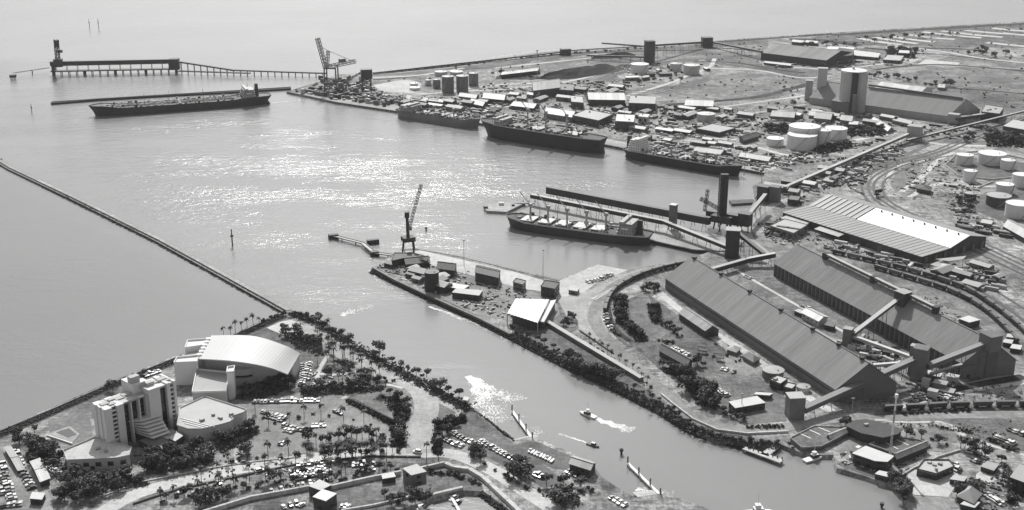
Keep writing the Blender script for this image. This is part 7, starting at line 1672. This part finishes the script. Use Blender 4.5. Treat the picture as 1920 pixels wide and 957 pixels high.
# far port
grove('t', [(1440, 240), (1460, 246), (1475, 240)], 12, 1.01, 'dark tree behind the small central tank', 'trees behind the central tanks', 7)
grove('t', [(1575, 246), (1600, 252), (1640, 250), (1660, 240)], 22, 0.95, 'dark tree of the thicket below the silo block', 'thicket below the silo block', 8)
grove('t', [(1545, 282), (1580, 276), (1600, 264)], 12, 0.77, 'dark tree behind the central bund', 'trees behind the central bund', 6)
grove('t', [(1860, 262), (1890, 262), (1915, 266), (1880, 272)], 26, 1.18, 'large dark tree of the wood at the right edge', 'wood at the right edge', 12)
grove('t', [(1810, 264), (1825, 262)], 5, 1.01, 'dark tree left of the right-edge wood', 'trees left of the wood', 6)
grove('t', [(1620, 148), (1660, 146), (1700, 152), (1720, 158)], 16, 1.01, 'dark tree in the row behind the silo block', 'row behind the silo block', 5)
grove('t', [(1736, 165), (1752, 163), (1785, 162)], 8, 1.12, 'lone dark tree in the fields right of the silos', 'trees in the fields', 4)
grove('t', [(1672, 98), (1700, 94), (1714, 102), (1710, 110)], 18, 1.12, 'dark tree of the clump by the far house', 'clump by the far house', 6)
grove('t', [(1530, 124), (1570, 128), (1600, 126)], 16, 1.01, 'dark tree in front of the far shed annex', 'trees before the far annex', 6)
grove('tb', [(1490, 92), (1560, 86), (1610, 90)], 16, 1.01, 'dark scrub tree beyond the large far shed', 'scrub beyond the far shed', 5)
grove('tb', [(1620, 80), (1680, 72), (1740, 68), (1800, 66)], 26, 1.01, 'mangrove tree on the far right flats', 'mangroves on the far flats', 6)
grove('t', [(1840, 92), (1850, 104), (1810, 98), (1888, 112)], 9, 1.12, 'dark tree dotted over the far right fields', 'trees in the far right fields', 8)
grove('tb', [(925, 140), (935, 142), (1006, 148), (1014, 142)], 12, 1.12, 'dark tree at the ends of the long far shed', 'trees by the long far shed', 5)
grove('tb', [(1112, 170), (1130, 172), (1190, 164), (1265, 148), (1300, 156)], 14, 0.90, 'dark bush round the loop track', 'bushes round the loop', 6)
grove('tb', [(1240, 216), (1260, 210), (1280, 214)], 8, 0.90, 'dark bush among the port roads', 'bushes among the port roads', 6)
grove('tb', [(1420, 205), (1500, 206), (1436, 192)], 10, 0.90, 'dark tree along the road to the silo block', 'trees on the silo road', 7)
grove('b', [(1496, 190), (1500, 184), (1460, 160), (1480, 152)], 6, 1.12, 'dark bush at the edge of the big grass field', 'bushes at the field edge', 4)
grove('t', [(1640, 372), (1652, 368)], 4, 0.77, 'dark bush at the back corner of the warehouse', 'bushes behind the warehouse', 4)
grove('tb', [(1790, 385), (1810, 380), (1812, 395), (1795, 400)], 10, 0.84, 'dark tree left of the dark-sided tank', 'trees left of the dark tank', 8)
grove('b', [(1500, 376), (1512, 372), (1490, 390)], 6, 1.01, 'dark bush below the twin towers', 'bushes below the twin towers', 5)
grove('b', [(720, 137), (860, 124), (1000, 106), (1120, 98), (1280, 86)], 40, 1.46, 'scrub bush on the strip along the far shore', 'scrub along the far shore', 3)
grove('p', [(590, 690), (640, 672), (700, 700), (720, 720), (620, 716)], 16, .9, 'slim palm dotted over the park lawn', 'palms on the park lawn', 9)
grove('pb', [(290, 950), (340, 925), (430, 918), (520, 905), (600, 895), (700, 885)], 28, .9, 'palm dotted between the cars of the lower car park', 'plants between the lower car park rows', 8)
grove('pb', [(470, 770), (520, 800), (580, 780), (660, 790), (700, 800)], 14, .8, 'palm on an island of the main car park', 'plants on the car park islands', 8)
grove('pb', [(420, 870), (500, 858), (600, 850), (760, 846)], 18, .9, 'palm on the upper verge of the boulevard', 'plants on the upper verge', 4)
grove('b', [(900, 870), (980, 915), (1060, 930), (1120, 925)], 12, .9, 'low bush along the boulevard bend', 'bushes along the boulevard bend', 9)
grove('b', [(1340, 640), (1400, 680), (1300, 660)], 10, .8, 'garden bush on the shed lawn', 'bushes on the shed lawn', 9)
grow_plants()
# ---------------------------------------------------------------- dense low growth nobody could count
def shrubbery(label, polys, n, size=.8, hi=2.2, wid=None):
    b = MB()
    for i in range(n):
        if wid:
            P = wid[0]; c, a = along(P, path_len(P) * rnd.random()); c = c + Vector((math.sin(a), -math.cos(a), 0)) * rnd.gauss(0, wid[1] * .5)
        else:
            P = polys[rnd.randrange(len(polys))]; q = [Vector((x, y, 0)) for x, y in P]; u, v = rnd.random(), rnd.random(); c = q[0].lerp(q[1], u).lerp(q[3].lerp(q[2], u), v); c = at(c.x, c.y)
        hh = hi * (.5 + .5 * math.sin(c.x * .35) * math.sin(c.y * .27)) + .5
        for k in range(7):
            p = c + Vector((rnd.gauss(0, .8), rnd.gauss(0, .8), rnd.random() * hh)); a = Vector((rnd.uniform(-1, 1), rnd.uniform(-1, 1), rnd.uniform(-.2, 1))).normalized(); e1 = a.orthogonal().normalized(); e2 = a.cross(e1); s = size * rnd.uniform(.5, 1.2)
            b.poly([p + e1 * s, p + e2 * s * .8, p - e1 * s, p - e2 * s * .7])
    o = b.build('shrubbery', M_leaf, loc=(0, 0, LAND)); o['kind'] = 'stuff'; tag(o, label, 'shrubs')
shrubbery('dense dark growth along the south bank of the creek', None, 800, wid=(smooth(px([(548, 588), (600, 610), (662, 650), (745, 696), (838, 746), (880, 772)])), 5), hi=1.7)
shrubbery('dense dark growth on the port bank of the creek', None, 900, wid=(smooth(px([(960, 627), (1020, 658), (1075, 687), (1150, 720), (1240, 767), (1302, 805), (1390, 832), (1460, 835)])), 4), hi=1.5)
shrubbery('dense gardens around the arena and the hotel', [((430, 748), (520, 722), (550, 726), (480, 752)), ((470, 690), (545, 700), (552, 722), (500, 726)), ((560, 726), (640, 724), (720, 732), (570, 746)), ((525, 622), (600, 632), (605, 668), (560, 655)), ((262, 862), (380, 846), (400, 868), (280, 892)), ((400, 836), (470, 806), (486, 812), (420, 850)), ((120, 900), (262, 894), (280, 912), (130, 925)), ((60, 820), (100, 830), (110, 870), (50, 868))], 2600, hi=2.4)
shrubbery('hedges and beds beside the shore road and the tennis court', [((716, 745), (760, 752), (766, 790), (745, 790)), ((735, 800), (760, 800), (756, 840), (735, 838)), ((815, 796), (870, 784), (872, 792), (818, 812)), ((815, 815), (828, 815), (826, 855), (812, 850)), ((648, 752), (656, 752), (742, 796), (732, 798))], 900, hi=2)
shrubbery('beds and thickets inside the road bend and above the creek road', [((1150, 560), (1175, 552), (1180, 610), (1155, 610)), ((1160, 605), (1180, 600), (1215, 640), (1195, 644)), ((1215, 572), (1235, 572), (1240, 605), (1222, 605)), ((1285, 725), (1330, 725), (1350, 770), (1310, 760)), ((1240, 690), (1300, 705), (1300, 715), (1250, 700))], 1300, hi=2.4)
shrubbery('scrub dotted over the far fields and the far right flats', [((1300, 86), (1440, 78), (1440, 120), (1300, 130)), ((1480, 74), (1700, 62), (1720, 84), (1480, 90)), ((1700, 60), (1930, 46), (1930, 70), (1720, 82)), ((1700, 84), (1930, 72), (1930, 120), (1720, 104)), ((1240, 160), (1500, 140), (1500, 172), (1260, 192)), ((1720, 130), (1930, 128), (1930, 215), (1800, 180)), ((700, 140), (1120, 104), (1180, 124), (740, 158))], 230, 1.5, 1.6)
shrubbery('low scrub on the rail yard, the loop and the shed fields', [((1660, 300), (1780, 300), (1780, 380), (1650, 370)), ((1560, 300), (1700, 262), (1690, 300), (1600, 350)), ((1620, 520), (1760, 560), (1900, 680), (1760, 600)), ((1700, 750), (1900, 712), (1920, 745), (1720, 766)), ((1600, 795), (1900, 790), (1900, 840), (1780, 800))], 420, .7, .8)
shrubbery('thickets round the silo block and the right edge wood', [((1560, 238), (1670, 236), (1660, 256), (1570, 256)), ((1850, 256), (1930, 256), (1930, 278), (1850, 276)), ((1520, 280), (1590, 268), (1600, 276), (1540, 292)), ((1435, 236), (1480, 236), (1478, 252), (1440, 250)), ((1660, 94), (1714, 92), (1716, 112), (1664, 106))], 1500, 1.3, 3.5)
# ================================================================ CARS
cars([(476, 754), (600, 752)], 20, 'in the top row of the main car park', 'cars in the top row of the main car park', 'side', s=1.2)
cars([(492, 772), (536, 786)], 10, 'in the upper double row of the main car park', 'cars in the upper double row', 'side'); cars([(498, 780), (532, 790)], 7, 'in the second line of the double row of the main car park', 'cars in the second line', 'side')
cars([(530, 798), (570, 808)], 6, 'in the middle row of the main car park', 'cars in the middle row', 'side'); cars([(534, 806), (552, 812)], 3, 'just below the middle row of the main car park', 'cars below the middle row', 'side')
cars([(584, 800), (612, 798)], 4, 'near the round trees of the main car park', 'cars near the round trees', 'side'); cars([(626, 772), (640, 778)], 2, 'standing alone at the centre of the main car park', 'cars at the centre', 'line'); cars([(524, 832), (534, 834)], 2, 'at the bottom left of the main car park', 'cars at bottom left of the main car park', 'side')
cars([(568, 683), (566, 722)], 9, 'in the column beside the arena roof', 'cars beside the arena, left column', 'side'); cars([(580, 680), (574, 715)], 7, 'in the second column beside the arena roof', 'cars beside the arena, right column', 'side')
cars([(268, 707), (300, 696)], 6, 'in the short row behind the hotel by the sea wall', 'cars behind the hotel', 'side')
cars([(556, 873), (640, 862)], 13, 'in the first row below the boulevard', 'cars in the first row below the boulevard', 'side'); cars([(543, 890), (612, 877)], 12, 'in the second row below the boulevard', 'cars in the second row', 'side')
cars([(553, 898), (622, 884)], 11, 'in the third row below the boulevard', 'cars in the third row', 'side'); cars([(556, 911), (622, 899)], 9, 'in the bottom row of the lower car park', 'cars in the bottom row', 'side', skip=.15)
cars([(660, 873), (685, 871)], 5, 'in the short upper row right of the lower car park', 'cars in the short upper row', 'side'); cars([(677, 886), (702, 880)], 5, 'in the short lower row right of the lower car park', 'cars in the short lower row', 'side')
cars([(716, 876), (662, 858)], 2, 'on the verge road', 'cars on the verge', 'line'); cars([(334, 918), (346, 928), (364, 926), (422, 902)], 4, 'scattered in the dusty left part of the lower car park', 'cars in the dusty part', 'side'); cars([(500, 923), (540, 914), (555, 910)], 3, 'by the pale sea wall', 'cars by the sea wall', 'side')
cars([(526, 953), (560, 945), (570, 950)], 4, 'below the pale sea wall', 'cars below the sea wall', 'side'); cars([(640, 950), (655, 952)], 3, 'behind the white-roofed shed at the bottom', 'cars behind the bottom shed', 'side')
cars([(848, 810), (868, 822), (900, 838)], 8, 'in the upper row of the creek car park', 'cars in the upper row by the creek', 'side'); cars([(836, 824), (850, 832), (870, 838)], 5, 'in the lower left row of the creek car park', 'cars in the lower row by the creek', 'side'); cars([(900, 826), (935, 846), (960, 860), (992, 876)], 13, 'in the long line at the creek edge of the car park', 'cars in the long line by the creek', 'side')
cars([(782, 849), (790, 850)], 1, 'at the junction by the shore road', None, 'line'); cars([(425, 870), (470, 868)], 2, 'on the hotel forecourt', 'cars on the forecourt', 'line'); cars([(488, 884), (500, 881)], 1, 'driving along the boulevard', None, 'line', kinds=(4,))
cars([(1000, 888), (1018, 896)], 3, 'beside the boulevard clump', 'cars beside the clump', 'side'); cars([(1145, 932), (1160, 942), (1176, 950)], 4, 'near the lower boat ramp', 'cars near the lower ramp', 'side'); cars([(1062, 884), (1086, 894)], 3, 'below the boat shed', 'cars below the boat shed', 'side')
cars([(2, 870), (14, 912), (24, 940)], 12, 'in the packed column at the far lower left', 'cars in the packed column', 'side', s=1.3); cars([(-6, 885), (4, 930)], 8, 'at the left edge of the photo', 'cars at the left edge', 'side', s=1.3); cars([(28, 845), (40, 880), (62, 920)], 12, 'along the lane at lower left', 'cars along the lane', 'side', s=1.2); cars([(2, 950), (42, 945)], 7, 'in the bottom left corner row', 'cars in the corner row', 'side', s=1.2)
cars([(84, 865), (118, 882)], 7, 'in the jumble beside the podium trees', 'cars beside the podium trees', 'side', s=1.1); cars([(92, 875), (112, 890)], 6, 'in the second line of the jumble beside the podium trees', 'cars beside the podium trees, second line', 'side')
# port side
cars([(1100, 531), (1125, 524), (1148, 515)], 9, 'on the quay apron above the bend', 'cars on the quay apron', 'side', s=1.3); cars([(1135, 588), (1138, 605), (1150, 622)], 6, 'parked inside the bend of the creek road', 'cars inside the bend', 'side')
cars([(1262, 652), (1292, 668)], 7, 'behind the long dark low building', 'cars behind the low building', 'side'); cars([(1340, 728), (1364, 744)], 6, 'beside the grove above the creek road', 'cars beside the grove', 'side'); cars([(1345, 690), (1380, 700)], 5, 'on the paved area by the drum tank', 'cars by the drum tank', 'side', skip=.2)
cars([(1592, 352), (1620, 366)], 4, 'behind the striped part of the warehouse roof', 'cars behind the warehouse', 'line', s=1.2); cars([(1500, 574), (1560, 596)], 6, 'between the two bulk stores', 'cars between the stores', 'line', skip=.3); cars([(1396, 518), (1410, 524)], 3, 'near the top of the gap between the stores', 'cars near the top of the gap', 'side')
cars([(1868, 820), (1902, 834)], 8, 'in the lower row of the right car park', 'cars in the lower row on the right', 'side', s=1.2); cars([(1892, 806), (1925, 818)], 7, 'in the upper row of the right car park', 'cars in the upper row on the right', 'side', s=1.2); cars([(1816, 846), (1852, 860)], 7, 'along the lower right path', 'cars along the path', 'side'); cars([(1820, 862), (1838, 868)], 3, 'beside the small plaza', 'cars beside the plaza', 'side')
cars([(1770, 866), (1795, 874)], 6, 'packed behind the white stepped building', 'cars behind the stepped building', 'side', s=1.2); cars([(1782, 878), (1800, 884)], 4, 'in the second line behind the white stepped building', 'cars in the second line there', 'side', s=1.2); cars([(1846, 925), (1880, 948)], 9, 'in the row behind the gazebo', 'cars behind the gazebo', 'side', s=1.2)
cars([(1760, 742), (1790, 748)], 6, 'at the edge of the coal yard', 'cars at the coal yard', 'side'); cars([(1440, 430), (1446, 446)], 4, 'outside the grey annex', 'cars outside the annex', 'side'); cars([(1680, 822), (1700, 826)], 4, 'behind the dark octagonal pavilion', 'cars behind the pavilion', 'side')
cars([(1250, 250), (1330, 262)], 10, 'in the port yard behind the freighter', 'cars behind the freighter', 'line', skip=.2, s=1.3); cars([(1090, 210), (1160, 214)], 8, 'beside the long dark store', 'cars beside the long dark store', 'line', skip=.2, s=1.3); cars([(1460, 312), (1560, 300)], 9, 'on the gravel by the long berth', 'cars on the gravel', 'line', skip=.3, s=1.3)
# ---------------------------------------------------------------- the prototypes themselves stand nowhere: take them out
for r in PROTO:
    for o in CH.get(r.name, []):
        for q in CH.get(o.name, []): bpy.data.objects.remove(q)
        bpy.data.objects.remove(o)
    bpy.data.objects.remove(r)
